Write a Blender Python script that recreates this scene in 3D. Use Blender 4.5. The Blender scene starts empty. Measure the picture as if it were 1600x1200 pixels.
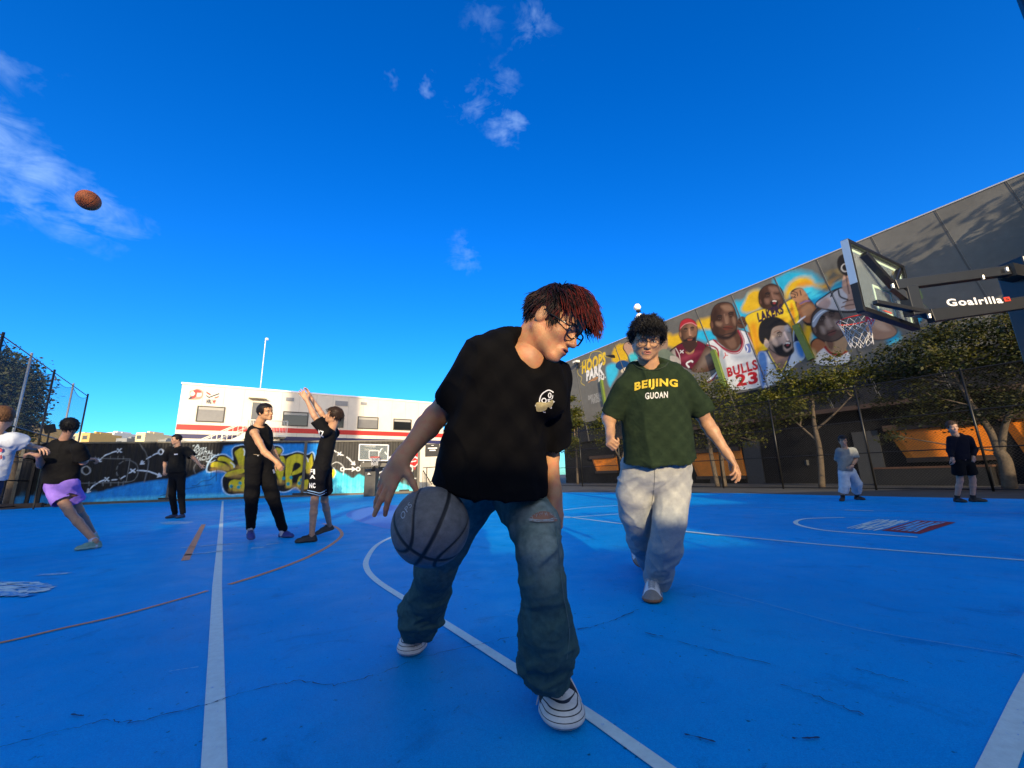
import bpy, bmesh, math, random
import numpy as np
from mathutils import Vector, Matrix
from mathutils.bvhtree import BVHTree
random.seed(7); RNG = np.random.default_rng(7)
scene = bpy.context.scene
COL = scene.collection
R = math.radians
# ---------------------------------------------------------------- camera model
FP = 640.0; TH = R(12.6); ROLL = R(1.6); HC = 0.82
C0 = np.array([0, 0, HC])
_F = np.array([0, math.cos(TH), math.sin(TH)])
_U0 = np.array([0, -math.sin(TH), math.cos(TH)]); _R0 = np.array([1.0, 0, 0])
_R = math.cos(ROLL)*_R0 - math.sin(ROLL)*_U0
_U = math.sin(ROLL)*_R0 + math.cos(ROLL)*_U0
def ray(px, py): return _F + (px-800)/FP*_R + (600-py)/FP*_U
def P(px, py, d): return C0 + d*ray(px, py)
def G(px, py, z=0.0):
    r = ray(px, py); return C0 + r*((z-HC)/r[2])
def on_plane(px, py, o, n):
    r = ray(px, py); return C0 + r*(np.dot(np.array(o)-C0, n)/np.dot(r, n))
def proj(p):
    v = np.array(p)-C0; d = v@_F; return 800+FP*(v@_R)/d, 600-FP*(v@_U)/d, d
def V(*a): return np.array(a, dtype=float)
def nz(v): v = np.array(v, float); return v/np.linalg.norm(v)
# ---------------------------------------------------------------- materials
MATS = {}
def srgb(r, g, b):
    f = lambda c: (c/255/12.92) if c/255 <= .04045 else ((c/255+.055)/1.055)**2.4
    return (f(r), f(g), f(b))
def M(name, col=(.5,.5,.5), rough=.6, var=.12, vs=8, bump=0, bs=60, metal=0, spec=.5, sss=0, coat=0, aniso=None, col2=None, attr=None, det=4):
    if name in MATS: return MATS[name]
    m = bpy.data.materials.new(name); m.use_nodes = True; nt = m.node_tree; N = nt.nodes; L = nt.links
    b = N['Principled BSDF']; MATS[name] = m
    b.inputs['Roughness'].default_value = rough; b.inputs['Metallic'].default_value = metal
    b.inputs['Specular IOR Level'].default_value = spec
    if sss:
        b.inputs['Subsurface Weight'].default_value = sss; b.inputs['Subsurface Radius'].default_value = (.02,.008,.004); b.inputs['Subsurface Scale'].default_value = .5
    if coat: b.inputs['Coat Weight'].default_value = coat
    tc = N.new('ShaderNodeTexCoord'); mp = N.new('ShaderNodeMapping'); L.new(tc.outputs['Object'], mp.inputs[0])
    if aniso: mp.inputs['Scale'].default_value = aniso
    if attr:
        at = N.new('ShaderNodeAttribute'); at.attribute_name = attr; base = at.outputs['Color']
    else:
        rgb = N.new('ShaderNodeRGB'); rgb.outputs[0].default_value = (*col, 1); base = rgb.outputs[0]
    if var or col2:
        nx = N.new('ShaderNodeTexNoise'); nx.inputs['Scale'].default_value = vs; nx.inputs['Detail'].default_value = det; nx.inputs['Roughness'].default_value = .65
        L.new(mp.outputs[0], nx.inputs['Vector'])
        if col2:
            mx = N.new('ShaderNodeMix'); mx.data_type = 'RGBA'; rp = N.new('ShaderNodeValToRGB'); rp.color_ramp.elements[0].position = .42; rp.color_ramp.elements[1].position = .62
            L.new(nx.outputs['Fac'], rp.inputs[0]); L.new(rp.outputs[0], mx.inputs[0]); L.new(base, mx.inputs[6]); mx.inputs[7].default_value = (*col2, 1); base = mx.outputs[2]
        if var:
            mr = N.new('ShaderNodeMapRange'); mr.inputs[1].default_value = .3; mr.inputs[2].default_value = .7; mr.inputs[3].default_value = 1-var; mr.inputs[4].default_value = 1+var
            L.new(nx.outputs['Fac'], mr.inputs[0])
            vm = N.new('ShaderNodeVectorMath'); vm.operation = 'SCALE'; L.new(base, vm.inputs[0]); L.new(mr.outputs[0], vm.inputs['Scale']); base = vm.outputs[0]
    L.new(base, b.inputs['Base Color'])
    if bump:
        n2 = N.new('ShaderNodeTexNoise'); n2.inputs['Scale'].default_value = bs; n2.inputs['Detail'].default_value = 5
        L.new(mp.outputs[0], n2.inputs['Vector'])
        bp = N.new('ShaderNodeBump'); bp.inputs['Strength'].default_value = 1; bp.inputs['Distance'].default_value = bump
        L.new(n2.outputs['Fac'], bp.inputs['Height']); L.new(bp.outputs[0], b.inputs['Normal'])
    return m
# ---------------------------------------------------------------- objects
def tag(o, label=None, cat=None, group=None, kind=None):
    if label: o['label'] = label
    if cat: o['category'] = cat
    if group: o['group'] = group
    if kind: o['kind'] = kind
    return o
def thing(name, loc, label, cat, group=None, rz=0):
    o = bpy.data.objects.new(name, None); COL.objects.link(o); o.empty_display_size = .2
    o.location = tuple(loc); o.rotation_euler = (0, 0, rz); o['base'] = [float(c) for c in loc]
    return tag(o, label, cat, group)
def mesh_obj(name, verts, faces, mats, parent=None, smooth=False, midx=None, world=True, matrix=None, vcol=None):
    """verts in world coordinates unless matrix is given (then local to matrix)"""
    me = bpy.data.meshes.new(name)
    vs = np.asarray(verts, float).reshape(-1, 3)
    off = np.array(parent['base']) if (parent is not None and 'base' in parent) else np.zeros(3)
    if parent is not None and 'base' not in parent and 'pbase' in parent: off = np.array(parent['pbase'])
    if matrix is None: vs = vs-off
    if isinstance(faces, np.ndarray):
        n = len(faces); k = faces.shape[1]
        me.vertices.add(len(vs)); me.vertices.foreach_set('co', vs.astype(np.float32).ravel())
        me.loops.add(n*k); me.loops.foreach_set('vertex_index', faces.astype(np.int32).ravel())
        me.polygons.add(n); me.polygons.foreach_set('loop_start', np.arange(0, n*k, k, dtype=np.int32))
        me.polygons.foreach_set('loop_total', np.full(n, k, np.int32)); me.update(calc_edges=True)
    else:
        me.from_pydata([tuple(v) for v in vs], [], faces); me.update()
    if not isinstance(mats, (list, tuple)): mats = [mats]
    for m in mats: me.materials.append(m)
    if midx is not None: me.polygons.foreach_set('material_index', np.asarray(midx, np.int32))
    if smooth: me.polygons.foreach_set('use_smooth', [True]*len(me.polygons))
    if vcol is not None:
        ca = me.color_attributes.new('Col', 'FLOAT_COLOR', 'POINT')
        c4 = np.ones((len(vs), 4), np.float32); c4[:, :3] = vcol; ca.data.foreach_set('color', c4.ravel())
    o = bpy.data.objects.new(name, me); COL.objects.link(o)
    if parent is not None:
        o.parent = parent; o['pbase'] = [float(c) for c in off]
    if matrix is not None:
        Mx = Matrix(matrix)
        if parent is not None: Mx = Matrix.Translation(Vector(-off)) @ Mx
        o.matrix_local = Mx
    return o
class MB:
    """collects simple solids, one mesh"""
    def __init__(s): s.v = []; s.f = []; s.m = []; s.starts = []
    def add(s, vs, fs, mi=0):
        s.starts.append(len(s.v)); b = len(s.v); s.v += [tuple(map(float, v)) for v in vs]; s.f += [[b+i for i in f] for f in fs]; s.m += [mi]*len(fs)
    def build_each(s, name, mats, parent=None, **kw):
        out = []; idx = s.starts+[len(s.v)]
        for i in range(len(idx)-1):
            a, b = idx[i], idx[i+1]; m = MB(); m.v = s.v[a:b]; m.f = [[k-a for k in f] for f in s.f if a <= f[0] < b]; m.m = [0]*len(m.f)
            if m.f: out.append(m.build(name, mats, parent, **kw))
        return out
    def obox(s, c, ax, ay, az, mi=0):
        """centre c and half-axis vectors"""
        c, ax, ay, az = map(lambda q: np.array(q, float), (c, ax, ay, az))
        vs = [c+i*ax+j*ay+k*az for k in (-1, 1) for j in (-1, 1) for i in (-1, 1)]
        s.add(vs, [[0,2,3,1],[4,5,7,6],[0,1,5,4],[2,6,7,3],[0,4,6,2],[1,3,7,5]], mi)
    def box(s, lo, hi, mi=0):
        lo, hi = np.array(lo, float), np.array(hi, float); c = (lo+hi)/2; h = (hi-lo)/2
        s.obox(c, (h[0],0,0), (0,h[1],0), (0,0,h[2]), mi)
    def bar(s, a, b, w, t, up=(0,0,1), mi=0):
        a, b = np.array(a, float), np.array(b, float); d = b-a; L = np.linalg.norm(d); d = d/L
        sd = np.cross(d, up); 
        if np.linalg.norm(sd) < 1e-6: sd = np.cross(d, (1,0,0))
        sd = nz(sd); u = np.cross(sd, d); s.obox((a+b)/2, d*L/2, sd*w/2, u*t/2, mi)
    def tube(s, pts, r, n=8, mi=0, cap=True):
        pts = [np.array(p, float) for p in pts]
        rs = [r]*len(pts) if np.isscalar(r) else r
        s.starts.append(len(s.v)); b = len(s.v); up = None; K = len(pts)
        for i, p in enumerate(pts):
            d = nz(pts[min(i+1, K-1)]-pts[max(i-1, 0)])
            if up is None: up = np.cross(d, (0, 0, 1) if abs(d[2]) < .9 else (1, 0, 0)); up = nz(up)
            up = nz(up-d*np.dot(up, d)); sd = np.cross(d, up)
            for j in range(n):
                a = 2*math.pi*j/n; s.v.append(tuple(p+rs[i]*(math.cos(a)*up+math.sin(a)*sd)))
        for i in range(K-1):
            for j in range(n):
                j2 = (j+1) % n; s.f.append([b+i*n+j, b+i*n+j2, b+(i+1)*n+j2, b+(i+1)*n+j]); s.m.append(mi)
        if cap:
            s.f.append([b+j for j in range(n)][::-1]); s.f.append([b+(K-1)*n+j for j in range(n)]); s.m += [mi, mi]
    def lathe(s, prof, n=24, o=(0,0,0), mi=0):
        s.starts.append(len(s.v)); b = len(s.v); K = len(prof)
        for r, z in prof:
            for j in range(n): a = 2*math.pi*j/n; s.v.append((o[0]+r*math.cos(a), o[1]+r*math.sin(a), o[2]+z))
        for i in range(K-1):
            for j in range(n): j2 = (j+1) % n; s.f.append([b+i*n+j, b+i*n+j2, b+(i+1)*n+j2, b+(i+1)*n+j]); s.m.append(mi)
    def build(s, name, mats, parent=None, smooth=False, bevel=0, matrix=None):
        o = mesh_obj(name, s.v, s.f, mats, parent, smooth, s.m, matrix=matrix)
        if bevel:
            md = o.modifiers.new('bevel', 'BEVEL'); md.width = bevel; md.segments = 2; md.limit_method = 'ANGLE'
        return o
# ---------------------------------------------------------------- noise
_perm = RNG.random((32, 32, 32)).astype(np.float32)
def vnoise(p):
    p = np.asarray(p, np.float32); i = np.floor(p).astype(int); f = p-i; f = f*f*(3-2*f)
    g = lambda a, b, c: _perm[(i[:, 0]+a) & 31, (i[:, 1]+b) & 31, (i[:, 2]+c) & 31]
    x0 = g(0,0,0)*(1-f[:,0])+g(1,0,0)*f[:,0]; x1 = g(0,1,0)*(1-f[:,0])+g(1,1,0)*f[:,0]
    x2 = g(0,0,1)*(1-f[:,0])+g(1,0,1)*f[:,0]; x3 = g(0,1,1)*(1-f[:,0])+g(1,1,1)*f[:,0]
    y0 = x0*(1-f[:,1])+x1*f[:,1]; y1 = x2*(1-f[:,1])+x3*f[:,1]
    return y0*(1-f[:,2])+y1*f[:,2]
def fbm(p, o=3):
    s = 0; a = .5
    for k in range(o): s = s+a*vnoise(np.asarray(p)*(2**k)+k*7.3); a *= .5
    return s/(1-.5**o)
# ---------------------------------------------------------------- implicit surfaces
class Field:
    def __init__(s, lo, hi, h):
        s.h = h; s.lo = np.array(lo, float)-3*h; n = np.ceil((np.array(hi)-s.lo)/h).astype(int)+4; s.n = n
        s.F = np.full(tuple(n), 1.0, np.float32); s.ax = [(s.lo[i]+np.arange(n[i])*h).astype(np.float32) for i in range(3)]
    def _w(s, lo, hi, pad):
        a = np.clip(np.floor((np.minimum(lo, hi)-pad-s.lo)/s.h).astype(int), 0, s.n); b = np.clip(np.ceil((np.maximum(lo, hi)+pad-s.lo)/s.h).astype(int)+1, 0, s.n)
        sl = tuple(slice(a[i], b[i]) for i in range(3))
        return sl, s.ax[0][sl[0]][:, None, None], s.ax[1][sl[1]][None, :, None], s.ax[2][sl[2]][None, None, :]
    def _put(s, sl, d, k, op):
        A = s.F[sl]
        if op == 'u':
            h = np.maximum(k-np.abs(A-d), 0)/max(k, 1e-6); s.F[sl] = np.minimum(A, d)-h*h*k*.25
        elif op == 's':
            d = -d; h = np.maximum(k-np.abs(A-d), 0)/max(k, 1e-6); s.F[sl] = np.maximum(A, d)+h*h*k*.25
    def cone(s, a, b, ra, rb, k=.01, sq=None, e=1.0, capb=False, capa=False, op='u'):
        a, b = np.array(a, float), np.array(b, float); ab = b-a; L2 = float(ab@ab)
        rm = max(ra, rb)*max(1, e)
        sl, X, Y, Z = s._w(np.minimum(a, b), np.maximum(a, b), rm+k+2*s.h)
        if 0 in [sl[i].stop-sl[i].start for i in range(3)]: return
        x, y, z = X-a[0], Y-a[1], Z-a[2]
        tr = (x*ab[0]+y*ab[1]+z*ab[2])/L2; t = np.clip(tr, 0, 1)
        vx, vy, vz = x-t*ab[0], y-t*ab[1], z-t*ab[2]
        if sq is not None:
            q = nz(sq); dq = (vx*q[0]+vy*q[1]+vz*q[2])*(1/e-1); vx, vy, vz = vx+dq*q[0], vy+dq*q[1], vz+dq*q[2]
        d = np.sqrt(vx*vx+vy*vy+vz*vz)-(ra+(rb-ra)*t)
        if sq is not None: d = d*min(1, e) if e < 1 else d
        L = math.sqrt(L2)
        if capb: d = np.maximum(d, (tr-1)*L)
        if capa: d = np.maximum(d, -tr*L)
        s._put(sl, d, k, op)
    def ell(s, c, r, Rm=None, k=.01, op='u'):
        c = np.array(c, float); r = np.array(r, float) if not np.isscalar(r) else np.array([r, r, r], float)
        rm = r.max(); sl, X, Y, Z = s._w(c, c, rm+k+2*s.h)
        if 0 in [sl[i].stop-sl[i].start for i in range(3)]: return
        x, y, z = X-c[0], Y-c[1], Z-c[2]
        if Rm is None: Rm = np.eye(3)
        q = [(x*Rm[0][i]+y*Rm[1][i]+z*Rm[2][i]) for i in range(3)]   # columns of Rm are local axes
        k0 = np.sqrt(sum((q[i]/r[i])**2 for i in range(3))); k1 = np.sqrt(sum((q[i]/r[i]**2)**2 for i in range(3)))+1e-9
        s._put(sl, k0*(k0-1)/k1, k, op)
    def chain(s, pts, rs, k=.01, **kw):
        for i in range(len(pts)-1): s.cone(pts[i], pts[i+1], rs[i], rs[i+1], k, **kw)
    def mesh(s, smooth=2):
        F = s.F; ins = F < 0
        c = np.zeros(tuple(s.n-1), np.uint8)
        for a in (0, 1):
            for b in (0, 1):
                for d in (0, 1): c += ins[a:s.n[0]-1+a, b:s.n[1]-1+b, d:s.n[2]-1+d]
        act = (c > 0) & (c < 8); cells = np.argwhere(act); K = len(cells)
        idx = np.full(c.shape, -1, np.int32); idx[act] = np.arange(K)
        pos = np.zeros((K, 3)); cnt = np.zeros(K)
        cor = [(a, b, d) for a in (0, 1) for b in (0, 1) for d in (0, 1)]
        for ca in cor:
            for ax in range(3):
                if ca[ax]: continue
                cb = list(ca); cb[ax] = 1
                fa = F[cells[:,0]+ca[0], cells[:,1]+ca[1], cells[:,2]+ca[2]]; fb = F[cells[:,0]+cb[0], cells[:,1]+cb[1], cells[:,2]+cb[2]]
                m = (fa < 0) != (fb < 0); t = np.where(m, fa/np.where(m, fa-fb, 1), 0)
                q = np.array(ca)[None, :]+np.outer(t, np.array(cb)-np.array(ca)); pos[m] += q[m]; cnt[m] += 1
        pos = s.lo+(cells+pos/cnt[:, None])*s.h
        Q = []
        for ax in range(3):
            sh = [s.n[0], s.n[1], s.n[2]]; o1, o2 = [(1, 2), (2, 0), (0, 1)][ax]
            sa = [slice(0, None)]*3; sb = [slice(0, None)]*3; sa[ax] = slice(0, -1); sb[ax] = slice(1, None)
            A = ins[tuple(sa)]; B = ins[tuple(sb)]; E = np.argwhere(A != B)
            E = E[(E[:, o1] > 0) & (E[:, o2] > 0) & (E[:, o1] < sh[o1]-1) & (E[:, o2] < sh[o2]-1)]
            u = np.zeros(3, int); u[o1] = 1; v = np.zeros(3, int); v[o2] = 1
            g = lambda e: idx[e[:, 0], e[:, 1], e[:, 2]]
            q = np.stack([g(E-u-v), g(E-v), g(E), g(E-u)], 1); fl = B[E[:, 0], E[:, 1], E[:, 2]]
            q[fl] = q[fl][:, ::-1]; Q.append(q)
        Q = np.concatenate(Q); Q = Q[(Q >= 0).all(1)]
        for _ in range(smooth): pos = relax(pos, Q, .5)
        return pos, Q
def relax(pos, Q, w):
    acc = np.zeros_like(pos); cnt = np.zeros(len(pos))
    for i in range(4):
        a = Q[:, i]; b = Q[:, (i+1) % 4]
        for ax in range(3):
            acc[:, ax] += np.bincount(a, pos[b, ax], len(pos))+np.bincount(b, pos[a, ax], len(pos))
        cnt += np.bincount(a, minlength=len(pos))+np.bincount(b, minlength=len(pos))
    return pos*(1-w)+w*acc/np.maximum(cnt, 1)[:, None]
def vnormals(pos, Q):
    n = np.cross(pos[Q[:, 2]]-pos[Q[:, 0]], pos[Q[:, 3]]-pos[Q[:, 1]]); out = np.zeros_like(pos)
    for i in range(4):
        for ax in range(3): out[:, ax] += np.bincount(Q[:, i], n[:, ax], len(pos))
    return out/(np.linalg.norm(out, axis=1)[:, None]+1e-12)
def folds(pos, Q, amp, f, axes=None, seed=0., weight=None, o=2):
    """ridged displacement; f = frequencies along the three axes"""
    A = np.eye(3) if axes is None else np.array([nz(a) for a in axes])
    n = fbm((pos@A.T)*np.array(f)+seed, o); r = 1-np.abs(2*n-1)*2.4; r = np.where(r > 0, r*r*1.3, 0)+.25*(n-.5)*2-.12
    if weight is not None: r = r*weight
    return pos+vnormals(pos, Q)*(r*amp)[:, None]
def open_end(pos, Q, b, d, r, tol):
    """drop the cap faces of a tube that ends at b with direction d"""
    d = nz(d); c = pos[Q].mean(1); n = np.cross(pos[Q[:, 2]]-pos[Q[:, 0]], pos[Q[:, 3]]-pos[Q[:, 1]]); n /= np.linalg.norm(n, axis=1)[:, None]+1e-12
    v = c-b; t = v@d; rr = np.linalg.norm(v-np.outer(t, d), axis=1)
    return Q[~((np.abs(t) < tol) & (rr < r) & (n@d > .6))]
def join(parts):
    V_, Q_, M_ = [], [], []; o = 0
    for p in parts:
        V_.append(p[0]); Q_.append(p[1]+o); M_.append(p[2] if len(p) > 2 else np.zeros(len(p[1]), int)); o += len(p[0])
    return np.concatenate(V_), np.concatenate(Q_), np.concatenate(M_)
# ---------------------------------------------------------------- lettering
_txt = {}
def text2d(s, bold=.03, shear=0.0):
    key = (s, bold, shear)
    if key in _txt: return _txt[key]
    cu = bpy.data.curves.new('t', 'FONT'); cu.body = s; cu.size = 1; cu.offset = bold; cu.shear = shear; cu.align_x = 'CENTER'; cu.align_y = 'CENTER'; cu.resolution_u = 3; cu.space_character = 1.12 if len(s) < 12 else 1.05
    o = bpy.data.objects.new('t', cu); COL.objects.link(o); dg = bpy.context.evaluated_depsgraph_get(); dg.update()
    me = o.evaluated_get(dg).to_mesh(); bm = bmesh.new(); bm.from_mesh(me)
    bmesh.ops.triangulate(bm, faces=bm.faces[:])
    for _ in range(3):
        ed = [e for e in bm.edges if e.calc_length() > .12]
        if not ed: break
        bmesh.ops.subdivide_edges(bm, edges=ed, cuts=1); bmesh.ops.triangulate(bm, faces=bm.faces[:])
    vs = np.array([v.co[:2] for v in bm.verts]); fs = [[v.index for v in f.verts] for f in bm.faces]
    bm.free(); bpy.data.objects.remove(o); bpy.data.curves.remove(cu)
    mn, mx = vs.min(0), vs.max(0); vs = (vs-(mn+mx)/2)/(mx-mn)    # unit box, centred
    _txt[key] = (vs, fs); return vs, fs
# ================================================================ light, world, camera
SUN_EL, SUN_AZ = R(14), R(8)          # azimuth: behind the camera, a little to the right
S = nz([math.sin(SUN_AZ)*math.cos(SUN_EL), -math.cos(SUN_AZ)*math.cos(SUN_EL), math.sin(SUN_EL)])
sd = bpy.data.lights.new('sun', 'SUN'); sd.energy = 5.0; sd.angle = R(.5); sd.color = (1, .80, .52)
so = bpy.data.objects.new('sun', sd); COL.objects.link(so); so.rotation_euler = Vector(S).to_track_quat('Z', 'Y').to_euler(); so.location = (3, -20, 20)
w = bpy.data.worlds.new('World'); scene.world = w; w.use_nodes = True
nt = w.node_tree; N = nt.nodes; L = nt.links; N.clear()
out = N.new('ShaderNodeOutputWorld'); bg = N.new('ShaderNodeBackground'); bg.inputs['Strength'].default_value = .15
sky = N.new('ShaderNodeTexSky'); sky.sky_type = 'NISHITA'; sky.sun_disc = False; sky.sun_elevation = SUN_EL; sky.sun_rotation = math.pi-SUN_AZ
sky.air_density = 1.0; sky.dust_density = .3; sky.ozone_density = 3.0
hs = N.new('ShaderNodeHueSaturation'); hs.inputs['Saturation'].default_value = 1.35; hs.inputs['Value'].default_value = 1.0
L.new(sky.outputs[0], hs.inputs['Color'])
tint = N.new('ShaderNodeMix'); tint.data_type = 'RGBA'; tint.blend_type = 'MULTIPLY'; tint.inputs[0].default_value = 1
L.new(hs.outputs[0], tint.inputs[6]); tint.inputs[7].default_value = (.34, 1.0, 1.60, 1)
# wispy clouds, laid out by direction in the sky
tc = N.new('ShaderNodeTexCoord')
def vmath(op, a, b=None):
    n = N.new('ShaderNodeVectorMath'); n.operation = op
    if hasattr(a, 'links'): L.new(a, n.inputs[0])
    else: n.inputs[0].default_value = a
    if b is not None:
        if hasattr(b, 'links'): L.new(b, n.inputs[1])
        else: n.inputs[1].default_value = b
    return n
def fmath(op, a, b=0.0, c=None, clamp=False):
    n = N.new('ShaderNodeMath'); n.operation = op; n.use_clamp = clamp
    for i, q in enumerate((a, b, c)):
        if q is None: continue
        if hasattr(q, 'links'): L.new(q, n.inputs[i])
        else: n.inputs[i].default_value = q
    return n.outputs[0]
nx = N.new('ShaderNodeTexNoise'); nx.inputs['Scale'].default_value = 15; nx.inputs['Detail'].default_value = 8; nx.inputs['Roughness'].default_value = .62; nx.inputs['Distortion'].default_value = .5
mpc = N.new('ShaderNodeMapping'); mpc.inputs['Scale'].default_value = (1, 1, 2.2); mpc.inputs['Rotation'].default_value = (0, .5, 0); L.new(tc.outputs['Generated'], mpc.inputs[0]); L.new(mpc.outputs[0], nx.inputs['Vector'])
wn_ = N.new('ShaderNodeTexNoise'); wn_.inputs['Scale'].default_value = 5.5; wn_.inputs['Detail'].default_value = 5; wn_.inputs['Roughness'].default_value = .7; L.new(tc.outputs['Generated'], wn_.inputs['Vector'])
wv = vmath('SCALE', vmath('SUBTRACT', wn_.outputs['Color'], (.5,.5,.5)).outputs[0]); wv.inputs['Scale'].default_value = .17
cdir = vmath('ADD', vmath('NORMALIZE', tc.outputs['Generated']).outputs[0], wv.outputs[0]).outputs[0]
total = None
CL = [((45,285),.085,.9,1.0),((130,335),.085,.75,.9),((-15,250),.10,.9,1.0),((205,352),.06,.5,.8),((110,375),.05,.4,.8),((0,90),.07,.5,.5),((795,190),.062,.95,1.25),((830,55),.072,.7,1.0),((740,155),.06,.6,.8),((785,120),.05,.55,.6),((725,400),.06,.55,.8),((660,125),.03,.8,.9),((615,105),.03,.6,.8),((745,10),.06,.4,.6),((1,300),.02,.3,.5),((1425,60),.02,.3,.5)]
for (px, py), rad, amt, thr in CL:
    d = nz(ray(px, py)); dt = vmath('DISTANCE', cdir, tuple(d)).outputs['Value']
    m = fmath('SUBTRACT', 1.0, fmath('DIVIDE', dt, rad), clamp=True); m = fmath('MULTIPLY', m, amt*1.3)
    total = m if total is None else fmath('MAXIMUM', total, m)
cm = fmath('MULTIPLY', fmath('SUBTRACT', fmath('ADD', fmath('MULTIPLY', total, .36), nx.outputs['Fac']), .60), 2.6, clamp=True)
cm = fmath('MULTIPLY', cm, fmath('MULTIPLY', total, 1.3, clamp=True)); cm = fmath('MULTIPLY', cm, .36)
ds = vmath('DOT_PRODUCT', vmath('NORMALIZE', tc.outputs['Generated']).outputs[0], tuple(S)).outputs['Value']
gf = fmath('DIVIDE', fmath('ADD', ds, .10), .6, clamp=True)
glow = N.new('ShaderNodeMix'); glow.data_type = 'RGBA'; L.new(gf, glow.inputs[0]); L.new(tint.outputs[2], glow.inputs[6])
wm_ = N.new('ShaderNodeMix'); wm_.data_type = 'RGBA'; wm_.blend_type = 'MULTIPLY'; wm_.inputs[0].default_value = 1; L.new(sky.outputs[0], wm_.inputs[6]); wm_.inputs[7].default_value = (3.3, 2.4, 1.9, 1); L.new(wm_.outputs[2], glow.inputs[7])
mixc = N.new('ShaderNodeMix'); mixc.data_type = 'RGBA'; L.new(cm, mixc.inputs[0]); L.new(glow.outputs[2], mixc.inputs[6]); mixc.inputs[7].default_value = (3.6, 5.2, 7.6, 1)
L.new(mixc.outputs[2], bg.inputs['Color']); L.new(bg.outputs[0], out.inputs['Surface'])
scene.view_settings.view_transform = 'Standard'; scene.view_settings.look = 'None'; scene.view_settings.exposure = .36; scene.view_settings.gamma = 1
cd = bpy.data.cameras.new('camera'); cam = bpy.data.objects.new('camera', cd); COL.objects.link(cam); scene.camera = cam
cd.sensor_width = 36; cd.lens = 36*FP/1600; cd.clip_start = .05; cd.clip_end = 3000
cam.matrix_world = Matrix(((_R[0], _U[0], -_F[0], 0), (_R[1], _U[1], -_F[1], 0), (_R[2], _U[2], -_F[2], HC), (0, 0, 0, 1)))

# ================================================================ ground and court
def flat(name, pts, z, mat, parent=None, kind='structure'):
    o = mesh_obj(name, [(p[0], p[1], z) for p in pts], [list(range(len(pts)))], mat, parent)
    if o.data.polygons[0].normal.z < 0: o.data.flip_normals()
    if parent is None: o['kind'] = kind
    return o
asph = M('asphalt', (.055,.054,.05), .85, .35, 1.5, .004, 40)
flat('ground', [(-900,-900),(900,-900),(900,900),(-900,900)], 0, asph)
def court_material():
    m = M('court_paint', (.0035,.115,.56), .5, 0, 2)
    nt = m.node_tree; N, L = nt.nodes, nt.links; b = N['Principled BSDF']; b.inputs['Specular IOR Level'].default_value = .04
    tc = N['Texture Coordinate']
    def noise(s, d, r=.6, dist=0):
        n = N.new('ShaderNodeTexNoise'); n.inputs['Scale'].default_value = s; n.inputs['Detail'].default_value = d; n.inputs['Roughness'].default_value = r; n.inputs['Distortion'].default_value = dist
        L.new(tc.outputs['Object'], n.inputs['Vector']); return n.outputs['Fac']
    def ramp(f, p0, p1, c0=(0,0,0,1), c1=(1,1,1,1)):
        r = N.new('ShaderNodeValToRGB'); r.color_ramp.elements[0].position = p0; r.color_ramp.elements[1].position = p1
        r.color_ramp.elements[0].color = c0; r.color_ramp.elements[1].color = c1; L.new(f, r.inputs[0]); return r.outputs[0]
    def mix(f, a, c, bl='MIX'):
        x = N.new('ShaderNodeMix'); x.data_type = 'RGBA'; x.blend_type = bl
        if hasattr(f, 'links'): L.new(f, x.inputs[0])
        else: x.inputs[0].default_value = f
        for i, q in ((6, a), (7, c)):
            if hasattr(q, 'links'): L.new(q, x.inputs[i])
            else: x.inputs[i].default_value = q
        return x.outputs[2]
    base = mix(ramp(noise(.55, 5), .35, .65), (.001,.245,.62,1), (.001,.295,.73,1))
    base = mix(ramp(noise(2.6, 8, .7, .8), .56, .78), base, (.001,.14,.38,1))       # darker scuffed patches
    base = mix(ramp(noise(.9, 9, .75, .4), .6, .85), base, (.008,.36,.78,1))        # paler worn paint
    base = mix(ramp(noise(34, 3, .5), .68, .76), base, (.002,.09,.22,1))
    base = mix(ramp(noise(5.5, 10, .8, 1.5), .615, .68), base, (.002,.125,.32,1))
    base = mix(ramp(noise(13, 8, .75, .6), .70, .76), base, (.03,.34,.62,1))             # specks of grit
    base = mix(.32, base, ramp(noise(260, 2), .3, .7, (.25,.25,.25,1), (1,1,1,1)), 'OVERLAY')
    L.new(base, b.inputs['Base Color'])
    L.new(ramp(noise(3, 6), .3, .7, (.38,.38,.38,1), (.62,.62,.62,1)), b.inputs['Roughness'])
    bp = N.new('ShaderNodeBump'); bp.inputs['Distance'].default_value = .0016; L.new(noise(330, 3), bp.inputs['Height']); L.new(bp.outputs[0], b.inputs['Normal'])
    return m
courtm = court_material()
ce = [G(-60,801), G(0,797), G(130,789), G(400,778), G(580,772.5), G(760,770.5), G(905,769.5), G(1160,771), G(1300,774.5), G(1480,778), G(1600,780), G(1680,782)]
ce = [(p[0], p[1]) for p in ce]
court = flat('court', ce+[(14, -9), (-16, -9)], .006, courtm)
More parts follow.
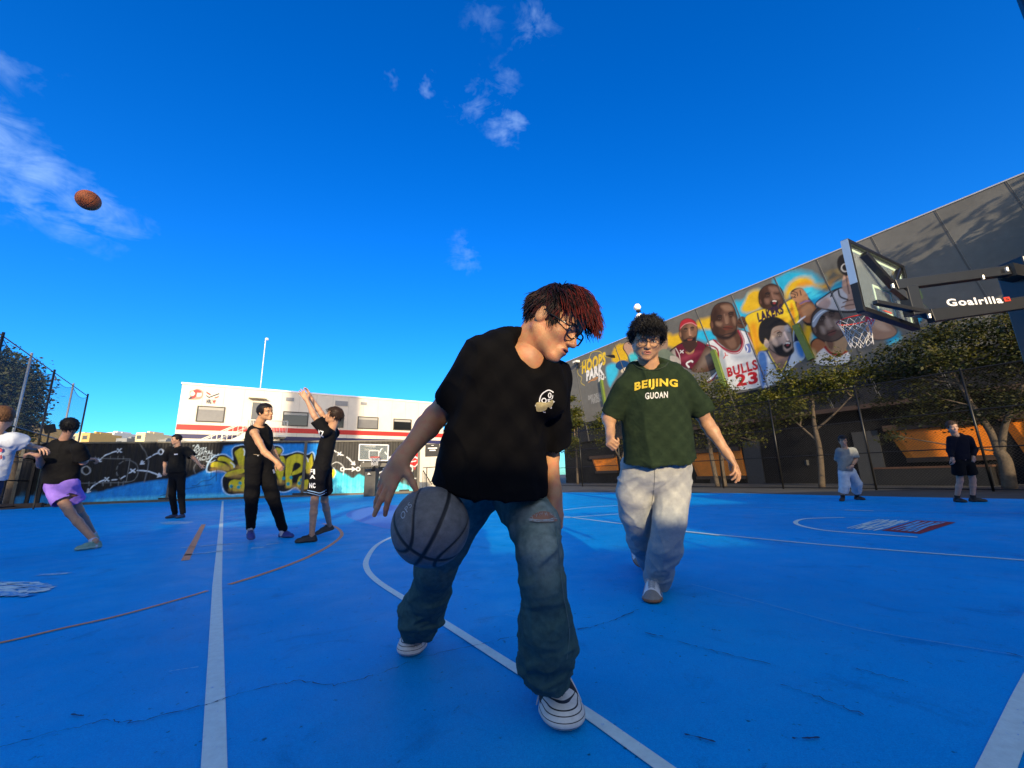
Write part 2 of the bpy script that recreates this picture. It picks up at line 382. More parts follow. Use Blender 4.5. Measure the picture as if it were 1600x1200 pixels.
def line_mat(name, col, wear=.5, blue=(.001,.25,.65)):
    m = M(name, col, .55, .10, 30); nt = m.node_tree; N, L = nt.nodes, nt.links; b = N['Principled BSDF']
    src = b.inputs['Base Color'].links[0].from_socket
    tc = N['Texture Coordinate']
    a = None
    for s, d in ((7, 9), (45, 5)):
        n = N.new('ShaderNodeTexNoise'); n.inputs['Scale'].default_value = s; n.inputs['Detail'].default_value = d; n.inputs['Roughness'].default_value = .75; L.new(tc.outputs['Object'], n.inputs['Vector'])
        r = N.new('ShaderNodeValToRGB'); r.color_ramp.elements[0].position = wear; r.color_ramp.elements[1].position = wear+.06; L.new(n.outputs['Fac'], r.inputs[0])
        if a is None: a = r.outputs[0]
        else:
            q = N.new('ShaderNodeMath'); q.operation = 'MAXIMUM'; L.new(a, q.inputs[0]); L.new(r.outputs[0], q.inputs[1]); a = q.outputs[0]
    x = N.new('ShaderNodeMix'); x.data_type = 'RGBA'; L.new(a, x.inputs[0]); L.new(src, x.inputs[6]); x.inputs[7].default_value = (*blue, 1); L.new(x.outputs[2], b.inputs['Base Color'])
    bp = N.new('ShaderNodeBump'); bp.inputs['Distance'].default_value = .0016; n = N.new('ShaderNodeTexNoise'); n.inputs['Scale'].default_value = 330; L.new(tc.outputs['Object'], n.inputs['Vector']); L.new(n.outputs['Fac'], bp.inputs['Height']); L.new(bp.outputs[0], b.inputs['Normal'])
    return m
white_l = line_mat('white_line_paint', (.56,.68,.66), .63); faint_l = line_mat('faded_line_paint', (.12,.40,.66), .55); orange_l = line_mat('orange_line_paint', (.60,.22,.04), .62)
red_l = line_mat('red_ground_paint', (.25,.012,.01), .64); wear_sun_l = line_mat('wear_sun_white', (.38,.55,.65), .50); pale_l = line_mat('pale_floor_tone', (.07,.22,.62), .60)
crack_m = M('crack', (.001,.03,.09), .9, .3, 60)
def catmull(pts, n=8, closed=False):
    pts = [np.array(p, float) for p in pts]; K = len(pts); outp = []
    for i in range(K if closed else K-1):
        g = lambda j: pts[j % K] if closed else pts[min(max(j, 0), K-1)]
        a, b, c, d = g(i-1), g(i), g(i+1), g(i+2)
        for k in range(n):
            t = k/n; outp.append(.5*((2*b)+(-a+c)*t+(2*a-5*b+4*c-d)*t*t+(-a+3*b-3*c+d)*t**3))
    if not closed: outp.append(pts[-1])
    return outp
def ribbon(name, pts, wd, mat, z=.010, parent=court, jit=0, curve=True):
    """pts on the ground in metres"""
    p = [np.array(q[:2], float) for q in pts]
    if curve and len(p) > 2: p = catmull(p, 6)
    v, f = [], []
    for i, q in enumerate(p):
        t = nz(p[min(i+1, len(p)-1)]-p[max(i-1, 0)]); n = np.array([-t[1], t[0]]); w = (wd if np.isscalar(wd) else np.interp(i/(len(p)-1), np.linspace(0, 1, len(wd)), wd))/2*(1+jit*(random.random()-.5)*2)
        v += [(*(q+n*w), z), (*(q-n*w), z)]
        if i: f.append([2*i-2, 2*i-1, 2*i+1, 2*i])
    o = mesh_obj(name, v, f, mat, parent)
    if o.data.polygons[0].normal.z < 0: o.data.flip_normals()
    return o
GP = lambda L_: [G(x, y) for x, y in L_]
ribbon('line_marking', GP([(334,1200),(339,917),(348,783)]), .064, white_l, curve=False)
ribbon('line_marking', [G(334,1200), G(331,1400)], .064, white_l, curve=False)
ribbon('line_marking', GP([(700,824),(650,829),(618,838),(590,852),(574,873),(573,890),(590,910),(636,940),(688,972),(744,1008),(814,1053),(910,1114),(985,1167),(1100,1250)]), .053, white_l)
ribbon('line_marking', GP([(1530,1270),(1561,1200),(1603,1100),(1650,1000)]), .066, white_l, curve=False)
ribbon('line_marking', GP([(870,806),(962,818),(1080,832),(1260,850),(1430,864),(1600,877),(1750,890)]), .05, white_l)
ribbon('line_marking', GP([(1046,832.5),(1075,832.5),(1125,838)]), .08, white_l, .014)
ribbon('line_marking', GP([(870,799),(922,793),(1010,788)]), .05, white_l)
ribbon('line_marking', GP([(880,810),(962,804),(1000,801)]), .05, white_l)
ribbon('line_marking', GP([(1077,794),(1114,791.5),(1230,795),(1360,799),(1600,803)]), .045, faint_l)
ribbon('line_marking', GP([(1320,798),(1365,799.5)]), .07, white_l, .014)
ribbon('line_marking', GP([(1434,840.5),(1382,837),(1300,831),(1262,825),(1244,819),(1247,814),(1265,811),(1320,809.5)]), .06, white_l)
ribbon('line_marking', GP([(1320,809.5),(1400,810),(1500,812.5)]), .03, faint_l)
ribbon('line_marking', GP([(-150,1035),(0,1007),(94,985),(187,964),(281,938),(324,925)]), .034, orange_l)
ribbon('line_marking', GP([(358,915),(412,898),(469,877),(506,859),(528,844),(534,834),(524,824),(505,819)]), .05, orange_l)
ribbon('line_marking', [G(318,820), G(289,877)], .075, orange_l)
for a in ([(283,857),(330,853),(371,850)], [(285,869),(330,864),(364,860)], [(60,900),(108,897)], [(392,858),(425,855)], [(255,819),(300,816)], [(415,852),(440,849)]):  # streaks paint slivers of sunlight on the court, beside real worn marks
    ribbon('wear_sun_patch', GP(a), .07, wear_sun_l, .010, jit=.5)
def gpoly(name, pts, mat, z=.010):
    g = catmull([G(x, y)[:2] for x, y in pts], 5, True); return flat(name, g, z, mat, court)
for k in range(15):
    y = 911+k*1.6; x1 = 84-abs(k-5)*4+random.uniform(-14,6)
    ribbon('wear_sun_patch', GP([(-60,y+3),(0,y+random.uniform(-1,1)),(x1*.6,y+random.uniform(-1.5,1.5)),(x1,y+random.uniform(-1,1))]), random.uniform(.03,.07), white_l if k % 2 else wear_sun_l, .010+.0005*k, jit=.8)
gpoly('wear_sun_patch', [(250,817),(275,815),(302,816),(290,819),(262,820)], wear_sun_l)
gpoly('pale_floor_area', [(540,805),(575,793),(640,789),(700,796),(690,812),(640,822),(600,826)], pale_l, .008)  # paler patch laid over the floor colour
def crack(pts, wd):
    q = [G(x, y) for x, y in pts]; o = []
    for i in range(len(q)-1):
        for k in range(9):
            t = k/9; p = q[i]*(1-t)+q[i+1]*t; o.append(p+np.array([random.uniform(-1,1), random.uniform(-1,1), 0])*.010)
    ribbon('crack', o, wd, crack_m, .012, jit=.9, curve=False)
crack([(-30,1185),(15,1169),(101,1146),(165,1131),(210,1135),(319,1107),(352,1096),(409,1079),(465,1069),(525,1075),(562,1066),(600,1054),(652,1033),(753,1010),(800,999)], .0034)
crack([(800,999),(850,992),(897,987),(925,984),(959,972),(1000,953)], .005)
crack([(1060,1006),(1120,1022),(1215,1045)], .0035); crack([(1220,1074),(1290,1098),(1356,1126)], .004); crack([(1340,1050),(1385,1062),(1430,1073)], .003)
for k in range(14):
    x, y = random.uniform(0,1600), random.uniform(850,1190); l_ = random.uniform(10,60); a = random.uniform(-.25,.35)
    ribbon('scuff', GP([(x,y),(x+l_*.5,y+l_*.5*a+random.uniform(-1,1)),(x+l_,y+l_*a)]), random.uniform(.002,.007), random.choice([crack_m, faint_l, crack_m]), .0125+.0001*k, jit=.9)
ribbon('scratch_line', GP([(1080,915),(1200,947),(1340,985),(1480,1010),(1600,1030)]), .006, faint_l, .012)
# lettering painted on the court
def lettering(s, cpt, ux, uy, w_, h_, mat, parent, name='lettering', bold=.04, shear=0., n=None):
    vs, fs = text2d(s, bold, shear); ux, uy = np.array(ux, float), np.array(uy, float)
    v = [np.array(cpt)+x*w_*ux+y*h_*uy for x, y in vs]
    o = mesh_obj(name, v, fs, mat, parent)
    if n is not None and np.dot(o.data.polygons[0].normal, n) < 0: o.data.flip_normals()
    return o
ua = nz(G(1400,824)-G(1340,826)); q = G(1384,822)
def gtext(s, pts, mat, z=.011):
    vs, fs = text2d(s, .05); a, b, c, d = [G(*p) for p in pts]   # corners: bl br tr tl
    v = []
    for x, y in vs:
        x += .5; y += .5; p = (a*(1-x)+b*x)*(1-y)+(d*(1-x)+c*x)*y; v.append((p[0], p[1], z))
    o = mesh_obj('court_lettering', v, fs, mat, court)
    if o.data.polygons[0].normal.z < 0: o.data.flip_normals()
gtext('HOOPS', [(1322,826.5),(1368,831),(1424,814.5),(1374,812)], white_l)
flat('court_logo_block', [G(*p)[:2] for p in [(1377,830),(1438,835.5),(1494,817),(1432,814)]], .010, red_l, court)
gtext('PARK', [(1392,829.5),(1432,833.3),(1480,818),(1434,815.6)], faint_l, .015)

# ================================================================ canvases: surfaces painted by hand
class Canvas:
    def __init__(s, A, B, z0, z1, h, base, corr=None):
        s.A = np.array([A[0], A[1], 0.]); d = np.array([B[0]-A[0], B[1]-A[1], 0.]); s.L = np.linalg.norm(d); s.d = d/s.L
        s.n = nz(np.cross(s.d, (0, 0, 1))); 
        if s.n@(C0-s.A) < 0: s.n = -s.n
        s.nu = int(s.L/h)+1; s.nv = int((z1-z0)/h)+1; s.z0, s.z1, s.h = z0, z1, h
        s.u = np.linspace(0, s.L, s.nu); s.v = np.linspace(z0, z1, s.nv); s.U, s.Vv = np.meshgrid(s.u, s.v, indexing='ij')
        s.c = np.ones((s.nu, s.nv, 3), np.float32)*np.array(base); s.corr = corr
        s.nz = fbm(np.stack([s.U.ravel()*1.3, s.Vv.ravel()*1.3, s.U.ravel()*0+3], 1), 4).reshape(s.U.shape)
    def uv(s, p): r = on_plane(p[0], p[1], s.A, s.n); return np.array([(r-s.A)@s.d, r[2]])
    def _apply(s, sl, m, col):
        m = m[..., None]; s.c[sl] = s.c[sl]*(1-m)+np.array(col)*m
    def _win(s, q, pad):
        lo = q.min(0)-pad; hi = q.max(0)+pad
        i0, i1 = np.clip(np.searchsorted(s.u, [lo[0], hi[0]]), 0, s.nu); j0, j1 = np.clip(np.searchsorted(s.v, [lo[1], hi[1]]), 0, s.nv)
        return (slice(i0, i1), slice(j0, j1))
    @staticmethod
    def _sd(X, Y, q):
        d2 = np.full(X.shape, 1e9); ins = np.zeros(X.shape, bool)
        for i in range(len(q)):
            a, b = q[i], q[(i+1) % len(q)]; e = b-a; L2 = e@e+1e-12; t = np.clip(((X-a[0])*e[0]+(Y-a[1])*e[1])/L2, 0, 1)
            d2 = np.minimum(d2, (X-a[0]-t*e[0])**2+(Y-a[1]-t*e[1])**2)
            c = ((a[1] > Y) != (b[1] > Y)); x = e[0]*(Y-a[1])/(e[1] if abs(e[1]) > 1e-9 else 1e-9)+a[0]; ins ^= c & (X < x)
        return np.where(ins, -1, 1)*np.sqrt(d2)
    def poly(s, pts, col, soft=None, smooth=True, alpha=1, out=0, raw=False, rough=0):
        q = np.array([p if raw else s.uv(p) for p in pts])
        if smooth: q = np.array(catmull(list(q), 5, True))
        soft = soft or s.h*.8; sl = s._win(q, soft+out+rough); X, Y = s.U[sl], s.Vv[sl]
        if X.size == 0: return
        d = s._sd(X, Y, q)-out
        if rough: d = d+(s.nz[sl]-.5)*rough*4
        s._apply(sl, alpha*np.clip(.5-d/(2*soft), 0, 1), col)
    def stroke(s, pts, wd, col, curve=True, raw=False, alpha=1, dash=None):
        q = [p if raw else s.uv(p) for p in pts]; q = [np.array(p, float) for p in q]
        if curve and len(q) > 2: q = catmull(q, 5)
        q = np.array(q); sl = s._win(q, wd+s.h); X, Y = s.U[sl], s.Vv[sl]
        if X.size == 0: return
        d = np.full(X.shape, 1e9); acc = 0
        for i in range(len(q)-1):
            e = q[i+1]-q[i]; L_ = np.linalg.norm(e)
            mid = acc+L_/2; acc += L_
            if dash and (mid % dash) > dash*.55: continue
            t = np.clip(((X-q[i][0])*e[0]+(Y-q[i][1])*e[1])/(L_*L_+1e-12), 0, 1); d = np.minimum(d, np.hypot(X-q[i][0]-t*e[0], Y-q[i][1]-t*e[1]))
        s._apply(sl, alpha*np.clip(.5-(d-wd/2)/s.h, 0, 1), col)
    def ring(s, c, rpx, wd, col, a0=0, a1=360, dash=None):
        s.stroke([(c[0]+rpx*math.cos(R(a)), c[1]+rpx*math.sin(R(a))) for a in np.linspace(a0, a1, 16)], wd, col, dash=dash)
    def text(s, t, bl, br, hpx, col, bold=.05, shear=0., arch=0, out=None):
        """bl, br: pixel ends of the base line; hpx: letter height along the wall in metres"""
        a, b = s.uv(bl), s.uv(br); e = b-a; n = np.array([-e[1], e[0]])/np.linalg.norm(e); vs, fs = text2d(t, bold, shear)
        pts = np.array([a+e*(x+.5)+n*(y+.5)*hpx*(1+arch*(1-abs(2*x))) for x, y in vs])
        sl = s._win(pts, .05); X, Y = s.U[sl], s.Vv[sl]; m = np.zeros(X.shape); un = s.u[sl[0]], s.v[sl[1]]
        for ox in (-.25, .25):
            for oy in (-.25, .25):
                hit = np.zeros(X.shape, bool)
                for f in fs:
                    t3 = pts[f]; lo, hi = t3.min(0), t3.max(0); i0, i1 = np.searchsorted(un[0], [lo[0]-s.h, hi[0]+s.h]); j0, j1 = np.searchsorted(un[1], [lo[1]-s.h, hi[1]+s.h])
                    x = X[i0:i1, j0:j1]+ox*s.h; y = Y[i0:i1, j0:j1]+oy*s.h
                    cr = [(t3[(k+1)%3][0]-t3[k][0])*(y-t3[k][1])-(t3[(k+1)%3][1]-t3[k][1])*(x-t3[k][0]) for k in range(3)]
                    hit[i0:i1, j0:j1] |= ((cr[0] >= 0) & (cr[1] >= 0) & (cr[2] >= 0)) | ((cr[0] <= 0) & (cr[1] <= 0) & (cr[2] <= 0))
                m += hit*.25
        s._apply(sl, m, col)
    def build(s, name, mat, parent, off=0.0, vary=.1):
        o = np.zeros(s.nu) if s.corr is None else s.corr(s.u)
        pos = s.A[None, None, :]+s.U[..., None]*s.d+np.array([0, 0, 1.])*s.Vv[..., None]+(o[:, None, None]+off)*s.n
        i = np.arange(s.nu*s.nv).reshape(s.nu, s.nv); Q = np.stack([i[:-1, :-1], i[1:, :-1], i[1:, 1:], i[:-1, 1:]], -1).reshape(-1, 4)
        nn = np.cross(pos[1, 0]-pos[0, 0], pos[0, 1]-pos[0, 0])
        if nn@s.n < 0: Q = Q[:, ::-1]
        col = np.clip(s.c*(1+vary*(s.nz[..., None]-.5)*2), 0, 1)
        return mesh_obj(name, pos.reshape(-1, 3), np.ascontiguousarray(Q), mat, parent, vcol=col.reshape(-1, 3))
paintm = M('wall_paint', rough=.7, spec=.2, var=.08, vs=3, attr='Col', bump=.002, bs=25)
paintc = M('container_paint', rough=.6, var=.15, vs=6, attr='Col', spec=.2)
dark_metal = M('dark_metal', (.02,.02,.022), .45, .2, 12, metal=.4); black_m = M('black_matte', (.006,.006,.007), .6, .2, 9)
galv = M('galvanised_steel', (.42,.42,.40), .38, .15, 14, metal=.7)

# ---------------------------------------------------------------- container wall with graffiti
K0, K1 = G(40,692.5,3.0), G(655,688.5,3.0)
kd = nz(K1[:2]-K0[:2]); PER = .30
corr = lambda u: .045*np.clip(np.abs(((u/PER) % 1)*2-1)*3.2-1.1, 0, 1)-.045
cw = Canvas(K0, K1, .12, 2.96, .032, (.009,.009,.010), corr)
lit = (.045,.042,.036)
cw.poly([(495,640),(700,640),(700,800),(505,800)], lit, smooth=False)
blue = (.008,.20,.55); cy = (.07,.58,.66)
xs = list(range(20, 345, 9)); top = [(x, np.interp(x, [20,120,154,182,210,232,255,289,307,326,345], [778,773,771,763,757,754,751,750,743,734,716])-2.5*abs(math.sin(x*.35))) for x in xs]
cw.poly(top+[(350,697),(372,694),(500,693),(512,800),(20,810)], blue, smooth=False, soft=.06)
for x in range(30, 500, 22): cw.poly([(x,790),(x+6,768+random.random()*8),(x+12,790)], (.02,.32,.68), soft=.2, alpha=.5)
cw.poly([(150,781),(200,777),(290,773),(380,771),(430,774),(300,779),(170,785)], (.10,.55,.72), soft=.08, alpha=.7)
xs = list(range(505, 656, 4)); top = [(x, np.interp(x, [505,514,525,532,540,550,562,569,587,597,612,625,647,656], [748,745,736,740,741,749,741,746,746,750,757,755,764,766])-1.5*abs(math.sin(x*.5))) for x in xs]
cw.poly(top+[(660,785),(500,790)], cy, smooth=False, soft=.05)
for x in range(508, 650, 12): cw.stroke([(x,760),(x+3,764),(x+7,758),(x+12,763)], .05, (.02,.40,.52)); cw.poly([(x,770),(x+4,752),(x+8,770)], (.25,.80,.85), soft=.12, alpha=.5)
c8 = lambda L_, ox=300, oy=680: [(ox+x/8, oy+y/8) for x, y in L_]
outl = [[(200,450),(215,350),(260,290),(330,255),(420,255),(520,320),(510,180),(600,135),(680,160),(700,400),(720,700),(600,725),(430,720),(380,560),(440,470),(330,430)],
        [(980,150),(1080,140),(1130,190),(1100,250),(1190,250),(1320,215),(1440,250),(1510,230),(1530,440),(1470,500),(1470,680),(1380,700),(1300,640),(1200,690),(1120,700),(1050,650),(1010,380),(960,260)]]
for o_ in outl: cw.poly(c8(o_), (.42,.62,.80), out=.07); cw.poly(c8(o_), (.006,.006,.008), out=.02)
ye, go = (.56,.46,.02), (.52,.30,.07)
Y = [[(232,395),(245,345),(300,332),(370,345),(440,385),(460,425),(440,445),(360,420),(290,400)], [(318,300),(340,270),(400,270),(470,300),(520,350),(530,400),(500,425),(470,380),(420,330),(340,320)],
     [(535,215),(590,165),(640,165),(655,210),(640,420),(600,400),(560,300)], [(430,470),(600,420),(660,430),(640,470),(430,520)], [(465,590),(520,555),(600,560),(640,520),(700,600),(720,690),(640,700),(500,690),(460,640)],
     [(985,170),(1080,160),(1120,190),(1080,240),(1020,230)], [(1040,400),(1100,260),(1160,300),(1150,420),(1110,600),(1060,500)], [(1170,330),(1230,260),(1320,235),(1400,262),(1440,330),(1420,430),(1260,500),(1245,470),(1350,400),(1350,355),(1280,350),(1245,480),(1250,620),(1200,660),(1170,600)],
     [(1440,330),(1470,280),(1500,240),(1505,430),(1430,470)], [(1310,600),(1340,520),(1380,510),(1390,560),(1450,560),(1450,660),(1400,670),(1320,640)]]
for i, y_ in enumerate(Y):
    p = c8(y_); cw.poly(p, ye); cx = sum(a for a, b in p)/len(p); my = max(b for a, b in p); cw.poly([(min(a for a, b in p)+1, my-2), (cx, my-6), (max(a for a, b in p)-1, my-1), (cx, my+1)], go, soft=.12, alpha=.8)
for a, b in ((490,640),(580,650),(690,660),(600,600),(1145,540),(1200,610),(1235,530),(1340,600),(1370,560)): cw.poly([(300+a/8+2.6*math.cos(t), 680+b/8+2.8*math.sin(t)) for t in np.linspace(0, 6.28, 7)[:-1]], (.01,.28,.33))
for a in ([(480,340),(520,370),(525,400)], [(640,170),(655,200),(650,250)], [(1400,255),(1440,290),(1450,330)]): cw.stroke(c8(a), .05, (.8,.85,.8))
for a in ([(300,430),(300,570)], [(500,640),(495,730)], [(240,440),(235,520)]): cw.stroke(c8(a), .03, (.006,.006,.008))
cw.stroke(c8([(0,630),(60,625),(120,575),(220,560),(290,500)]), .04, (.004,.08,.22)); cw.stroke([(250,775),(275,768),(300,762),(330,757)], .04, (.004,.08,.22))
wl, gl = (.55,.62,.68), (.16,.17,.17)
def cross(p, r=3.2, c=cw, col=wl, w_=.05): c.stroke([(p[0]-r,p[1]-r*.8),(p[0]+r,p[1]+r*.8)], w_, col); c.stroke([(p[0]-r,p[1]+r*.9),(p[0]+r,p[1]-r*.9)], w_, col)
def arrow(pts, c=cw, col=wl, w_=.055, dash=None):
    c.stroke(pts, w_, col, dash=dash); e = nz(np.array(pts[-1])-np.array(pts[-2])); t = np.array(pts[-1])
    for s_ in (-1, 1):
        a = s_*R(145); q = np.array([e[0]*math.cos(a)-e[1]*math.sin(a), e[0]*math.sin(a)+e[1]*math.cos(a)]); c.stroke([tuple(t), tuple(t+q*5)], w_, col)
for p in ((186,704),(166.5,749),(207,735.6)): cross(p)
cw.ring((251,706), 4, .055, wl); arrow([(181,705),(165,711),(152,721)]); arrow([(245.6,708),(232,715),(220,725)], dash=.35); cw.stroke([(174,750),(188,748),(203,738)], .05, wl, dash=.4)
arrow([(214,735),(232,736.6),(251,744)]); arrow([(162,750),(148,757),(136,769)])
cw.stroke([(100,714),(139,716),(202.5,717),(196,754),(120,755),(100,755)], .03, gl, curve=False); cw.ring((199,736), 17, .03, gl, -80, 90); cw.ring((199,736), 17, .03, gl, 90, 280, .3)
for x in (138,148,160,172,184,192): cw.stroke([(x,713),(x,717)], .03, gl); cw.stroke([(x,753),(x,759)], .03, gl)
cw.stroke([(217,692),(228,709),(231.6,724),(225,754)], .03, gl); cw.ring((134,735), 6.5, .04, (.35,.36,.36)); cw.ring((317,733), 14, .03, gl, 150, 330)
for t_, a, b, h_ in (('"A', (301,701.5), (311,699.5), .2), ('HOOPS', (301,707), (322,704.5), .2), ('CAPITAL', (303,713.5), (332,709), .2), ('FACILITY."', (306,721), (342,714.5), .22)): cw.text(t_, a, b, h_, (.45,.55,.62), .0, .3)
cw.stroke([(322,721),(330,722),(336,719)], .03, (.45,.55,.62))
cw.stroke([(519,702),(530,709),(540,713),(548,719)], .05, (.8,.8,.75), dash=.45); arrow([(546,718),(550,722),(554,726)], col=(.8,.8,.75)); cross((530,709), 2.5, col=(.8,.8,.75)); cw.ring((535,733), 2.7, .05, (.8,.8,.75)); arrow([(538,733),(546,733),(554.5,733)], col=(.8,.8,.75)); cw.ring((559.5,733), 2.7, .05, (.8,.8,.75))
cw.stroke([(563,728),(568,722)], .05, (.8,.8,.75)); cw.stroke([(519,725),(526,722),(534,726),(537,733),(536,742)], .035, (.6,.6,.55)); arrow([(588,742),(596,737),(604,733)], col=(.8,.8,.75)); cw.stroke([(588,742),(594,747),(600,748)], .06, (.8,.8,.75))
cross((583,742), 2, col=(.25,.5,.6)); cw.ring((640,733), 5, .05, (.7,.7,.62)); cw.stroke([(637,747.5),(650,747.5)], .04, (.8,.8,.75)); cw.stroke([(593,707),(597,701),(604,710)], .05, (.8,.8,.75), dash=.5); cross((609,715), 2, col=(.8,.8,.75))
cw.poly([(515,741),(520,733),(524,739),(521,746),(517,747)], (.75,.6,.03)); cw.stroke([(521,731),(525,738),(521,748)], .04, (.5,.6,.6))
cw.poly([(632,724),(640,714),(654,702),(656,722),(650,728),(648,734),(645,727),(638,726)], (.6,.02,.02)); cw.stroke([(644,718),(648,714),(652,716)], .07, (.85,.8,.78)); cw.stroke([(640,722),(650,720)], .05, (.85,.8,.78)); cw.stroke([(640,726),(648,729),(653,724)], .04, (.85,.8,.78))
cont = thing('container_wall', K0*[1,1,0], 'long corrugated steel container wall painted with yellow graffiti letters and white play diagrams', 'container')
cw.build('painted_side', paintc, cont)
mb = MB(); n3 = np.append(cw.n[:2], 0); D3 = cw.d
for z0, z1 in ((0.0, .12), (2.96, 3.04)):
    c = cw.A+D3*cw.L/2-n3*.10; mb.obox(c+[0,0,(z0+z1)/2], D3*(cw.L/2+.05), n3*.13, (0,0,(z1-z0)/2))
for u in [0, cw.L*.335, cw.L*.67, cw.L]: mb.obox(cw.A+D3*u-n3*.02+[0,0,1.52], D3*.07, n3*.06, (0,0,1.44))
mb.build('steel_frame', M('container_frame', (.07,.065,.05), .5, .3, 5), cont)
mb = MB(); mb.obox(cw.A+D3*cw.L/2-n3*1.25+[0,0,1.52], D3*(cw.L/2), n3*1.12, (0,0,1.5)); mb.build('container_body', black_m, cont)
mb = MB()
for u in (cw.L*.33, cw.L*.66, cw.L*.99-.6, cw.L*.67+.3, cw.L*.9): mb.obox(cw.A+D3*u+n3*.04+[0,0,.17], D3*.28, n3*.02, (0,0,.04))
mb.build_each('forklift_pocket', black_m, cont)

# ---------------------------------------------------------------- white building with stripes
B0, B1 = G(285,600,7.5), G(693,632,7.5); bd = nz(np.append((B1-B0)[:2], 0)); bn = nz(np.cross(bd, (0,0,1))); bn = bn if bn@(C0-B0) > 0 else -bn
BL = np.linalg.norm((B1-B0)[:2]); BA = np.array([B0[0], B0[1], 0.])
def buv(px, py): r = on_plane(px, py, BA, bn); return (r-BA)@bd, r[2]
def bp(u, z, off=0.): return BA+bd*u+bn*off+np.array([0, 0, z])
bwhite = M('white_cladding', (.70,.65,.55), .55, .06, 2, .002, 6)
nt_ = bwhite.node_tree
bw_tree = bwhite
wb = thing('clubhouse_building', BA, 'white two storey clubhouse with red and navy stripes behind the container wall', 'building')
zr = [buv(287,663)[1], buv(287,671.5)[1]]; zn = [buv(287,678)[1], buv(287,685)[1]]
mb = MB(); mb.obox(bp(BL/2, 3.75, -5), bd*BL/2, bn*5, (0,0,3.75)); mb.build('wall', bwhite, wb)
mb = MB(); mb.obox(bp(BL/2, 7.56, -5), bd*(BL/2+.06), bn*5.06, (0,0,.06)); mb.build('roof', M('roof_trim', (.82,.82,.80), .4, .05), wb)
for zz, col, nm in ((zr, (.55,.02,.015), 'red_stripe'), (zn, (.02,.022,.10), 'navy_stripe')):
    mb = MB(); mb.obox(bp(BL/2, sum(zz)/2, .004), bd*(BL/2-.02), bn*.006, (0,0,(zz[1]-zz[0])/2)); mb.build(nm, M(nm, col, .5, .06), wb)
mb = MB()
for u in np.arange(1.2, BL, 1.2): mb.obox(bp(u, 3.75, .003), bd*.008, bn*.005, (0,0,3.7))
mb.build_each('cladding_joint', M('joint', (.42,.40,.35), .7, 0), wb)
gl_d = M('dark_window_glass', (.012,.014,.016), .08, 0, spec=.6); gl_g = M('blind_window', (.17,.17,.17), .35, .1, 2, coat=.4)
frm = M('window_frame_dark', (.03,.028,.025), .5, 0)
wpx = [((308.7,633.8),(351,660.5),gl_g),((442.5,642.5),(481.5,666.5),gl_d),((505,648),(537,668.5),gl_d),((559,650.5),(591,671),gl_g),((614.7,654),(642.7,673),gl_d),((662,658),(686,676),gl_d)]
for i, (a, b, g_) in enumerate(wpx):
    u0, z1 = buv(*a); u1, _ = buv(b[0], (a[1]+b[1])/2); _, z0 = buv(a[0], b[1]-.04*(b[0]-a[0]))
    mb = MB(); t = .06
    for (p0, p1, q0, q1) in ((u0, u1, z0, z0+t), (u0, u1, z1-t, z1), (u0, u0+t, z0+t, z1-t), (u1-t, u1, z0+t, z1-t)): mb.obox(bp((p0+p1)/2, (q0+q1)/2, .02), bd*(p1-p0)/2, bn*.04, (0,0,(q1-q0)/2))
    fo = mb.build('window', frm, wb)
    mb = MB(); mb.obox(bp((u0+u1)/2, (z0+z1)/2, .012), bd*((u1-u0)/2-t), bn*.008, (0,0,(z1-z0)/2-t)); mb.build('pane', g_, fo)
    mb = MB(); mb.obox(bp((u0+u1)/2, z1-.16, .024), bd*((u1-u0)/2-t-.02), bn*.004, (0,0,.09)); mb.build('blind', M('blind', (.35,.35,.33), .6, 0), fo)
# upper door
u0, z1 = buv(395,628.5); u1, _ = buv(407,640); mb = MB(); mb.obox(bp((u0+u1)/2, z1-1.1, .02), bd*(u1-u0)/2, bn*.03, (0,0,1.1)); mb.build('door', M('grey_door', (.10,.11,.12), .4, .1), wb)
mb = MB(); mb.obox(bp((u0+u1)/2, z1+.28, .25), bd*((u1-u0)/2+.3), bn*.25, (0,0,.03)); mb.build('door_canopy', M('cream_trim', (.6,.55,.42), .5, 0), wb)
mb = MB()
for a, b in (((447,622),(459,626)),((524,627),(543,634)),((564,629),(573,632))):
    ua_, za = buv(*a); ub, zb = buv(*b); mb.obox(bp((ua_+ub)/2, (za+zb)/2, .02), bd*(ub-ua_)/2, bn*.03, (0,0,abs(za-zb)/2+.05))
mb.build_each('vent_louvre', M('vent_grey', (.25,.26,.27), .5, .1), wb)
# outside stairs: landing by the upper door, flight going down to the left
stm = M('white_steel', (.72,.70,.62), .5, .05)
st = []
uL, zL = buv(386,672); ud, zd = buv(425,672); us, zs_ = buv(300,696)
zL = zn[0]-.15
mb = MB(); off = 1.0
mb.obox(bp((uL+ud)/2+.4, zL, off), bd*(abs(ud-uL)/2+.4), bn*.95, (0,0,.07)); mb.build('stair_landing', stm, wb)
mb = MB(); mb.obox(bp(uL+.55, zL/2, off+.2), bd*.45, bn*.2, (0,0,zL/2-.08)); mb.obox(bp(ud+.2, zL/2, off+.2), bd*.25, bn*.2, (0,0,zL/2-.08)); mb.build_each('stair_column', stm, wb)
mb = MB(); a0 = bp(uL, zL, off+.9); b0 = bp(uL-zL*1.75, 0.05, off+.9)
mb.bar(a0, b0, .06, .30, (0,0,1)); a1_ = bp(uL, zL, off-.0); b1_ = bp(uL-zL*1.75, 0.05, off); mb.bar(a1_, b1_, .06, .30, (0,0,1))
for i in range(16):
    t = (i+.5)/16; p = (a0*(1-t)+b0*t+a1_*(1-t)+b1_*t)/2; mb.obox(p, bd*.16, bn*.43, (0,0,.02))
mb.build('stair_flight', stm, wb)
mb = MB(); r_ = np.array([0, 0, 1.05])
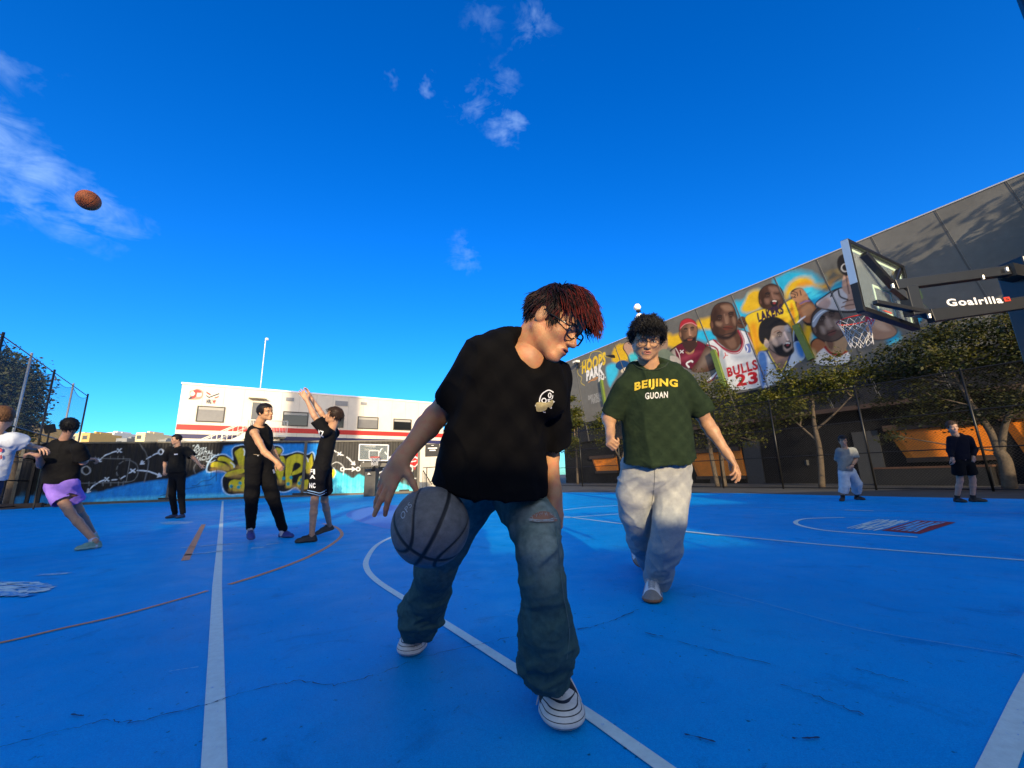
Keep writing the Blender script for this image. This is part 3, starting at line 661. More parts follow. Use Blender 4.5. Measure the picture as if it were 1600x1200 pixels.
for A_, B_ in ((a0, b0), (a1_, b1_)):
    mb.bar(A_+r_, B_+r_, .05, .05); mb.bar(A_+r_*.15, B_+r_*.15, .04, .04); mb.bar(A_+r_*.55, B_+r_*.55, .03, .03)
    for i in range(26): t = i/25; p = A_*(1-t)+B_*t; mb.bar(p+r_*.15, p+r_, .025 if i % 5 else .05, .025 if i % 5 else .05, bn)
e0 = bp(uL, zL, off+.9); e1 = bp(ud+.8, zL, off+.9)
mb.bar(e0+r_, e1+r_, .05, .05); mb.bar(e0+r_*.15, e1+r_*.15, .04, .04)
for i in range(26): t = i/25; p = e0*(1-t)+e1*t; mb.bar(p, p+r_, .025 if i % 5 else .05, .025 if i % 5 else .05, bn)
mb.build('stair_railing', stm, wb)
# emblems high on the facade
def bpoly(name, pts, mat, off=.008, par=wb, smooth=True):
    q = [buv(*p) for p in pts]
    if smooth: q = [tuple(z) for z in catmull([np.array(z) for z in q], 4, True)]
    o = mesh_obj(name, [bp(u, z, off) for u, z in q], [list(range(len(q)))], mat, par)
    if np.dot(o.data.polygons[0].normal, bn) < 0: o.data.flip_normals()
    return o
r1 = M('emblem_red', (.50,.03,.03), .5, .1); r2 = M('emblem_navy', (.02,.03,.06), .5, .1); r3 = M('emblem_cream', (.75,.70,.58), .5, .1); r4 = M('emblem_pink', (.62,.25,.2), .5, .1)
em = lambda L_: [(280+x/20, 590+y/20) for x, y in L_]
bpoly('emblem', em([(330,520),(340,430),(440,390),(560,350),(680,380),(740,440),(740,540),(700,640),(600,680),(450,690),(290,680),(330,620)]), r4, .010)
bpoly('emblem', em([(345,500),(390,430),(460,440),(490,500),(450,560),(370,560)]), r3, .014)
bpoly('emblem', em([(560,500),(620,480),(700,490),(690,570),(620,600),(550,590)]), r3, .014)
bpoly('emblem', em([(450,420),(560,370),(690,440),(640,470),(560,460),(540,560),(470,640),(290,680),(340,610),(450,570),(510,500)]), r1, .018)
bpoly('emblem', em([(300,670),(350,600),(430,590),(380,660)]), r2, .022)
bpoly('emblem', em([(845,430),(990,520),(980,545),(930,540),(850,480)]), r1, .010, smooth=False)
bpoly('emblem', em([(840,540),(935,600),(1255,480),(1250,520),(930,640),(840,580)]), r2, .010, smooth=False)
bpoly('emblem', em([(1080,630),(1240,575),(1235,610),(1130,655)]), r1, .010, smooth=False)
for t_, a, b, mt in (('NRL', (322.5,627), (331,627.6), r2), ('W', (331.5,627.6), (337.5,628), r1)):
    ua_, za = buv(*a); ub, zb = buv(*b); lettering(t_, bp((ua_+ub)/2, za, .012), bd, (0,0,1), ub-ua_, .30, mt, wb, 'emblem_lettering', .06, n=bn)
# aerial mast on the roof
mp_ = BA+bd*buv(408,612)[0]-bn*2; mst = thing('aerial_mast', [mp_[0], mp_[1], 7.6], 'thin white aerial mast on the white clubhouse roof', 'mast')
tp = on_plane(415,530, mp_, bn)[2]; mb = MB(); mb.tube([(mp_[0], mp_[1], 7.6), (mp_[0], mp_[1], tp)], .035, 6); mb.build('pole', stm, mst)
mb = MB(); mb.lathe([(0,.12),(.1,.08),(.14,0),(.1,-.08),(0,-.12)], 8, (mp_[0]+.1, mp_[1], tp)); mb.build('aerial_head', stm, mst)
# black notice board on a post
nb = P(676,722,21.5); sb = thing('notice_board', [nb[0], nb[1], 0], 'black notice board with white lines of text beside the right end of the container', 'sign')
rr = nz(_R*[1,1,0]); mb = MB(); mb.obox(P(675.5,703.5,21.5), rr*.37, (0,.02,0), (0,0,.33)); mb.build('board', black_m, sb)
wtm = M('white_print', (.75,.73,.68), .5, 0); mb = MB()
for y_, w_ in ((696,.06),(700.3,.24),(703.6,.16),(707.2,.20)): mb.obox(P(676,y_,21.5)-[0,.024,0], rr*w_, (0,.002,0), (0,0,.03 if w_ > .1 else .015))
mb.build_each('text_line', wtm, sb); mb = MB(); b_ = P(689.5,700,21.5); mb.tube([(b_[0],b_[1],0),(b_[0],b_[1],P(689,690,21.5)[2])], .05, 8); mb.build('post', galv, sb)
# stair and railing right of the container
sr = thing('side_stair', P(672,760,24)*[1,1,0], 'dark steel stair railing against the clubhouse beside the container', 'railing')
mb = MB(); A_ = P(661,735,24); B_ = P(675,757,24)
mb.bar(A_, B_, .05, .05); 
for i in range(8): t = i/7; p = A_*(1-t)+B_*t; mb.bar(p, (p[0],p[1],0), .03, .03)
C_ = P(661,731,24); D_ = P(690,729,24); mb.bar(C_, D_, .05, .05); mb.bar(P(667,731,24), (P(667,731,24)[0], P(667,731,24)[1], 0), .05, .05); mb.bar(P(690,729,24), (P(690,729,24)[0],P(690,729,24)[1],0), .05, .05)
mb.build('railing', dark_metal, sr)

# ---------------------------------------------------------------- big grey building with the mural
HW = 11.5; W0, W1 = G(872,571.5,HW), G(1600,272,HW)
mw = Canvas(W0, W1, 3.6, HW, .036, (.125,.123,.113))
wn, wd_ = mw.n, mw.d
c3 = lambda L_: [(1040+x/5.333, 420+y/5.333) for x, y in L_]
c4 = lambda L_: [(1220+x/4.2105, 340+y/4.2105) for x, y in L_]
cl = lambda L_: [(860+x/5.333, 500+y/5.333) for x, y in L_]
YE, CY, CY2, OR = (.62,.38,.015), (.02,.36,.56), (.05,.50,.66), (.60,.25,.01)
SK1, SK2, SK3 = (.085,.040,.024), (.20,.10,.055), (.42,.24,.14)
BK = (.012,.011,.012); WH = (.62,.62,.60); GR = (.34,.35,.37)
mw.c[:, mw.v < 5.3] = (.012,.013,.017)  # dark lower paint band that also stands in for shade on the wall
def blob(pts, col, f=c3, **k): mw.poly(f(pts), col, soft=k.pop('soft', .14), rough=k.pop('rough', .10), **k)
blob([(0,540),(60,560),(140,540),(150,600),(100,640),(20,650),(-60,620)], YE); blob([(-60,420+90),(0,520),(10,600),(-60,640)], (.30,.22,.16))
blob([(250,480),(300,430),(400,410),(400,520),(320,520)], YE); blob([(240,560),(290,505),(400,510),(420,600),(300,610)], CY)
blob([(570,280),(640,250),(700,200),(800,180),(800,300),(720,420),(600,400)], CY); blob([(640,290),(700,200),(790,180),(810,300),(720,360),(640,350)], YE)
blob([(640,420),(700,440),(730,560),(720,640),(640,520)], CY)
blob([(905,110),(960,55),(1060,25),(1180,30),(1290,80),(1350,50),(1490,20),(1500,220),(1360,280),(1200,330),(1000,220)], CY)
blob([(1080,130),(1180,140),(1300,190),(1400,200),(1300,240),(1180,220)], CY2)
blob([(990,190),(1080,80),(1180,65),(1250,115),(1330,110),(1345,40),(1400,0),(1460,5),(1480,70),(1400,110),(1350,180),(1280,170),(1180,130),(1100,160),(1010,260)], YE)
blob([(1100,120),(1180,100),(1260,145),(1190,130),(1110,150)], OR); blob([(1340,130),(1400,70),(1470,50),(1400,110),(1350,170)], OR)
blob([(1180,450),(1230,490),(1245,600),(1190,650),(1160,560)], YE); blob([(690,470),(800,600),(790,700),(740,720),(720,600)], YE); blob([(1230,540),(1290,570),(1240,620)], CY)
blob([(370,300),(300,330),(250,470),(380,430),(480,400)], (.06,.06,.055), c4, soft=.4)
blob([(735,310),(790,330),(785,410),(745,400)], YE, c4, rough=0, soft=.06); blob([(860,640),(900,590),(930,650),(905,700),(860,690)], CY, c4, rough=0, soft=.05); blob([(700,780),(760,750),(770,800),(720,830)], CY, c4)
blob([(900,560),(960,600),(930,650),(890,590)], (.30,.42,.05), c4, rough=0, soft=.05); blob([(870,470),(905,470),(930,530),(900,520)], (.30,.42,.05), c4, rough=0, soft=.05)
def face(f, head, skin, eyes, nose, mouth, ear=None, shade=None, hair=None, beard=None, open_=False):
    mw.poly(f(head), BK, out=.05); mw.poly(f(head), skin)
    cx = sum(p[0] for p in head)/len(head); cyy = sum(p[1] for p in head)/len(head)
    dk = tuple(c*.35 for c in skin); hi = tuple(min(1, c*2.4+.03) for c in skin)
    mw.poly(f([(cx-.1*(cx-x)-(12 if x < cx else -12)*0+(x-cx)*(1 if x < cx else .05), y) for x, y in head]), dk, soft=.09, alpha=.5); mw.poly(f([(cx+(x-cx)*.30+10, cyy+(y-cyy)*.55-8) for x, y in head]), hi, soft=.14, alpha=.28)
    if shade: mw.poly(f(shade), dk, soft=.12, alpha=.8)
    if hair: mw.poly(f(hair), BK)
    if beard: mw.poly(f(beard), BK, soft=.06)
    for e in eyes:
        x, y, r = e; mw.poly(f([(x-r*1.5,y-r*.8),(x,y-r*1.5),(x+r*1.6,y-r),(x+r*.8,y+r),(x-r,y+r)]), dk, soft=.06); mw.stroke(f([(x-r*1.4,y-r*1.5),(x,y-r*2.1),(x+r*1.4,y-r*1.7)]), .07, BK)
        mw.poly(f([(x-r*.7,y),(x,y-r*.35),(x+r*.7,y),(x,y+r*.3)]), hi); mw.poly(f([(x-r*.3,y-r*.4),(x+r*.3,y-r*.4),(x+r*.3,y+r*.4),(x-r*.3,y+r*.4)]), BK)
    mw.stroke(f(nose), .09, hi, alpha=.75); x, y = nose[-1]; mw.poly(f([(x-10,y+2),(x,y-5),(x+13,y),(x+12,y+9),(x-8,y+10)]), hi, alpha=.6); mw.stroke(f([(x-11,y+9),(x,y+12),(x+13,y+8)]), .05, dk)
    mw.poly(f(mouth), BK if open_ else (skin[0]*1.25+.01, skin[1]*.8, skin[2]*.8), out=.0)
    if open_:
        mx_ = sum(p[0] for p in mouth)/len(mouth); my = min(p[1] for p in mouth); mw.stroke(f([(mx_-12,my+7),(mx_+3,my+6),(mx_+14,my+9)]), .06, (.8,.78,.72)); mw.poly(f([(mx_-7,my+18),(mx_+7,my+16),(mx_+7,my+28),(mx_-7,my+28)]), (.4,.05,.05), soft=.05)
    else: mw.stroke(f([mouth[0], mouth[len(mouth)//2]]), .04, BK)
    if ear: mw.poly(f(ear), tuple(c*1.3 for c in skin)); mw.stroke(f(ear[:3]), .04, dk)
# player one: dark red jersey, headband
mw.poly(c3([(20,720),(80,650),(160,610),(260,600),(340,640),(440,700),(440,810),(300,860),(120,800)]), BK, out=.03)
mw.poly(c3([(25,720),(80,660),(110,700),(120,790),(50,760)]), (.20,.16,.13)); mw.poly(c3([(60,690),(85,680),(100,770),(70,750)]), (.32,.28,.24), soft=.1)
mw.poly(c3([(80,660),(150,625),(200,690),(260,605),(330,640),(310,730),(230,830),(120,790)]), (.11,.008,.022)); mw.stroke(c3([(85,662),(115,720),(125,790)]), .06, (.6,.5,.45)); mw.stroke(c3([(150,625),(205,705),(258,605)]), .07, (.6,.45,.25)); mw.poly(c3([(165,690),(205,705),(240,660),(232,700),(200,720)]), (.45,.30,.10))
mw.poly(c3([(130,740),(210,700),(300,690),(240,730),(150,770)]), (.22,.03,.05), soft=.15); mw.stroke(c3([(195,820),(175,790),(210,768),(225,775)]), .12, WH); cross((1040+135/5.33, 420+690/5.33), 2.4, mw, WH, .06)
face(c3, [(122,560),(118,500),(135,440),(185,418),(240,440),(262,500),(255,570),(235,620),(195,640),(155,620)], SK2, [(168,515,9),(222,505,9)], [(198,505),(200,540),(205,552)], [(180,585),(200,578),(225,580),(215,598),(190,600)], [(120,520),(112,545),(124,575),(132,550)], [(122,560),(130,500),(160,520),(150,610)], None, [(138,560),(150,590),(178,580),(200,570),(232,572),(252,560),(245,610),(200,640),(155,620)])
mw.poly(c3([(120,510),(128,445),(180,415),(235,432),(262,478),(210,455),(150,470)]), (.35,.02,.03)); mw.stroke(c3([(125,495),(160,462),(215,450),(260,475)]), .04, (.6,.3,.3))
mw.poly(c3([(150,610),(245,600),(262,640),(200,700),(150,650)]), (.05,.022,.016))
# player two: white jersey, red letters
mw.poly(c3([(560,520),(690,530),(760,580),(775,700),(740,700),(640,640)]), BK, out=.03); mw.poly(c3([(640,530),(720,540),(765,600),(770,700),(735,650),(680,570)]), SK1); mw.poly(c3([(730,560),(758,600),(765,670),(745,640)]), SK2, soft=.06)
mw.poly(c3([(345,640),(430,650),(450,700),(440,800),(330,860),(215,850),(290,740)]), SK1); mw.poly(c3([(330,690),(400,680),(400,760),(300,830),(260,840)]), (.17,.12,.09), soft=.2)
JW = [(345,630),(400,592),(470,640),(540,690),(610,680),(640,600),(600,515),(690,540),(735,640),(790,720),(800,970),(500,1000),(440,900),(335,945),(440,830),(432,700)]
mw.poly(c3(JW), BK, out=.04); mw.poly(c3(JW), (.60,.62,.63)); mw.poly(c3([(450,700),(480,690),(520,900),(490,1000),(440,890)]), (.32,.36,.42), soft=.08); mw.poly(c3([(700,600),(740,650),(780,760),(740,720)]), (.34,.38,.44), soft=.07); mw.poly(c3([(560,720),(700,700),(720,740),(600,760)]), (.36,.40,.46), soft=.2)
mw.poly(c3([(420,540),(500,520),(590,500),(625,600),(600,660),(550,680),(480,640),(440,600)]), SK1); mw.poly(c3([(480,560),(560,560),(590,640),(540,660)]), (.16,.085,.055), soft=.07)
for w_, o_ in ((.10, 0), (.05, 14)): mw.stroke(c3([(400+o_,592+o_*.2),(470,652+o_*.6),(545,690+o_),(612+o_*.4,682+o_),(642+o_,605),(605+o_,515)]), w_, (.26,.01,.03))
mw.stroke(c3([(345,632),(432,672),(440,790)]), .10, (.26,.01,.03)); mw.stroke(c3([(690,540),(740,640),(792,730)]), .08, (.26,.01,.03)); mw.stroke(c3([(335,940),(380,935),(440,860)]), .08, (.26,.01,.03))
face(c3, [(400,540),(382,470),(384,380),(410,315),(460,286),(525,286),(565,320),(590,400),(592,470),(575,520),(500,545),(440,560)], SK1, [(450,415,13),(545,390,13)], [(490,380),(500,430),(510,452)], [(480,490),(510,475),(550,478),(560,495),(520,510),(490,508)], [(385,430),(372,460),(382,500),(398,480)], [(395,520),(385,400),(420,330),(440,420),(440,540)])
for q in ([(460,310),(530,300),(560,345),(500,350)], [(500,400),(520,398),(522,450),(500,455)], [(420,440),(470,450),(460,480),(425,470)], [(560,400),(580,420),(580,470),(560,440)]): mw.poly(c3(q), (.24,.14,.09), soft=.08, alpha=.85)
mw.poly(c3([(420,540),(520,560),(580,510),(590,540),(520,590),(440,580)]), (.02,.012,.01), soft=.08)
mw.poly(c3([(600,430),(640,395),(685,430),(670,480),(640,500),(600,480)]), SK1, out=.0); mw.stroke(c3([(610,420),(640,440),(670,430)]), .04, BK); mw.stroke(c3([(605,450),(640,460),(668,455)]), .04, BK)
mw.text('BULLS', (1040+520/5.333, 420+905/5.333), (1040+775/5.333, 420+838/5.333), .62, (.42,.012,.02), .045)
mw.text('23', (1040+590/5.333, 420+985/5.333), (1040+775/5.333, 420+955/5.333), .75, (.42,.012,.02), .045)
mw.poly(c3([(660,640),(700,625),(712,690),(675,695)]), (.10,.14,.35)); mw.stroke(c3([(672,640),(685,665),(680,690)]), .06, (.75,.75,.75)); mw.stroke(c3([(495,700),(500,720),(485,745)]), .06, (.5,.05,.05)); mw.stroke(c3([(500,720),(518,722)]), .05, (.5,.05,.05))
# player three: yellow jersey held up
mw.poly(c3([(1050,190),(1130,165),(1180,230),(1250,320),(1310,420),(1180,470),(1110,340),(1060,280)]), BK, out=.03); mw.poly(c3([(1095,280),(1190,260),(1260,330),(1300,410),(1180,450),(1100,360)]), (.30,.12,.05)); mw.poly(c3([(1130,320),(1200,290),(1240,350),(1160,400)]), (.46,.22,.10), soft=.07)
JY = [(670,400),(820,335),(900,345),(1050,255),(1085,310),(1110,420),(1060,620),(960,640),(800,690),(760,720),(700,500)]
mw.poly(c3(JY), BK, out=.03); mw.poly(c3(JY), (.66,.46,.02)); mw.poly(c3([(700,480),(760,460),(790,640),(760,700)]), OR, soft=.2); mw.poly(c3([(1040,300),(1060,300),(1080,420),(1050,560),(1040,420)]), OR, soft=.06); mw.poly(c3([(960,440),(1000,430),(1010,560),(970,560)]), OR, soft=.2)
mw.poly(c3([(1040,215),(1075,180),(1130,165),(1180,215),(1185,270),(1130,290),(1070,265)]), (.36,.18,.09))
for q in ([(1045,205),(1080,215),(1075,235)], [(1050,235),(1085,240)], [(1060,190),(1095,200),(1100,225)], [(1120,180),(1130,220)]): mw.stroke(c3(q), .045, BK)
mw.stroke(c3([(1125,290),(1165,270),(1200,268)]), .10, (.20,.12,.22)); mw.stroke(c3([(1065,640),(1070,520),(1110,440),(1160,400)]), .08, (.55,.55,.6)); mw.poly(c3([(1075,630),(1080,500),(1115,450),(1160,600),(1130,640)]), (.02,.02,.06))
face(c3, [(800,310),(782,260),(785,200),(820,155),(880,130),(940,150),(975,200),(978,270),(960,320),(900,345),(840,330)], SK1, [(850,225,12),(925,200,12)], [(885,200),(895,235),(905,250)], [(872,280),(900,262),(935,270),(930,305),(895,318)], [(785,250),(778,275),(792,300),(800,280)], [(800,310),(788,240),(800,180),(830,240),(840,320)], open_=True)
for q in ([(860,150),(930,155),(950,190),(880,190)], [(900,215),(940,225),(950,255),(910,250)], [(825,250),(865,250),(860,290),(835,290)]): mw.poly(c3(q), (.22,.12,.085), soft=.07, alpha=.8)
mw.text('LAKERS', (1040+775/5.333, 420+450/5.333), (1040+990/5.333, 420+372/5.333), .62, (.03,.015,.04), .06)
# player four: pale blue jersey, shouting
JB = [(770,720),(840,690),(900,720),(960,870),(1010,760),(1060,620),(1140,620),(1160,740),(1080,800),(1000,900),(880,970),(800,970)]
mw.poly(c3(JB), BK, out=.03); mw.poly(c3(JB), (.50,.57,.64)); mw.poly(c3([(770,720),(830,700),(850,800),(830,960),(800,970)]), (.06,.16,.42), soft=.08); mw.poly(c3([(1080,620),(1140,620),(1155,730),(1110,720)]), (.08,.25,.60), soft=.08); mw.poly(c3([(900,760),(940,860),(900,940),(870,860)]), (.30,.36,.44), soft=.2)
mw.poly(c3([(850,650),(920,690),(1050,690),(1030,740),(962,860),(890,760)]), (.22,.14,.11)); mw.stroke(c3([(845,690),(890,770),(962,868),(1020,770),(1060,660)]), .10, (.02,.05,.14)); mw.stroke(c3([(858,690),(900,770),(962,850),(1010,770)]), .05, (.7,.55,.05))
face(c3, [(860,640),(870,540),(900,490),(980,450),(1030,480),(1050,560),(1058,640),(1060,690),(1000,725),(920,700)], (.36,.27,.22), [(950,555,13),(1030,520,10)], [(990,530),(1010,575),(1018,592)], [(985,640),(1010,618),(1045,612),(1042,650),(1010,668)], [(815,600),(845,580),(868,620),(850,660),(825,640)], None, None, [(885,610),(920,650),(975,625),(985,670),(1015,690),(1058,660),(1062,700),(1000,735),(920,705)], True)
mw.poly(c3([(780,590),(776,500),(800,440),(850,408),(920,400),(985,430),(1010,470),(940,475),(890,500),(875,560),(860,600),(830,580),(815,630)]), BK); mw.poly(c3([(890,560),(930,600),(930,640),(890,620)]), (.50,.38,.30), soft=.06); mw.poly(c3([(1000,480),(1030,490),(1035,520),(1005,510)]), (.45,.42,.42), soft=.1)
mw.stroke(c3([(860,470),(875,500),(880,450)]), .05, BK); mw.stroke(c3([(905,530),(940,515),(965,530)]), .05, (.15,.08,.06))
# player five: pale headband
mw.poly(c3([(1210,640),(1260,580),(1340,620),(1440,710),(1500,690),(1540,720),(1520,800),(1280,800)]), BK, out=.03); mw.poly(c3([(1215,640),(1260,585),(1330,620),(1360,660),(1260,740)]), (.32,.12,.05)); mw.poly(c3([(1240,740),(1340,650),(1430,700),(1500,690),(1540,720),(1500,790),(1290,800)]), (.58,.58,.58)); mw.stroke(c3([(1335,655),(1380,700),(1440,715),(1500,690)]), .16, (.28,.03,.02)); mw.poly(c3([(1170,650),(1240,680),(1260,740),(1215,740)]), (.5,.40,.2), soft=.1)
mw.poly(c3([(1330,590),(1420,600),(1495,560),(1515,620),(1480,700),(1400,700),(1350,660)]), (.38,.24,.13)); mw.poly(c3([(1340,600),(1400,610),(1390,680),(1350,650)]), (.16,.08,.05), soft=.06)
face(c3, [(1240,540),(1218,470),(1225,390),(1265,335),(1330,305),(1410,318),(1450,380),(1475,450),(1500,510),(1470,560),(1400,600),(1310,590)], (.10,.065,.05), [(1300,425,15),(1385,385,14)], [(1340,400),(1370,460),(1385,478)], [(1350,540),(1385,510),(1420,515),(1410,545),(1370,560)], [(1238,470),(1225,500),(1240,540),(1258,520)], [(1250,540),(1232,470),(1262,440),(1280,560)])
mw.poly(c3([(1222,470),(1235,400),(1290,345),(1380,302),(1440,330),(1450,360),(1380,345),(1300,385),(1245,480)]), (.30,.35,.42)); mw.stroke(c3([(1230,440),(1290,370),(1390,325),(1445,345)]), .05, (.65,.7,.75))
for q in ([(1330,430),(1370,420),(1390,480),(1350,500)], [(1400,430),(1450,440),(1460,500),(1420,490)], [(1290,480),(1330,490),(1330,540),(1300,530)]): mw.poly(c3(q), (.34,.26,.21), soft=.08, alpha=.8)
# player six: arms up under the ball
mw.poly(c4([(230,580),(290,515),(380,465),(470,470),(520,520),(520,610),(380,620)]), BK, out=.03); mw.poly(c4([(235,575),(295,518),(380,470),(470,475),(515,520),(515,600),(380,610)]), (.48,.46,.46)); mw.poly(c4([(240,575),(300,525),(330,560),(300,600)]), (.40,.28,.24), soft=.06)
mw.poly(c4([(405,470),(410,390),(430,350),(470,380),(500,480),(500,590),(420,600),(440,520)]), (.42,.26,.19)); mw.stroke(c4([(330,520),(345,490),(380,470)]), .07, BK); mw.stroke(c4([(380,480),(392,520),(440,540)]), .07, BK)
for q in ([(430,380),(440,450),(450,500)], [(455,380),(470,460),(485,560)], [(410,560),(450,545),(500,540)], [(400,590),(450,575),(500,570)]): mw.stroke(c4(q), .06, (.16,.09,.07))
mw.poly(c4([(370,300),(385,255),(430,240),(470,280),(470,350),(430,385),(385,350)]), BK); mw.ring((1220+425/4.21, 340+330/4.21), 6, .05, (.4,.4,.4))
for q in ([(560,690),(650,660),(760,740),(720,790),(620,800),(570,760)],): mw.poly(c4(q), BK, out=.03); mw.poly(c4(q), (.34,.20,.13)); mw.poly(c4([(600,690),(650,680),(720,740),(650,740)]), (.48,.32,.22), soft=.06)
mw.poly(c4([(560,640),(620,650),(600,700),(565,690)]), (.26,.02,.05))
# left end: raised arm, cap, blobs, the park's name
blob([(515,300),(545,225),(620,205),(660,260),(650,330),(590,360),(520,350)], YE, cl); blob([(465,390),(520,360),(560,380),(560,450),(520,520),(495,555),(470,480)], (.04,.42,.62), cl, rough=.03)
mw.poly(cl([(605,230),(640,180),(690,200),(735,300),(760,380),(720,400),(670,370),(640,290)]), BK, out=.03); mw.poly(cl([(610,225),(640,185),(680,210),(700,290),(740,370),(690,370),(650,300)]), (.42,.25,.17))
mw.poly(cl([(545,390),(560,350),(610,335),(660,365),(640,400),(590,420)]), (.008,.05,.16)); mw.poly(cl([(590,415),(640,390),(660,400),(600,440)]), (.6,.5,.35)); blob([(650,290),(700,270),(730,320),(670,350)], (.05,.45,.5), cl)
mw.poly(cl([(900,150),(960,110),(980,200),(960,260),(920,300),(880,280)]), (.28,.18,.12)); mw.poly(cl([(900,270),(960,240),(1040,300),(1060,340),(980,350),(920,320)]), (.14,.17,.12)); mw.poly(cl([(1000,300),(1060,310),(1080,360),(1010,350)]), (.40,.36,.30))
mw.text('HOOPS', (860+262/5.333, 500+452/5.333), (860+470/5.333, 500+368/5.333), 1.15, (.62,.42,.03), .05, .25); mw.text('PARK', (860+300/5.333, 500+512/5.333), (860+450/5.333, 500+438/5.333), .95, (.72,.70,.66), .05, .3); mw.text('EQ.', (860+404/5.333, 500+522/5.333), (860+462/5.333, 500+490/5.333), .6, (.72,.70,.66), .04, .3)
mw.stroke(cl([(318,520),(360,490),(395,478)]), .06, (.6,.25,.05)); mw.stroke(cl([(340,505),(370,500),(390,488)]), .05, (.6,.25,.05))
mw.stroke(cl([(285,545),(255,520),(262,480),(235,455),(228,410),(262,380),(275,340),(320,325),(345,270),(410,262),(450,300),(500,312)]), .06, (.50,.38,.06)); mw.poly(cl([(470,295),(530,290),(535,318),(470,305)]), BK)
mw.text('DAYS ONE AS A', (860+318/5.333, 500+668/5.333), (860+438/5.333, 500+636/5.333), .42, (.30,.30,.29), .03); mw.text('PERSON', (860+345/5.333, 500+700/5.333), (860+425/5.333, 500+678/5.333), .42, (.30,.30,.29), .03)
mb_ = thing('grey_hall', [W0[0], W0[1], 0], 'tall dark grey hall along the right side with a painted mural of basketball players', 'building')
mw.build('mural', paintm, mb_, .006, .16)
WE = W1+wd_*[1,1,0]*26; hallm = M('hall_grey', (.125,.123,.113), .7, .12, 1.2, .003, 12)
Wp = lambda u, z, off=0.: mw.A+wd_*u+wn*off+np.array([0, 0, z])
LT = mw.L+26
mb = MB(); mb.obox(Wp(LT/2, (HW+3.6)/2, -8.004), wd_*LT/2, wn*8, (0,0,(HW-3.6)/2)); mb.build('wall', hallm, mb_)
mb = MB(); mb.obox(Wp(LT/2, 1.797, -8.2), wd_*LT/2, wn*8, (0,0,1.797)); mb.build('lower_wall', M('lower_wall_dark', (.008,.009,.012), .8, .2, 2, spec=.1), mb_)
mb = MB(); mb.obox(Wp(LT/2, HW+.03, -8), wd_*(LT/2+.03), wn*8.04, (0,0,.026)); mb.build('roof_edge', M('pale_flashing', (.38,.38,.38), .4, .1), mb_)
def wuv(px, py): return mw.uv((px, py))
mb = MB(); mbl = MB()
def seam(a, b):
    (u0, z0), (u1, z1) = wuv(*a), wuv(*b); k = (u1-u0)/(z1-z0); ub, ut = u0+k*(3.6-z0), u0+k*(HW-z0)
    mb.bar(Wp(ub, 3.6, .013), Wp(ut, HW, .013), .035, .012, wn, 0); mbl.bar(Wp(ub+.07, 3.6, .016), Wp(ut+.045, HW, .016), .012, .014, wn, 0)
for a, b in (((1490,380),(1509,412)),((1586,306),(1600,326)),((1285,428),(1296,452)),((1362,373),(1376,400)),((1087,485),(1093,500)),((960,538),(965,552)),((908,622),(917,672)),((1146,470),(1152,485)),((1211,437),(1219,455))): seam(a, b)
for k in range(1, 6): mb.bar(Wp(mw.L+2.6*k, 3.6, .013), Wp(mw.L+2.6*k+.5, HW, .013), .10, .012, wn)
mb.build_each('panel_joint', M('joint_dark', (.075,.07,.065), .8, 0), mb_); mbl.build_each('joint_edge', M('joint_pale', (.18,.18,.17), .7, 0), mb_)
finm = M('lime_fin', (.10,.15,.02), .5, .1)
for a, b in (((1116,548),(1135,607)),((1245,508),(1270,562)),((941,594),(947,632))):
    (u0, z0), (u1, z1) = wuv(*a), wuv(*b); mb = MB(); mb.bar(Wp(u0, z0, .12), Wp(u1, z1, .12), .30 if a[0] > 1000 else .2, .22, wn); mb.build('fin', finm, mb_)
# openings of the lower wall: orange entrances
orm = M('orange_panel', (.80,.22,.006), .5, .12, 2); fr = M('portal_frame', (.045,.025,.015), .6, .2, 4)
for k, (a, b) in enumerate((((928,712),(967,750)),((1082,700),(1166,760)),((1398,655),(1557,737)),((1586,640),(1700,745)))):
    A_ = mw.A-wn*.2; q = lambda p: (lambda r: ((r-A_)@wd_, r[2]))(on_plane(p[0], p[1], A_, wn))
    (u0, _), (u1, _) = q((a[0], (a[1]+b[1])/2)), q((b[0], (a[1]+b[1])/2)); z1 = min(q((b[0], a[1]))[1], 3.45); z0 = .35
    if k == 0: z0 = .9
    if k == 2: z0 = 1.0
    lean = .35
    v = [Wp(u0+lean, z0, .02-.2), Wp(u1, z0, .02-.2), Wp(u1-lean*.4, z1, .02-.2), Wp(u0-lean*.6, z1, .02-.2), Wp(u0+lean+.25, z0, -.10), Wp(u1-.02, z0, -.10), Wp(u1-lean*.4-.02, z1, -.10), Wp(u0-lean*.6+.25, z1, -.10)]
    o = mesh_obj('entrance_panel', v, [[0,1,2,3],[4,5,6,7],[0,4,7,3],[0,1,5,4],[3,2,6,7],[1,2,6,5]], orm, mb_)
    mb = MB(); mb.bar(v[3]+wn*.12, v[2]+wn*.12, .25, .25, wn); mb.bar(v[0]+wn*.1, v[1]+wn*.1, .2, .2, wn); mb.build_each('entrance_frame', fr, o)
mb = MB(); mb.obox(Wp(mw.L*.62, 3.5, .15), wd_*mw.L*.36, wn*.33, (0,0,.10)); mb.build('canopy', fr, mb_)
for k, u in enumerate((mw.L*.52, mw.L*.60, mw.L*.78)):
    mb = MB(); mb.obox(Wp(u, 1.2, -.17), wd_*.5, wn*.03, (0,0,1.2)); mb.build('door', M('door_dark', (.035,.036,.04), .4, .15), mb_)
cp = [on_plane(905,566,mw.A,wn), on_plane(899,570,mw.A,wn)]
sc_ = thing('wall_floodlight', cp[0], 'small white floodlight on a bracket near the park name on the hall', 'light')
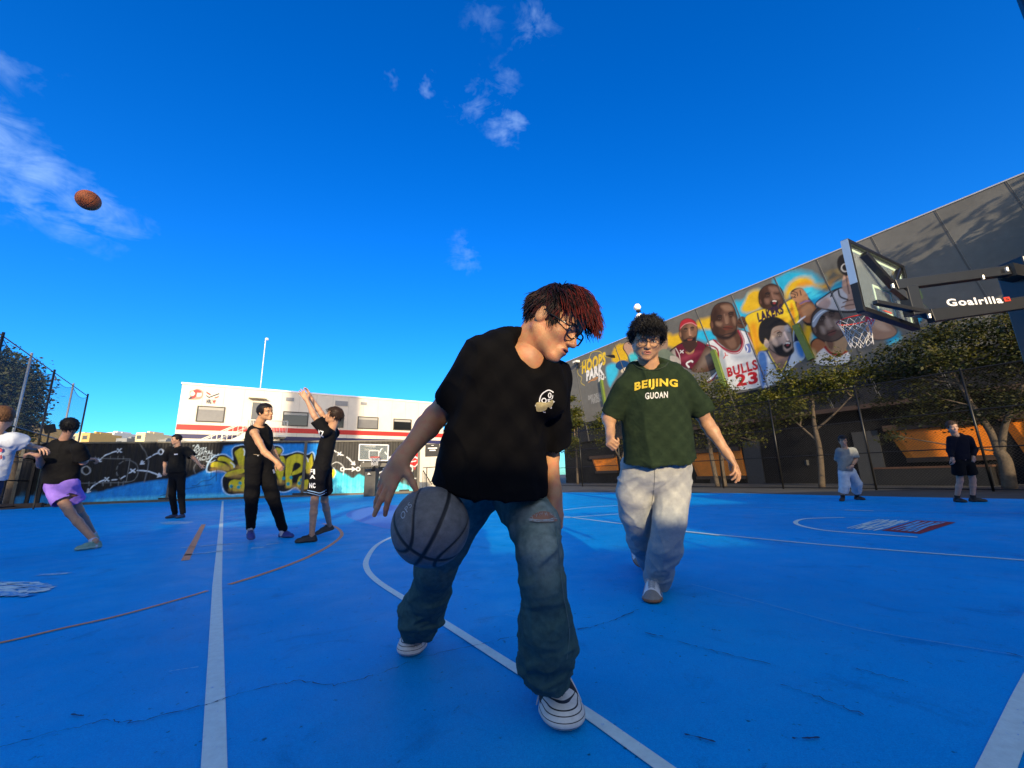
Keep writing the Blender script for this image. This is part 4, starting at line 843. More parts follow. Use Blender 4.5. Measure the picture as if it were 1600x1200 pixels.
mb = MB(); mb.obox(cp[0]+wn*.35, wd_*.28, wn*.2, (0,0,.09)); mb.build('lamp_head', stm, sc_); mb = MB(); mb.bar(cp[0], cp[0]+wn*.3, .08, .08); mb.obox(cp[0]+wn*.1-[0,0,.35], wd_*.08, wn*.08, (0,0,.2)); mb.build('bracket', black_m, sc_)
# bench planter in front of the orange entrance
pb0, pb1 = on_plane(1378,765,mw.A+wn*1.4,wn), on_plane(1562,765,mw.A+wn*1.4,wn); pb0[2] = pb1[2] = 0
bn_ = thing('planter_bench', pb0, 'long dark planter bench with a brown timber top before the orange entrance', 'bench'); cpb = (pb0+pb1)/2; hl = np.linalg.norm(pb1-pb0)/2
mb = MB(); mb.obox(cpb+[0,0,.33], wd_*hl, wn*.35, (0,0,.33)); mb.build('base', black_m, bn_, bevel=.01)
mb = MB()
for k in range(3): mb.obox(cpb+wn*(-.25+.25*k)+[0,0,.70], wd_*(hl+.05), wn*.115, (0,0,.035))
mb.build('seat_slat', M('brown_timber', (.075,.035,.02), .6, .3, 6), bn_)
# ================================================================ fences
def lattice(mb, A, B, z0, z1, pitch, r, mi=0):
    A = np.array([A[0], A[1], 0.]); B = np.array([B[0], B[1], 0.]); d = B-A; L_ = np.linalg.norm(d); d = d/L_; H = z1-z0
    n = nz(np.cross(d, (0,0,1)))
    for s_ in (1, -1):
        c = -H if s_ == 1 else 0
        while c < (L_ if s_ == 1 else L_+H):
            # u = c + s*z
            za, zb = 0., H; ua, ub = c, c+s_*H
            pts = []
            f = lambda u: (u-c)*s_
            lo, hi = max(0, min(f(0), f(L_))), min(H, max(f(0), f(L_)))
            if hi-lo > .02:
                p = A+d*(c+s_*lo)+[0,0,z0+lo]; q = A+d*(c+s_*hi)+[0,0,z0+hi]; b = len(mb.v)
                t = nz(q-p); e1 = n; e2 = np.cross(t, e1)
                for w_ in (p, q):
                    for a in (0, 2.094, 4.189): mb.v.append(tuple(w_+r*(math.cos(a)*e1+math.sin(a)*e2)))
                for j in range(3): mb.f.append([b+j, b+(j+1) % 3, b+3+(j+1) % 3, b+3+j]); mb.m.append(mi)
            c += pitch
wire = M('chain_wire', (.05,.05,.05), .5, 0, metal=.5)
postm = M('fence_post_black', (.018,.018,.018), .38, .15, 6, metal=.5)
HF = 3.6; f0, f1 = G(902,674,HF), G(1336,604,HF); fd = nz((f1-f0)*[1,1,0]); F0 = f0*[1,1,0]-fd*2.6; F1 = f1*[1,1,0]+fd*9
fn = nz(np.cross(fd, (0,0,1))); fn = fn if fn@(C0-F0) > 0 else -fn
rf = thing('chain_link_fence', F0, 'tall black chain link fence with steel posts along the right side of the court', 'fence')
def fence_u(px, y=660): r = on_plane(px, y, F0, fn); return (r-F0)@fd
us = [0.05]+[fence_u(x) for x in (904, 963, 1117, 1207, 1347, 1523)]; us += [us[-1]+2.6, us[-1]+5.2]
LF = np.linalg.norm(F1-F0)
for u in us:
    if u < LF+.1: mb = MB(); p = F0+fd*u; mb.tube([p, p+[0,0,HF]], .032, 8); mb.lathe([(.04,0),(.035,.04),(0,.06)], 8, p+[0,0,HF]); mb.build('post', postm, rf, smooth=True)
mb = MB()
for z in (.06, 1.25, 2.35, HF-.03): mb.tube([F0+[0,0,z], F1+[0,0,z]], .020 if z < 3 else .024, 6)
mb.build_each('rail', postm, rf)
mb = MB(); lattice(mb, F0, F1, .05, HF-.05, .085, .0022); mb.build('wire_mesh', wire, rf)
for u in (us[4]+1.0,):
    mb = MB(); p = F0+fd*u+[0,0,1.0]; mb.box(p-[.05,.05,.1], p+[.05,.05,.1]); mb.build('latch', black_m, rf)
# tall net fence on the left
HN = 6.5; n0, n1 = G(0,522,HN), G(137,619,HN); nd_ = nz((n1-n0)*[1,1,0]); N0 = n0*[1,1,0]-nd_*6; N1 = n1*[1,1,0]
nn_ = nz(np.cross(nd_, (0,0,1)))
nu_ = lambda px, py: (on_plane(px, py, N0, nn_)-N0)@nd_
lf = thing('net_fence', N0, 'very tall fence of dark posts and see through netting on the left of the court', 'fence')
lus = [nu_(-70,480), nu_(3,530), nu_(48,560), nu_(84,585), nu_(114,604), nu_(137,619)]
netm = M('netting', (.03,.10,.16), .8, .2, 5); netm.node_tree.nodes['Principled BSDF'].inputs['Alpha'].default_value = .30
for u in lus:
    mb = MB(); p = N0+nd_*u; mb.tube([p, p+[0,0,HN+.15]], .045, 8); mb.build('post', galv if u in (lus[2], lus[4]) else postm, lf, smooth=True)
mb = MB()
for z in (.1, 1.2, 2.2, 3.4): mb.tube([N0+nd_*lus[0]+[0,0,z], N1+[0,0,z]], .028, 6)
mb.tube([N0+nd_*lus[0]+[0,0,HN], N1+[0,0,HN]], .022, 6)
mb.build_each('rail', postm, lf)
for i in range(len(lus)-1):
    v, f = [], []; a, b = lus[i], lus[i+1]; K = 14
    for j in range(K+1):
        t = j/K; u = a+(b-a)*t; sag = .30*4*t*(1-t)
        v += [tuple(N0+nd_*u+[0,0,3.4]+nn_*.02*math.sin(j)), tuple(N0+nd_*u+[0,0,HN-.05-sag])+()]
        if j: f.append([2*j-2, 2*j, 2*j+1, 2*j-1])
    mesh_obj('net_panel', v, f, netm, lf)
    mb = MB(); mb.tube([v[k] for k in range(1, len(v), 2)], .012, 5); mb.build('edge_rope', postm, lf)
mb = MB(); lattice(mb, N0+nd_*lus[0], N1, .1, 3.4, .12, .003); mb.build('wire_mesh', wire, lf)
# low frame fence nearer the court on the left
ga, gb_ = G(-120,800), G(72,792); gate = thing('frame_gate', ga, 'low black framed gate fence at the far left edge', 'gate')
gd = nz((gb_-ga)*[1,1,0]); gl_ = np.linalg.norm(gb_-ga); mb = MB()
for z in (.12, 2.05): mb.bar(ga+[0,0,z], gb_+[0,0,z], .06, .06)
mb.build_each('rail', postm, gate)
gp_ = nz(np.cross(gd, (0,0,1)))
for px in (-70, -2, 40, 57):
    r = on_plane(px, 792, ga, gp_); r[2] = 0; mb = MB(); mb.obox(r+[0,0,1.05], gd*.05, gp_*.05, (0,0,1.05)); mb.build('post', postm, gate)
mb = MB(); mb.obox((ga+gb_)/2+[0,0,.1]+gp_*.3, gd*gl_/2, gp_*.12, (0,0,.1)); o = mb.build('kerb_strip', M('brown_kerb', (.07,.045,.035), .8, .2, 4)); o['kind'] = 'structure'
ww = P(18,740,29); wallw = thing('pale_wall', [ww[0], ww[1], 0], 'pale rendered wall beyond the gate at the far left', 'wall'); mb = MB()
mb.obox([ww[0]-1,ww[1],1.35], (3.6,1.6,0), (.1,-.2,0), (0,0,1.35)); mb.build('render', M('pale_render', (.34,.34,.38), .8, .12, 2), wallw)
mb = MB(); mb.obox([ww[0]-1,ww[1],2.75], (3.6,1.6,0), (.13,-.24,0), (0,0,.05)); mb.build('coping', M('coping_grey', (.2,.2,.2), .8, .1), wallw)
sp = P(78,670,17.5); sbd = thing('dark_screen', [sp[0], sp[1], 0], 'small dark screen on a post beside the net fence, behind the boy in purple shorts', 'screen')
mb = MB(); mb.obox(sp, nz(_R+.2*_U)*.22, (0,.04,0), nz(_U-.2*_R)*.17); mb.build('panel', black_m, sbd); mb = MB(); mb.tube([[sp[0], sp[1]+.03, 0], sp], .03, 6); mb.build('post', postm, sbd)

# ================================================================ distant city
cream = M('city_cream', (.62,.52,.33), .8, .15, .2); citw = M('city_white', (.62,.62,.60), .8, .1, .2); citg = M('city_grey', (.20,.22,.24), .8, .1, .2); cito = M('city_ochre', (.50,.33,.12), .8, .1, .2)
cwin = M('city_window', (.06,.07,.08), .3, 0)
CB = [(124,156,680,cream,'long low cream block behind the left end of the container',150),(155,167,679,cito,'ochre block with a stepped roof among the distant buildings',150),(168,181,682,citg,'grey low block with a flat dark roof in the distance',160),(181,201,678,citw,'white distant block with a grey rooftop box',165),(200,212,683.5,cream,'small cream distant block right of the white one',170),(206,222,687,citg,'lowest dark distant block near the man in black',150),(236,250,678.5,cream,'cream distant tower right of the gap in the skyline',150),(249,256,686,citw,'narrow white block beside the cream distant tower',152),(255,280,689,citg,'low grey distant block at the corner of the clubhouse',155),(46,68,668,cito,'ochre distant block seen between the fence posts at the left',120)]
for x0, x1, y_, mt, lb, D in CB:
    a = P(x0, y_, D); b = P(x1, y_+.0, D); h_ = P((x0+x1)/2, y_, D)[2]
    t = thing('distant_building', [(a[0]+b[0])/2, a[1], 0], lb, 'building', 'buildings on the skyline beyond the container')
    mb = MB(); ctr = np.array([(a[0]+b[0])/2, (a[1]+b[1])/2, h_/2]); hx = nz((b-a)*[1,1,0]); hl = np.linalg.norm((b-a)[:2])/2; hn = nz(np.cross(hx, (0,0,1))); mb.obox(ctr, hx*hl, hn*6, (0,0,h_/2)); mb.build('wall', mt, t)
    mb = MB(); mb.obox(ctr+[0,0,h_/2+.3], hx*(hl*.3), hn*3, (0,0,.5)); mb.obox(ctr+hx*hl*.6+[0,0,h_/2+.2], hx*(hl*.12), hn*2, (0,0,.3)); mb.build_each('rooftop_box', mt, t)
    mb = MB(); sg = 1 if hn@(C0-ctr) > 0 else -1
    for z in np.arange(h_-1.6, max(h_-13, 2), -3.2):
        for k in range(max(2, int(hl*2/3))):
            u = -hl+1.2+k*3.0
            if u < hl-.8: mb.obox(ctr+hx*u+hn*sg*6.02+[0,0,z-h_/2], hx*.8, hn*.03, (0,0,.65))
    if mb.v: mb.build_each('window', cwin, t)

# ================================================================ trees
bark = M('bark_pale', (.105,.078,.052), .85, .35, 9, .01, 18); barkd = M('bark_dark', (.07,.055,.04), .9, .3, 9, .01, 18)
def leafmat(name, col):
    m = M(name, col, .55, .45, 2.2, spec=.3, col2=(col[0]*1.9+.02, col[1]*1.35+.01, col[2]*.8)); b = m.node_tree.nodes['Principled BSDF']
    b.inputs['Transmission Weight'].default_value = 0; b.inputs['Subsurface Weight'].default_value = .0
    nt = m.node_tree; tr = nt.nodes.new('ShaderNodeBsdfTranslucent'); mx = nt.nodes.new('ShaderNodeMixShader'); mx.inputs[0].default_value = .28
    nt.links.new(b.inputs['Base Color'].links[0].from_socket, tr.inputs[0]); nt.links.new(b.outputs[0], mx.inputs[1]); nt.links.new(tr.outputs[0], mx.inputs[2]); nt.links.new(mx.outputs[0], nt.nodes['Material Output'].inputs[0]); return m
lf_y = leafmat('leaf_olive', (.038,.055,.007)); lf_g = leafmat('leaf_green', (.018,.030,.007)); lf_d = leafmat('leaf_dark', (.022,.040,.016))
def leaves(blobs, n, size, clump=.17, flat_=1.0, per=26):
    tot = sum(r**2 for c, r in blobs); vs = []
    for c, r in blobs:
        k = max(2, int(n*r*r/tot/per)); d = RNG.normal(size=(k, 3)); d /= np.linalg.norm(d, axis=1)[:, None]; rad = RNG.random(k)**.45
        cc = np.array(c)+d*(rad*r)[:, None]*np.array([1, 1, flat_])
        p = np.repeat(cc, per, 0)+RNG.normal(size=(k*per, 3))*clump*np.array([1, 1, .6]); vs.append(p)
    p = np.concatenate(vs); m = len(p)
    a = RNG.normal(size=(m, 3)); a[:, 2] *= .5; a /= np.linalg.norm(a, axis=1)[:, None]; b = RNG.normal(size=(m, 3)); b -= a*(a*b).sum(1)[:, None]; b /= np.linalg.norm(b, axis=1)[:, None]
    s_ = size*(.35+1.15*RNG.random(m)**1.3)[:, None]
    q = np.stack([p, p+a*s_*.5+b*s_*.28, p+a*s_, p+a*s_*.5-b*s_*.28], 1).reshape(-1, 3)
    return q, np.arange(m*4).reshape(m, 4)
def tree(name, label, base, trunks, blobs, n, size, leafm, bk, group=None, clump=.19, flat_=.8, cat='tree'):
    t = thing(name, [base[0], base[1], 0], label, cat, group); mb = MB()
    for pts, r0, r1 in trunks:
        c = catmull(pts, 5); mb.tube(c, list(np.linspace(r0, r1, len(c))), 8)
    tips = [np.array(tr[0][-1]) for tr in trunks]+[np.array(tr[0][len(tr[0])//2]) for tr in trunks]
    for c, r in blobs:
        c = np.array(c); s_ = min(tips, key=lambda q: np.linalg.norm(q-c)+max(0, q[2]-c[2])*2); m_ = (s_+c)/2+[0,0,.1*r]+RNG.normal(size=3)*.06
        mb.tube(catmull([s_, m_, c], 4), list(np.linspace(.035, .010, 9)), 5)
        for _ in range(3): e = c+RNG.normal(size=3)*r*.5; mb.tube([m_*.3+c*.7, e], [.014, .004], 4)
    mb.build('trunk', bk, t, smooth=True)
    q, Q = leaves(blobs, n, size, clump, flat_); mesh_obj('crown', q, Q, leafm, t)
    return t
# row of trees between the right fence and the hall; positions read on a line behind the fence
def TP(px, py, back=1.3): return on_plane(px, py, F0-fn*back, fn)
def TB(px, back=1.3): p = TP(px, 760, back); p[2] = 0; return p
def blobs_px(L_, back=1.3):
    o = []
    for x, y, r in L_:
        p = TP(x, y, back); d = proj(p)[2]; p = p+fn*RNG.uniform(-.5, .6); o.append((p, r*d/FP))
    return o
G1 = 'trees planted behind the right hand fence'
b = TB(978); tree('street_tree', 'small thin tree left of the green shirt, behind the fence', b, [([b, TP(972,720), TP(985,680)], .10, .05), ([TP(975,725), TP(960,700), TP(950,670)], .06, .03)], blobs_px([(955,655,22),(935,668,16),(985,662,20),(975,690,18),(1000,650,22),(940,690,12),(1010,680,20)]), 7000, .13, lf_y, bark, G1)
b = TB(903,4.0); b2 = blobs_px([(893,625,9),(897,645,11),(892,668,12),(902,690,10),(890,705,9),(905,660,9)], 4.0); tree('slender_tree', 'slender pale green tree at the far end of the hall, beside the black tee', b, [([b, TP(900,700,4.0), TP(894,640,4.0)], .10, .03)], b2, 5000, .16, lf_y, bark, G1)
b = TB(1122); tree('street_tree', 'spreading two stemmed tree right of the green shirt', b, [([b, TP(1112,715), TP(1106,680), TP(1095,655)], .13, .06), ([b+fd*.35, TP(1128,715), TP(1142,685), TP(1160,655)], .12, .05)],
    blobs_px([(1075,600,24),(1105,615,26),(1140,610,22),(1075,640,26),(1120,650,34),(1165,640,34),(1200,625,26),(1100,685,22),(1150,680,24),(1190,665,22),(1060,668,20),(1222,640,18),(1180,690,10)]), 11500, .12, lf_y, bark, G1)
b = TB(1284); tree('street_tree', 'airy single trunk tree between the two men on the right and the green shirt', b, [([b, TP(1281,705), TP(1272,660), TP(1270,625)], .12, .05), ([TP(1274,672), TP(1300,650), TP(1330,620)], .05, .02), ([TP(1278,690), TP(1250,665), TP(1228,645)], .05, .02)],
    blobs_px([(1235,590,22),(1262,600,26),(1295,585,24),(1225,620,20),(1255,628,24),(1290,612,26),(1322,600,20),(1245,648,14),(1335,575,20),(1300,560,12),(1225,640,14)]), 7500, .11, lf_y, bark, G1, clump=.2)
b = TB(1577,1.5); T3 = tree('street_tree', 'large forked pale trunk tree at the right edge', b, [([b, TP(1571,722,1.5), TP(1560,705,1.5)], .17, .14), ([TP(1562,710,1.5), TP(1548,675,1.5), TP(1520,635,1.5), TP(1500,600,1.5)], .11, .06), ([TP(1564,708,1.5), TP(1569,670,1.5), TP(1580,640,1.5), TP(1600,600,1.5)], .10, .05)],
    blobs_px([(1390,560,26),(1375,590,22),(1430,535,30),(1425,580,34),(1470,515,28),(1480,560,40),(1520,520,34),(1540,570,40),(1580,520,36),(1610,560,44),(1450,620,30),(1500,620,34),(1560,620,30),(1420,650,26),(1470,655,22),(1620,500,40),(1660,540,50),(1380,625,16),(1400,680,14),(1530,645,22),(1600,630,26),(1660,600,40)], 1.5), 27000, .10, lf_g, bark, G1, clump=.19)
# dark tree on the left, behind the netting
def LP(px, py, d=24): return P(px, py, d)
lb = LP(20,760); lb[2] = 0
tree('dark_tree', 'dense dark tree behind the netting at the far left', lb, [([lb, LP(22,720), LP(15,650)], .25, .12)], [(LP(x, y), r*24/FP) for x, y, r in [(0,570,34),(25,580,30),(45,600,22),(10,610,40),(45,630,24),(15,650,36),(55,612,14),(40,660,22),(-30,600,50),(-40,660,50),(10,690,26),(35,690,18)]], 26000, .19, lf_d, barkd, clump=.25)
b = P(708,740,44); b[2] = 0
tree('street_tree', 'tree peeping out between the clubhouse and the black tee', b, [([b, P(706,700,44), P(705,660,44)], .2, .1)], [(P(x, y, 44), r*44/FP) for x, y, r in [(703,650,9),(708,665,11),(700,680,9),(709,695,11),(702,712,10),(706,640,7)]], 4000, .30, lf_y, bark, clump=.3)
# ================================================================ unseen things behind the camera; wall and tower are added for shade
back = thing('shade_wall', [0,-9,0], 'long low dark stepped wall added behind the camera to shade the court', 'building')  # added wall, its steps shaped to shade the court and players
mb = MB()
for x0, x1, h_ in ((-40,.3,4.35),(.3,1.25,3.75),(1.25,5.2,3.47),(5.2,9,4.9),(9,24,5.9)): mb.box((x0,-13,0), (x1,-9-.001*h_,h_))
mb.build('wall', M('shade_wall_grey', (.10,.10,.11), .8, .2, 2), back)
tw = thing('shade_tower', [0,-46,0], 'tall shallow tower added behind the court to shade the clubhouse', 'building')  # added tower, sized to cast a block of shade on the clubhouse
pa, pb_ = bp(buv(449,640)[0], 0), bp(buv(562,650)[0], 0)
Sh = nz(S*[1,1,0]); sh = lambda p, Y: p+Sh*((Y-p[1])/Sh[1])
qa, qb = sh(pa, -46.), sh(pb_, -46.)
mb = MB(); mb.box((min(qa[0],qb[0])+.4,-49,0), (max(qa[0],qb[0]),-46,36)); mb.build('wall', M('tower_wall', (.35,.33,.3), .8, .1, .5), tw)
mb = MB()
for z in range(2, 34, 3):
    for k in range(3): x = qa[0]+(qb[0]-qa[0])*(k+.5)/3; mb.box((x-.6,-46.05,z), (x+.6,-45.98,z+1.5))
mb.build_each('window', cwin, tw)
G2 = 'trees behind the added wall'
for i, (x, y, h_, r) in enumerate([(-24,-16,13,3.6),(-17.5,-15,13.4,3.4),(-12,-17,11.5,3.2),(-6,-15,9.2,2.8),(1,-18,5.2,1.6),(7,-16,4.9,1.6),(13,-15,6.4,2.2),(19,-14,7.6,2.8),(25,-12,8.2,2.8)]):
    bl = [((x+RNG.normal()*r*.5, y+RNG.normal()*r*.4, h_-r+RNG.normal()*r*.45), r*RNG.uniform(.35,.6)) for _ in range(9)]
    tree('street_tree', 'broad tree behind the added wall', (x, y, 0), [([(x,y,0),(x+.2,y,h_*.4),(x,y,h_*.7)], .25, .1)], bl, 15000 if x < -8 else 5200, .34, lf_g, barkd, G2, clump=.35)
for i, (x, y, h_, r) in enumerate([(23,6,13.2,2.6),(25.5,-1,15.5,3.2),(19.5,11,10.6,1.6),(18.9,4.5,13.4,2.1),(20.2,-3,14.6,2.0)]):
    bl = [((x+RNG.normal()*r*.45, y+RNG.normal()*r*.5, h_-r+RNG.normal()*r*.5), r*RNG.uniform(.3,.55)) for _ in range(8)]
    tree('street_tree', 'tall tree beside the near end of the hall', (x, y, 0), [([(x,y,0),(x+.2,y,h_*.4),(x,y,h_*.7)], .25, .1)], bl, 5200 if x > 22 else 3400, .30, lf_g, barkd, 'tall trees beside the near end of the hall', clump=.3)
# chain link fence just behind the camera: its shadow patterns the players
nf = thing('chain_link_fence', [-4,-3.4,0], 'chain link fence right behind the photographer', 'fence')
mb = MB(); lattice(mb, (-4,-3.4), (6,-3.4), .3, 3.1, .105, .0040); mb.build('wire_mesh', wire, nf)
mb = MB(); mb.tube([(-4,-3.4,3.1),(6,-3.4,3.1)], .02, 6); mb.build('rail', postm, nf)
for x in (-4,-.9,3.2,6): mb = MB(); mb.tube([(x,-3.4,0),(x,-3.4,3.15)], .03, 8); mb.build('post', postm, nf)

# ================================================================ hoops
redm = M('rim_red', (.55,.035,.01), .4, .1, 10); netw = M('net_white', (.62,.60,.55), .8, .1); board_w = M('board_white', (.75,.74,.70), .4, 0)
glass = bpy.data.materials.new('board_glass'); glass.use_nodes = True
_b = glass.node_tree.nodes['Principled BSDF']; _b.inputs['Base Color'].default_value = (.75,.9,.88,1); _b.inputs['Roughness'].default_value = .03; _b.inputs['Alpha'].default_value = .09; _b.inputs['Specular IOR Level'].default_value = .7
greenm = M('glass_edge_paint', (.50,.66,.48), .4, .05)
def net(par, c, ax, ay, r=.225, h=.42, seg=12, rows=6, wob=.02, rr=.004):
    mb = MB(); g = lambda i, k: np.array(c)+(ax*math.cos(2*math.pi*k/seg)+ay*math.sin(2*math.pi*k/seg))*(r*(1-.45*(i/rows)**.8))+np.array([wob*math.sin(k*2.1+i), wob*math.cos(k*1.7+i), -h*i/rows])
    for k in range(seg):
        for s_ in (.5, -.5):
            mb.tube([g(i, k+(s_ if i % 2 else 0)) for i in range(rows+1)], rr, 4, cap=False)
    return mb.build('net', netw, par)
bl_, br_ = G(1345,484,2.88), G(1431,513,2.88); bx = nz((br_-bl_)*[1,1,0]); BW = np.linalg.norm((br_-bl_)[:2]); bnr = nz(np.cross(bx, (0,0,1)))   # normal
bnr = bnr if bnr[0] < 0 else -bnr     # the playing side faces left, into the court
BH = 1.02; o0 = bl_.copy()
hp = P(1592,470,6.6); hoop = thing('basketball_hoop', [hp[0], hp[1], 0], 'large glass backboard hoop on a long black arm at the right edge', 'basketball hoop')
bc = (bl_+br_)/2+[0,0,BH/2]
mb = MB(); z_ = np.array([0,0,1.])
mb.obox(bc+z_*(BH/2), bx*BW/2, bnr*.045, z_*.03); mb.obox(bc-z_*(BH/2), bx*BW/2, bnr*.05, z_*.035)
for s_ in (-1, 1): mb.obox(bc+bx*s_*(BW/2), bx*.028, bnr*.045, z_*(BH/2+.03))
mb.build('board_frame', M('frame_black', (.014,.014,.015), .35, .1, 6, metal=.3), hoop, bevel=.006)
mb = MB(); mb.obox(bc-bx*(BW/2+.031)+z_*.20, bx*.003, bnr*.044, z_*(BH/2-.18)); mb.build('frame_cap', M('frame_silver', (.30,.42,.55), .3, 0, metal=.3), hoop)
mb = MB(); mb.obox(bc, bx*(BW/2-.028), bnr*.006, z_*(BH/2-.03)); mb.build('glass_board', glass, hoop)
mb = MB()
for x0, x1, z0, z1 in ((-BW/2+.04,BW/2-.04,BH/2-.10,BH/2-.06),(-BW/2+.04,-BW/2+.08,-BH/2+.06,BH/2-.1),(BW/2-.08,BW/2-.04,-BH/2+.06,BH/2-.1),(-.30,.30,-.05,-.01),(-.30,-.26,-.42,-.05),(.26,.30,-.42,-.05),(-.26,.26,-.44,-.40)):
    mb.obox(bc+bx*(x0+x1)/2+z_*(z0+z1)/2+bnr*.011, bx*(x1-x0)/2, bnr*.004, z_*(z1-z0)/2)
mb.build_each('board_marking', greenm, hoop)
rc = bc-z_*(BH/2-.14)+bnr*.40; mb = MB()
mb.tube([rc+(bx*math.cos(a)+bnr*math.sin(a))*.228 for a in np.linspace(0, 2*math.pi, 33)], .010, 8, cap=False); mb.obox(rc-bnr*.30-z_*.02, bx*.11, bnr*.10, z_*.012); mb.obox(rc-bnr*.36-z_*.07, bx*.09, bnr*.02, z_*.07)
rim = mb.build('rim', redm, hoop); net(rim, rc, bx, bnr)
ar = thing; blackg = M('arm_black', (.010,.010,.011), .35, .15, 8)
back_pt = bc-bnr*.06
e1 = P(1571,424,6.35); e2 = P(1592,474,6.3)
mb = MB()
up_a = P(1395,447,5.95); lo_a = P(1452,494,5.9)
mb.bar(up_a, e1, .12, .15); mb.bar(lo_a, P(1610,472,6.35), .10, .19)
mb.build_each('arm', blackg, hoop, bevel=.008)
mb = MB()
pl = [back_pt+bx*sx*BW*.32+z_*sz*BH*.36 for sx in (-1, 1) for sz in (-1, 1)]
mb.bar(pl[1], up_a, .09, .07); mb.bar(pl[0], lo_a+[0,0,.05], .07, .06); mb.bar(pl[3], up_a, .07, .06); mb.bar(pl[2], lo_a, .07, .06); mb.bar(up_a-[0,0,.02], lo_a, .08, .10)
mb.obox((up_a+lo_a)/2, nz(e1-up_a)*.10, bnr*.06, z_*.22)
mb.build('bracket', blackg, hoop, bevel=.006)
mb = MB()
for p in (up_a, e1-[.05,.06,0], lo_a, e1*.78+up_a*.22-[0,0,.05]): mb.lathe([(0,-.03),(.02,-.03),(.02,.03),(0,.03)], 8, p+nz(C0-p)*.10)
mb.build_each('bolt', galv, hoop)
pst = P(1630,520,6.4); mb = MB(); mb.obox([pst[0], pst[1], 2.0], (.20,0,0), (0,.20,0), (0,0,2.0)); mb.obox([pst[0]-.02, pst[1]-.02, 1.1], (.22,0,0), (0,.22,0), (0,0,1.1)); mb.build('post', blackg, hoop, bevel=.02)
mb = MB(); mb.bar(e1, (pst[0], pst[1], e1[2]+.05), .2, .2); mb.build('post_cap', blackg, hoop)
# maker's name on the lower arm
la, lb_ = lo_a, P(1610,472,6.35); ld = nz(lb_-la); lu = nz(z_-ld*(z_@ld)); lnv = nz(np.cross(ld, lu)); lnv = lnv if lnv@(C0-la) > 0 else -lnv
def arm_pt(px, py): return on_plane(px, py, la+lnv*.054, lnv)
a_, b_ = arm_pt(1479,473), arm_pt(1566,468); lettering('Goalrilla', (a_+b_)/2, nz(b_-a_), np.cross(nz(b_-a_), -lnv) if np.cross(nz(b_-a_), -lnv)[2] > 0 else np.cross(nz(b_-a_), lnv), np.linalg.norm(b_-a_), .115, wtm, hoop, 'arm_lettering', .03, n=lnv)
c_ = arm_pt(1573.5,467.5); mb = MB(); mb.obox(c_, ld*.065, lnv*.004, lu*.036); mb.build('arm_badge', redm, hoop, bevel=.01)
lettering('G', c_+lnv*.006, ld, lu, .05, .04, black_m, hoop, 'arm_lettering', .04, n=lnv)
# far hoop in front of the container
fh = P(580,768,20.6); fh[2] = 0; Df = proj(fh)[2]
hoop2 = thing('basketball_hoop', fh, 'small far hoop with a white outlined backboard in front of the container wall', 'basketball hoop')
q = lambda x, y, d=Df-.9: P(x, y, d)
mb = MB(); a, b, c, d = q(562,694.5), q(607,695.5), q(606,719.5), q(561,719)
for s_, e_ in ((a,b),(b,c),(c,d),(d,a)): mb.bar(s_, e_, .05, .07, (0,1,0))
i1, i2, i3, i4 = q(577,704.5), q(592,704.5), q(592,716), q(577,716)
for s_, e_ in ((i1,i2),(i2,i3),(i3,i4),(i4,i1)): mb.bar(s_-[0,.01,0], e_-[0,.01,0], .03, .045, (0,1,0))
mb.build('board_marking', board_w, hoop2)
mesh_obj('glass_board', [a, b, c, d, *(np.array([a, b, c, d])+[0,.03,0])], [[3,2,1,0],[4,5,6,7]], glass, hoop2)
mb = MB(); rc2 = q(586,714.5, Df-1.2); mb.tube([rc2+np.array([math.cos(t), math.sin(t), 0])*.23 for t in np.linspace(0, 6.283, 20)], .022, 6, cap=False); mb.bar(rc2+[0,.2,0], rc2+[0,.42,-.02], .12, .05); r2_ = mb.build('rim', redm, hoop2)
net(r2_, rc2, V(1,0,0), V(0,1,0), h=.38, seg=10, rr=.008)
mb = MB(); mb.box(fh+[-.28,-.3,0], fh+[.28,.3,1.35]); mb.build('post_pad', M('pad_black', (.05,.048,.044), .5, .15), hoop2, bevel=.04)
mb = MB(); mb.bar(fh+[0,0,1.2], q(586,722), .14, .14); mb.bar(fh+[.05,0,1.45], q(582,714), .10, .10); mb.obox(q(586,726,Df-.6), (.62,.1,0), (0,.12,0), (0,0,.11)); mb.obox(q(579,700,Df-.4), (.25,.05,0), (0,.05,0), (0,0,.12)); mb.build('arm', blackg, hoop2)
tri = q(576.5,740,Df-.32); mesh_obj('pad_logo', [tri+[-.09,-.31+.3,-.04], tri+[.09,-.31+.3,-.04], tri+[0,-.31+.3,.05]], [[0,1,2]], board_w, hoop2)
# tall light mast behind the man in green
lm = P(1005,560,32); t = thing('light_mast', [lm[0], lm[1], 0], 'light mast with two white domes rising behind the green shirt', 'lamp'); topz = P(1003,476,32)[2]
mb = MB(); mb.tube([(lm[0],lm[1],0),(lm[0],lm[1],topz-.1)], [.10,.05], 8); mb.build('pole', dark_metal, t)
dome = M('dome_white', (.85,.85,.82), .3, 0)
for px, py, r_ in ((1002.5,473.5,.30),(1005,491,.34)):
    p = P(px, py, 32); mb = MB(); mb.lathe([(0,r_*.95),(r_*.6,r_*.8),(r_,0),(r_*.75,-r_*.6),(0,-r_*.75)], 14, (lm[0]+(-.10 if py < 480 else 0), lm[1]-.1, p[2])); mb.build('dome', dome, t, smooth=True)
    mb = MB(); mb.lathe([(r_*.5,-r_*.6),(r_*.7,-r_*1.1),(0,-r_*1.2)], 10, (lm[0], lm[1], p[2])); mb.build('bracket', dark_metal, t)
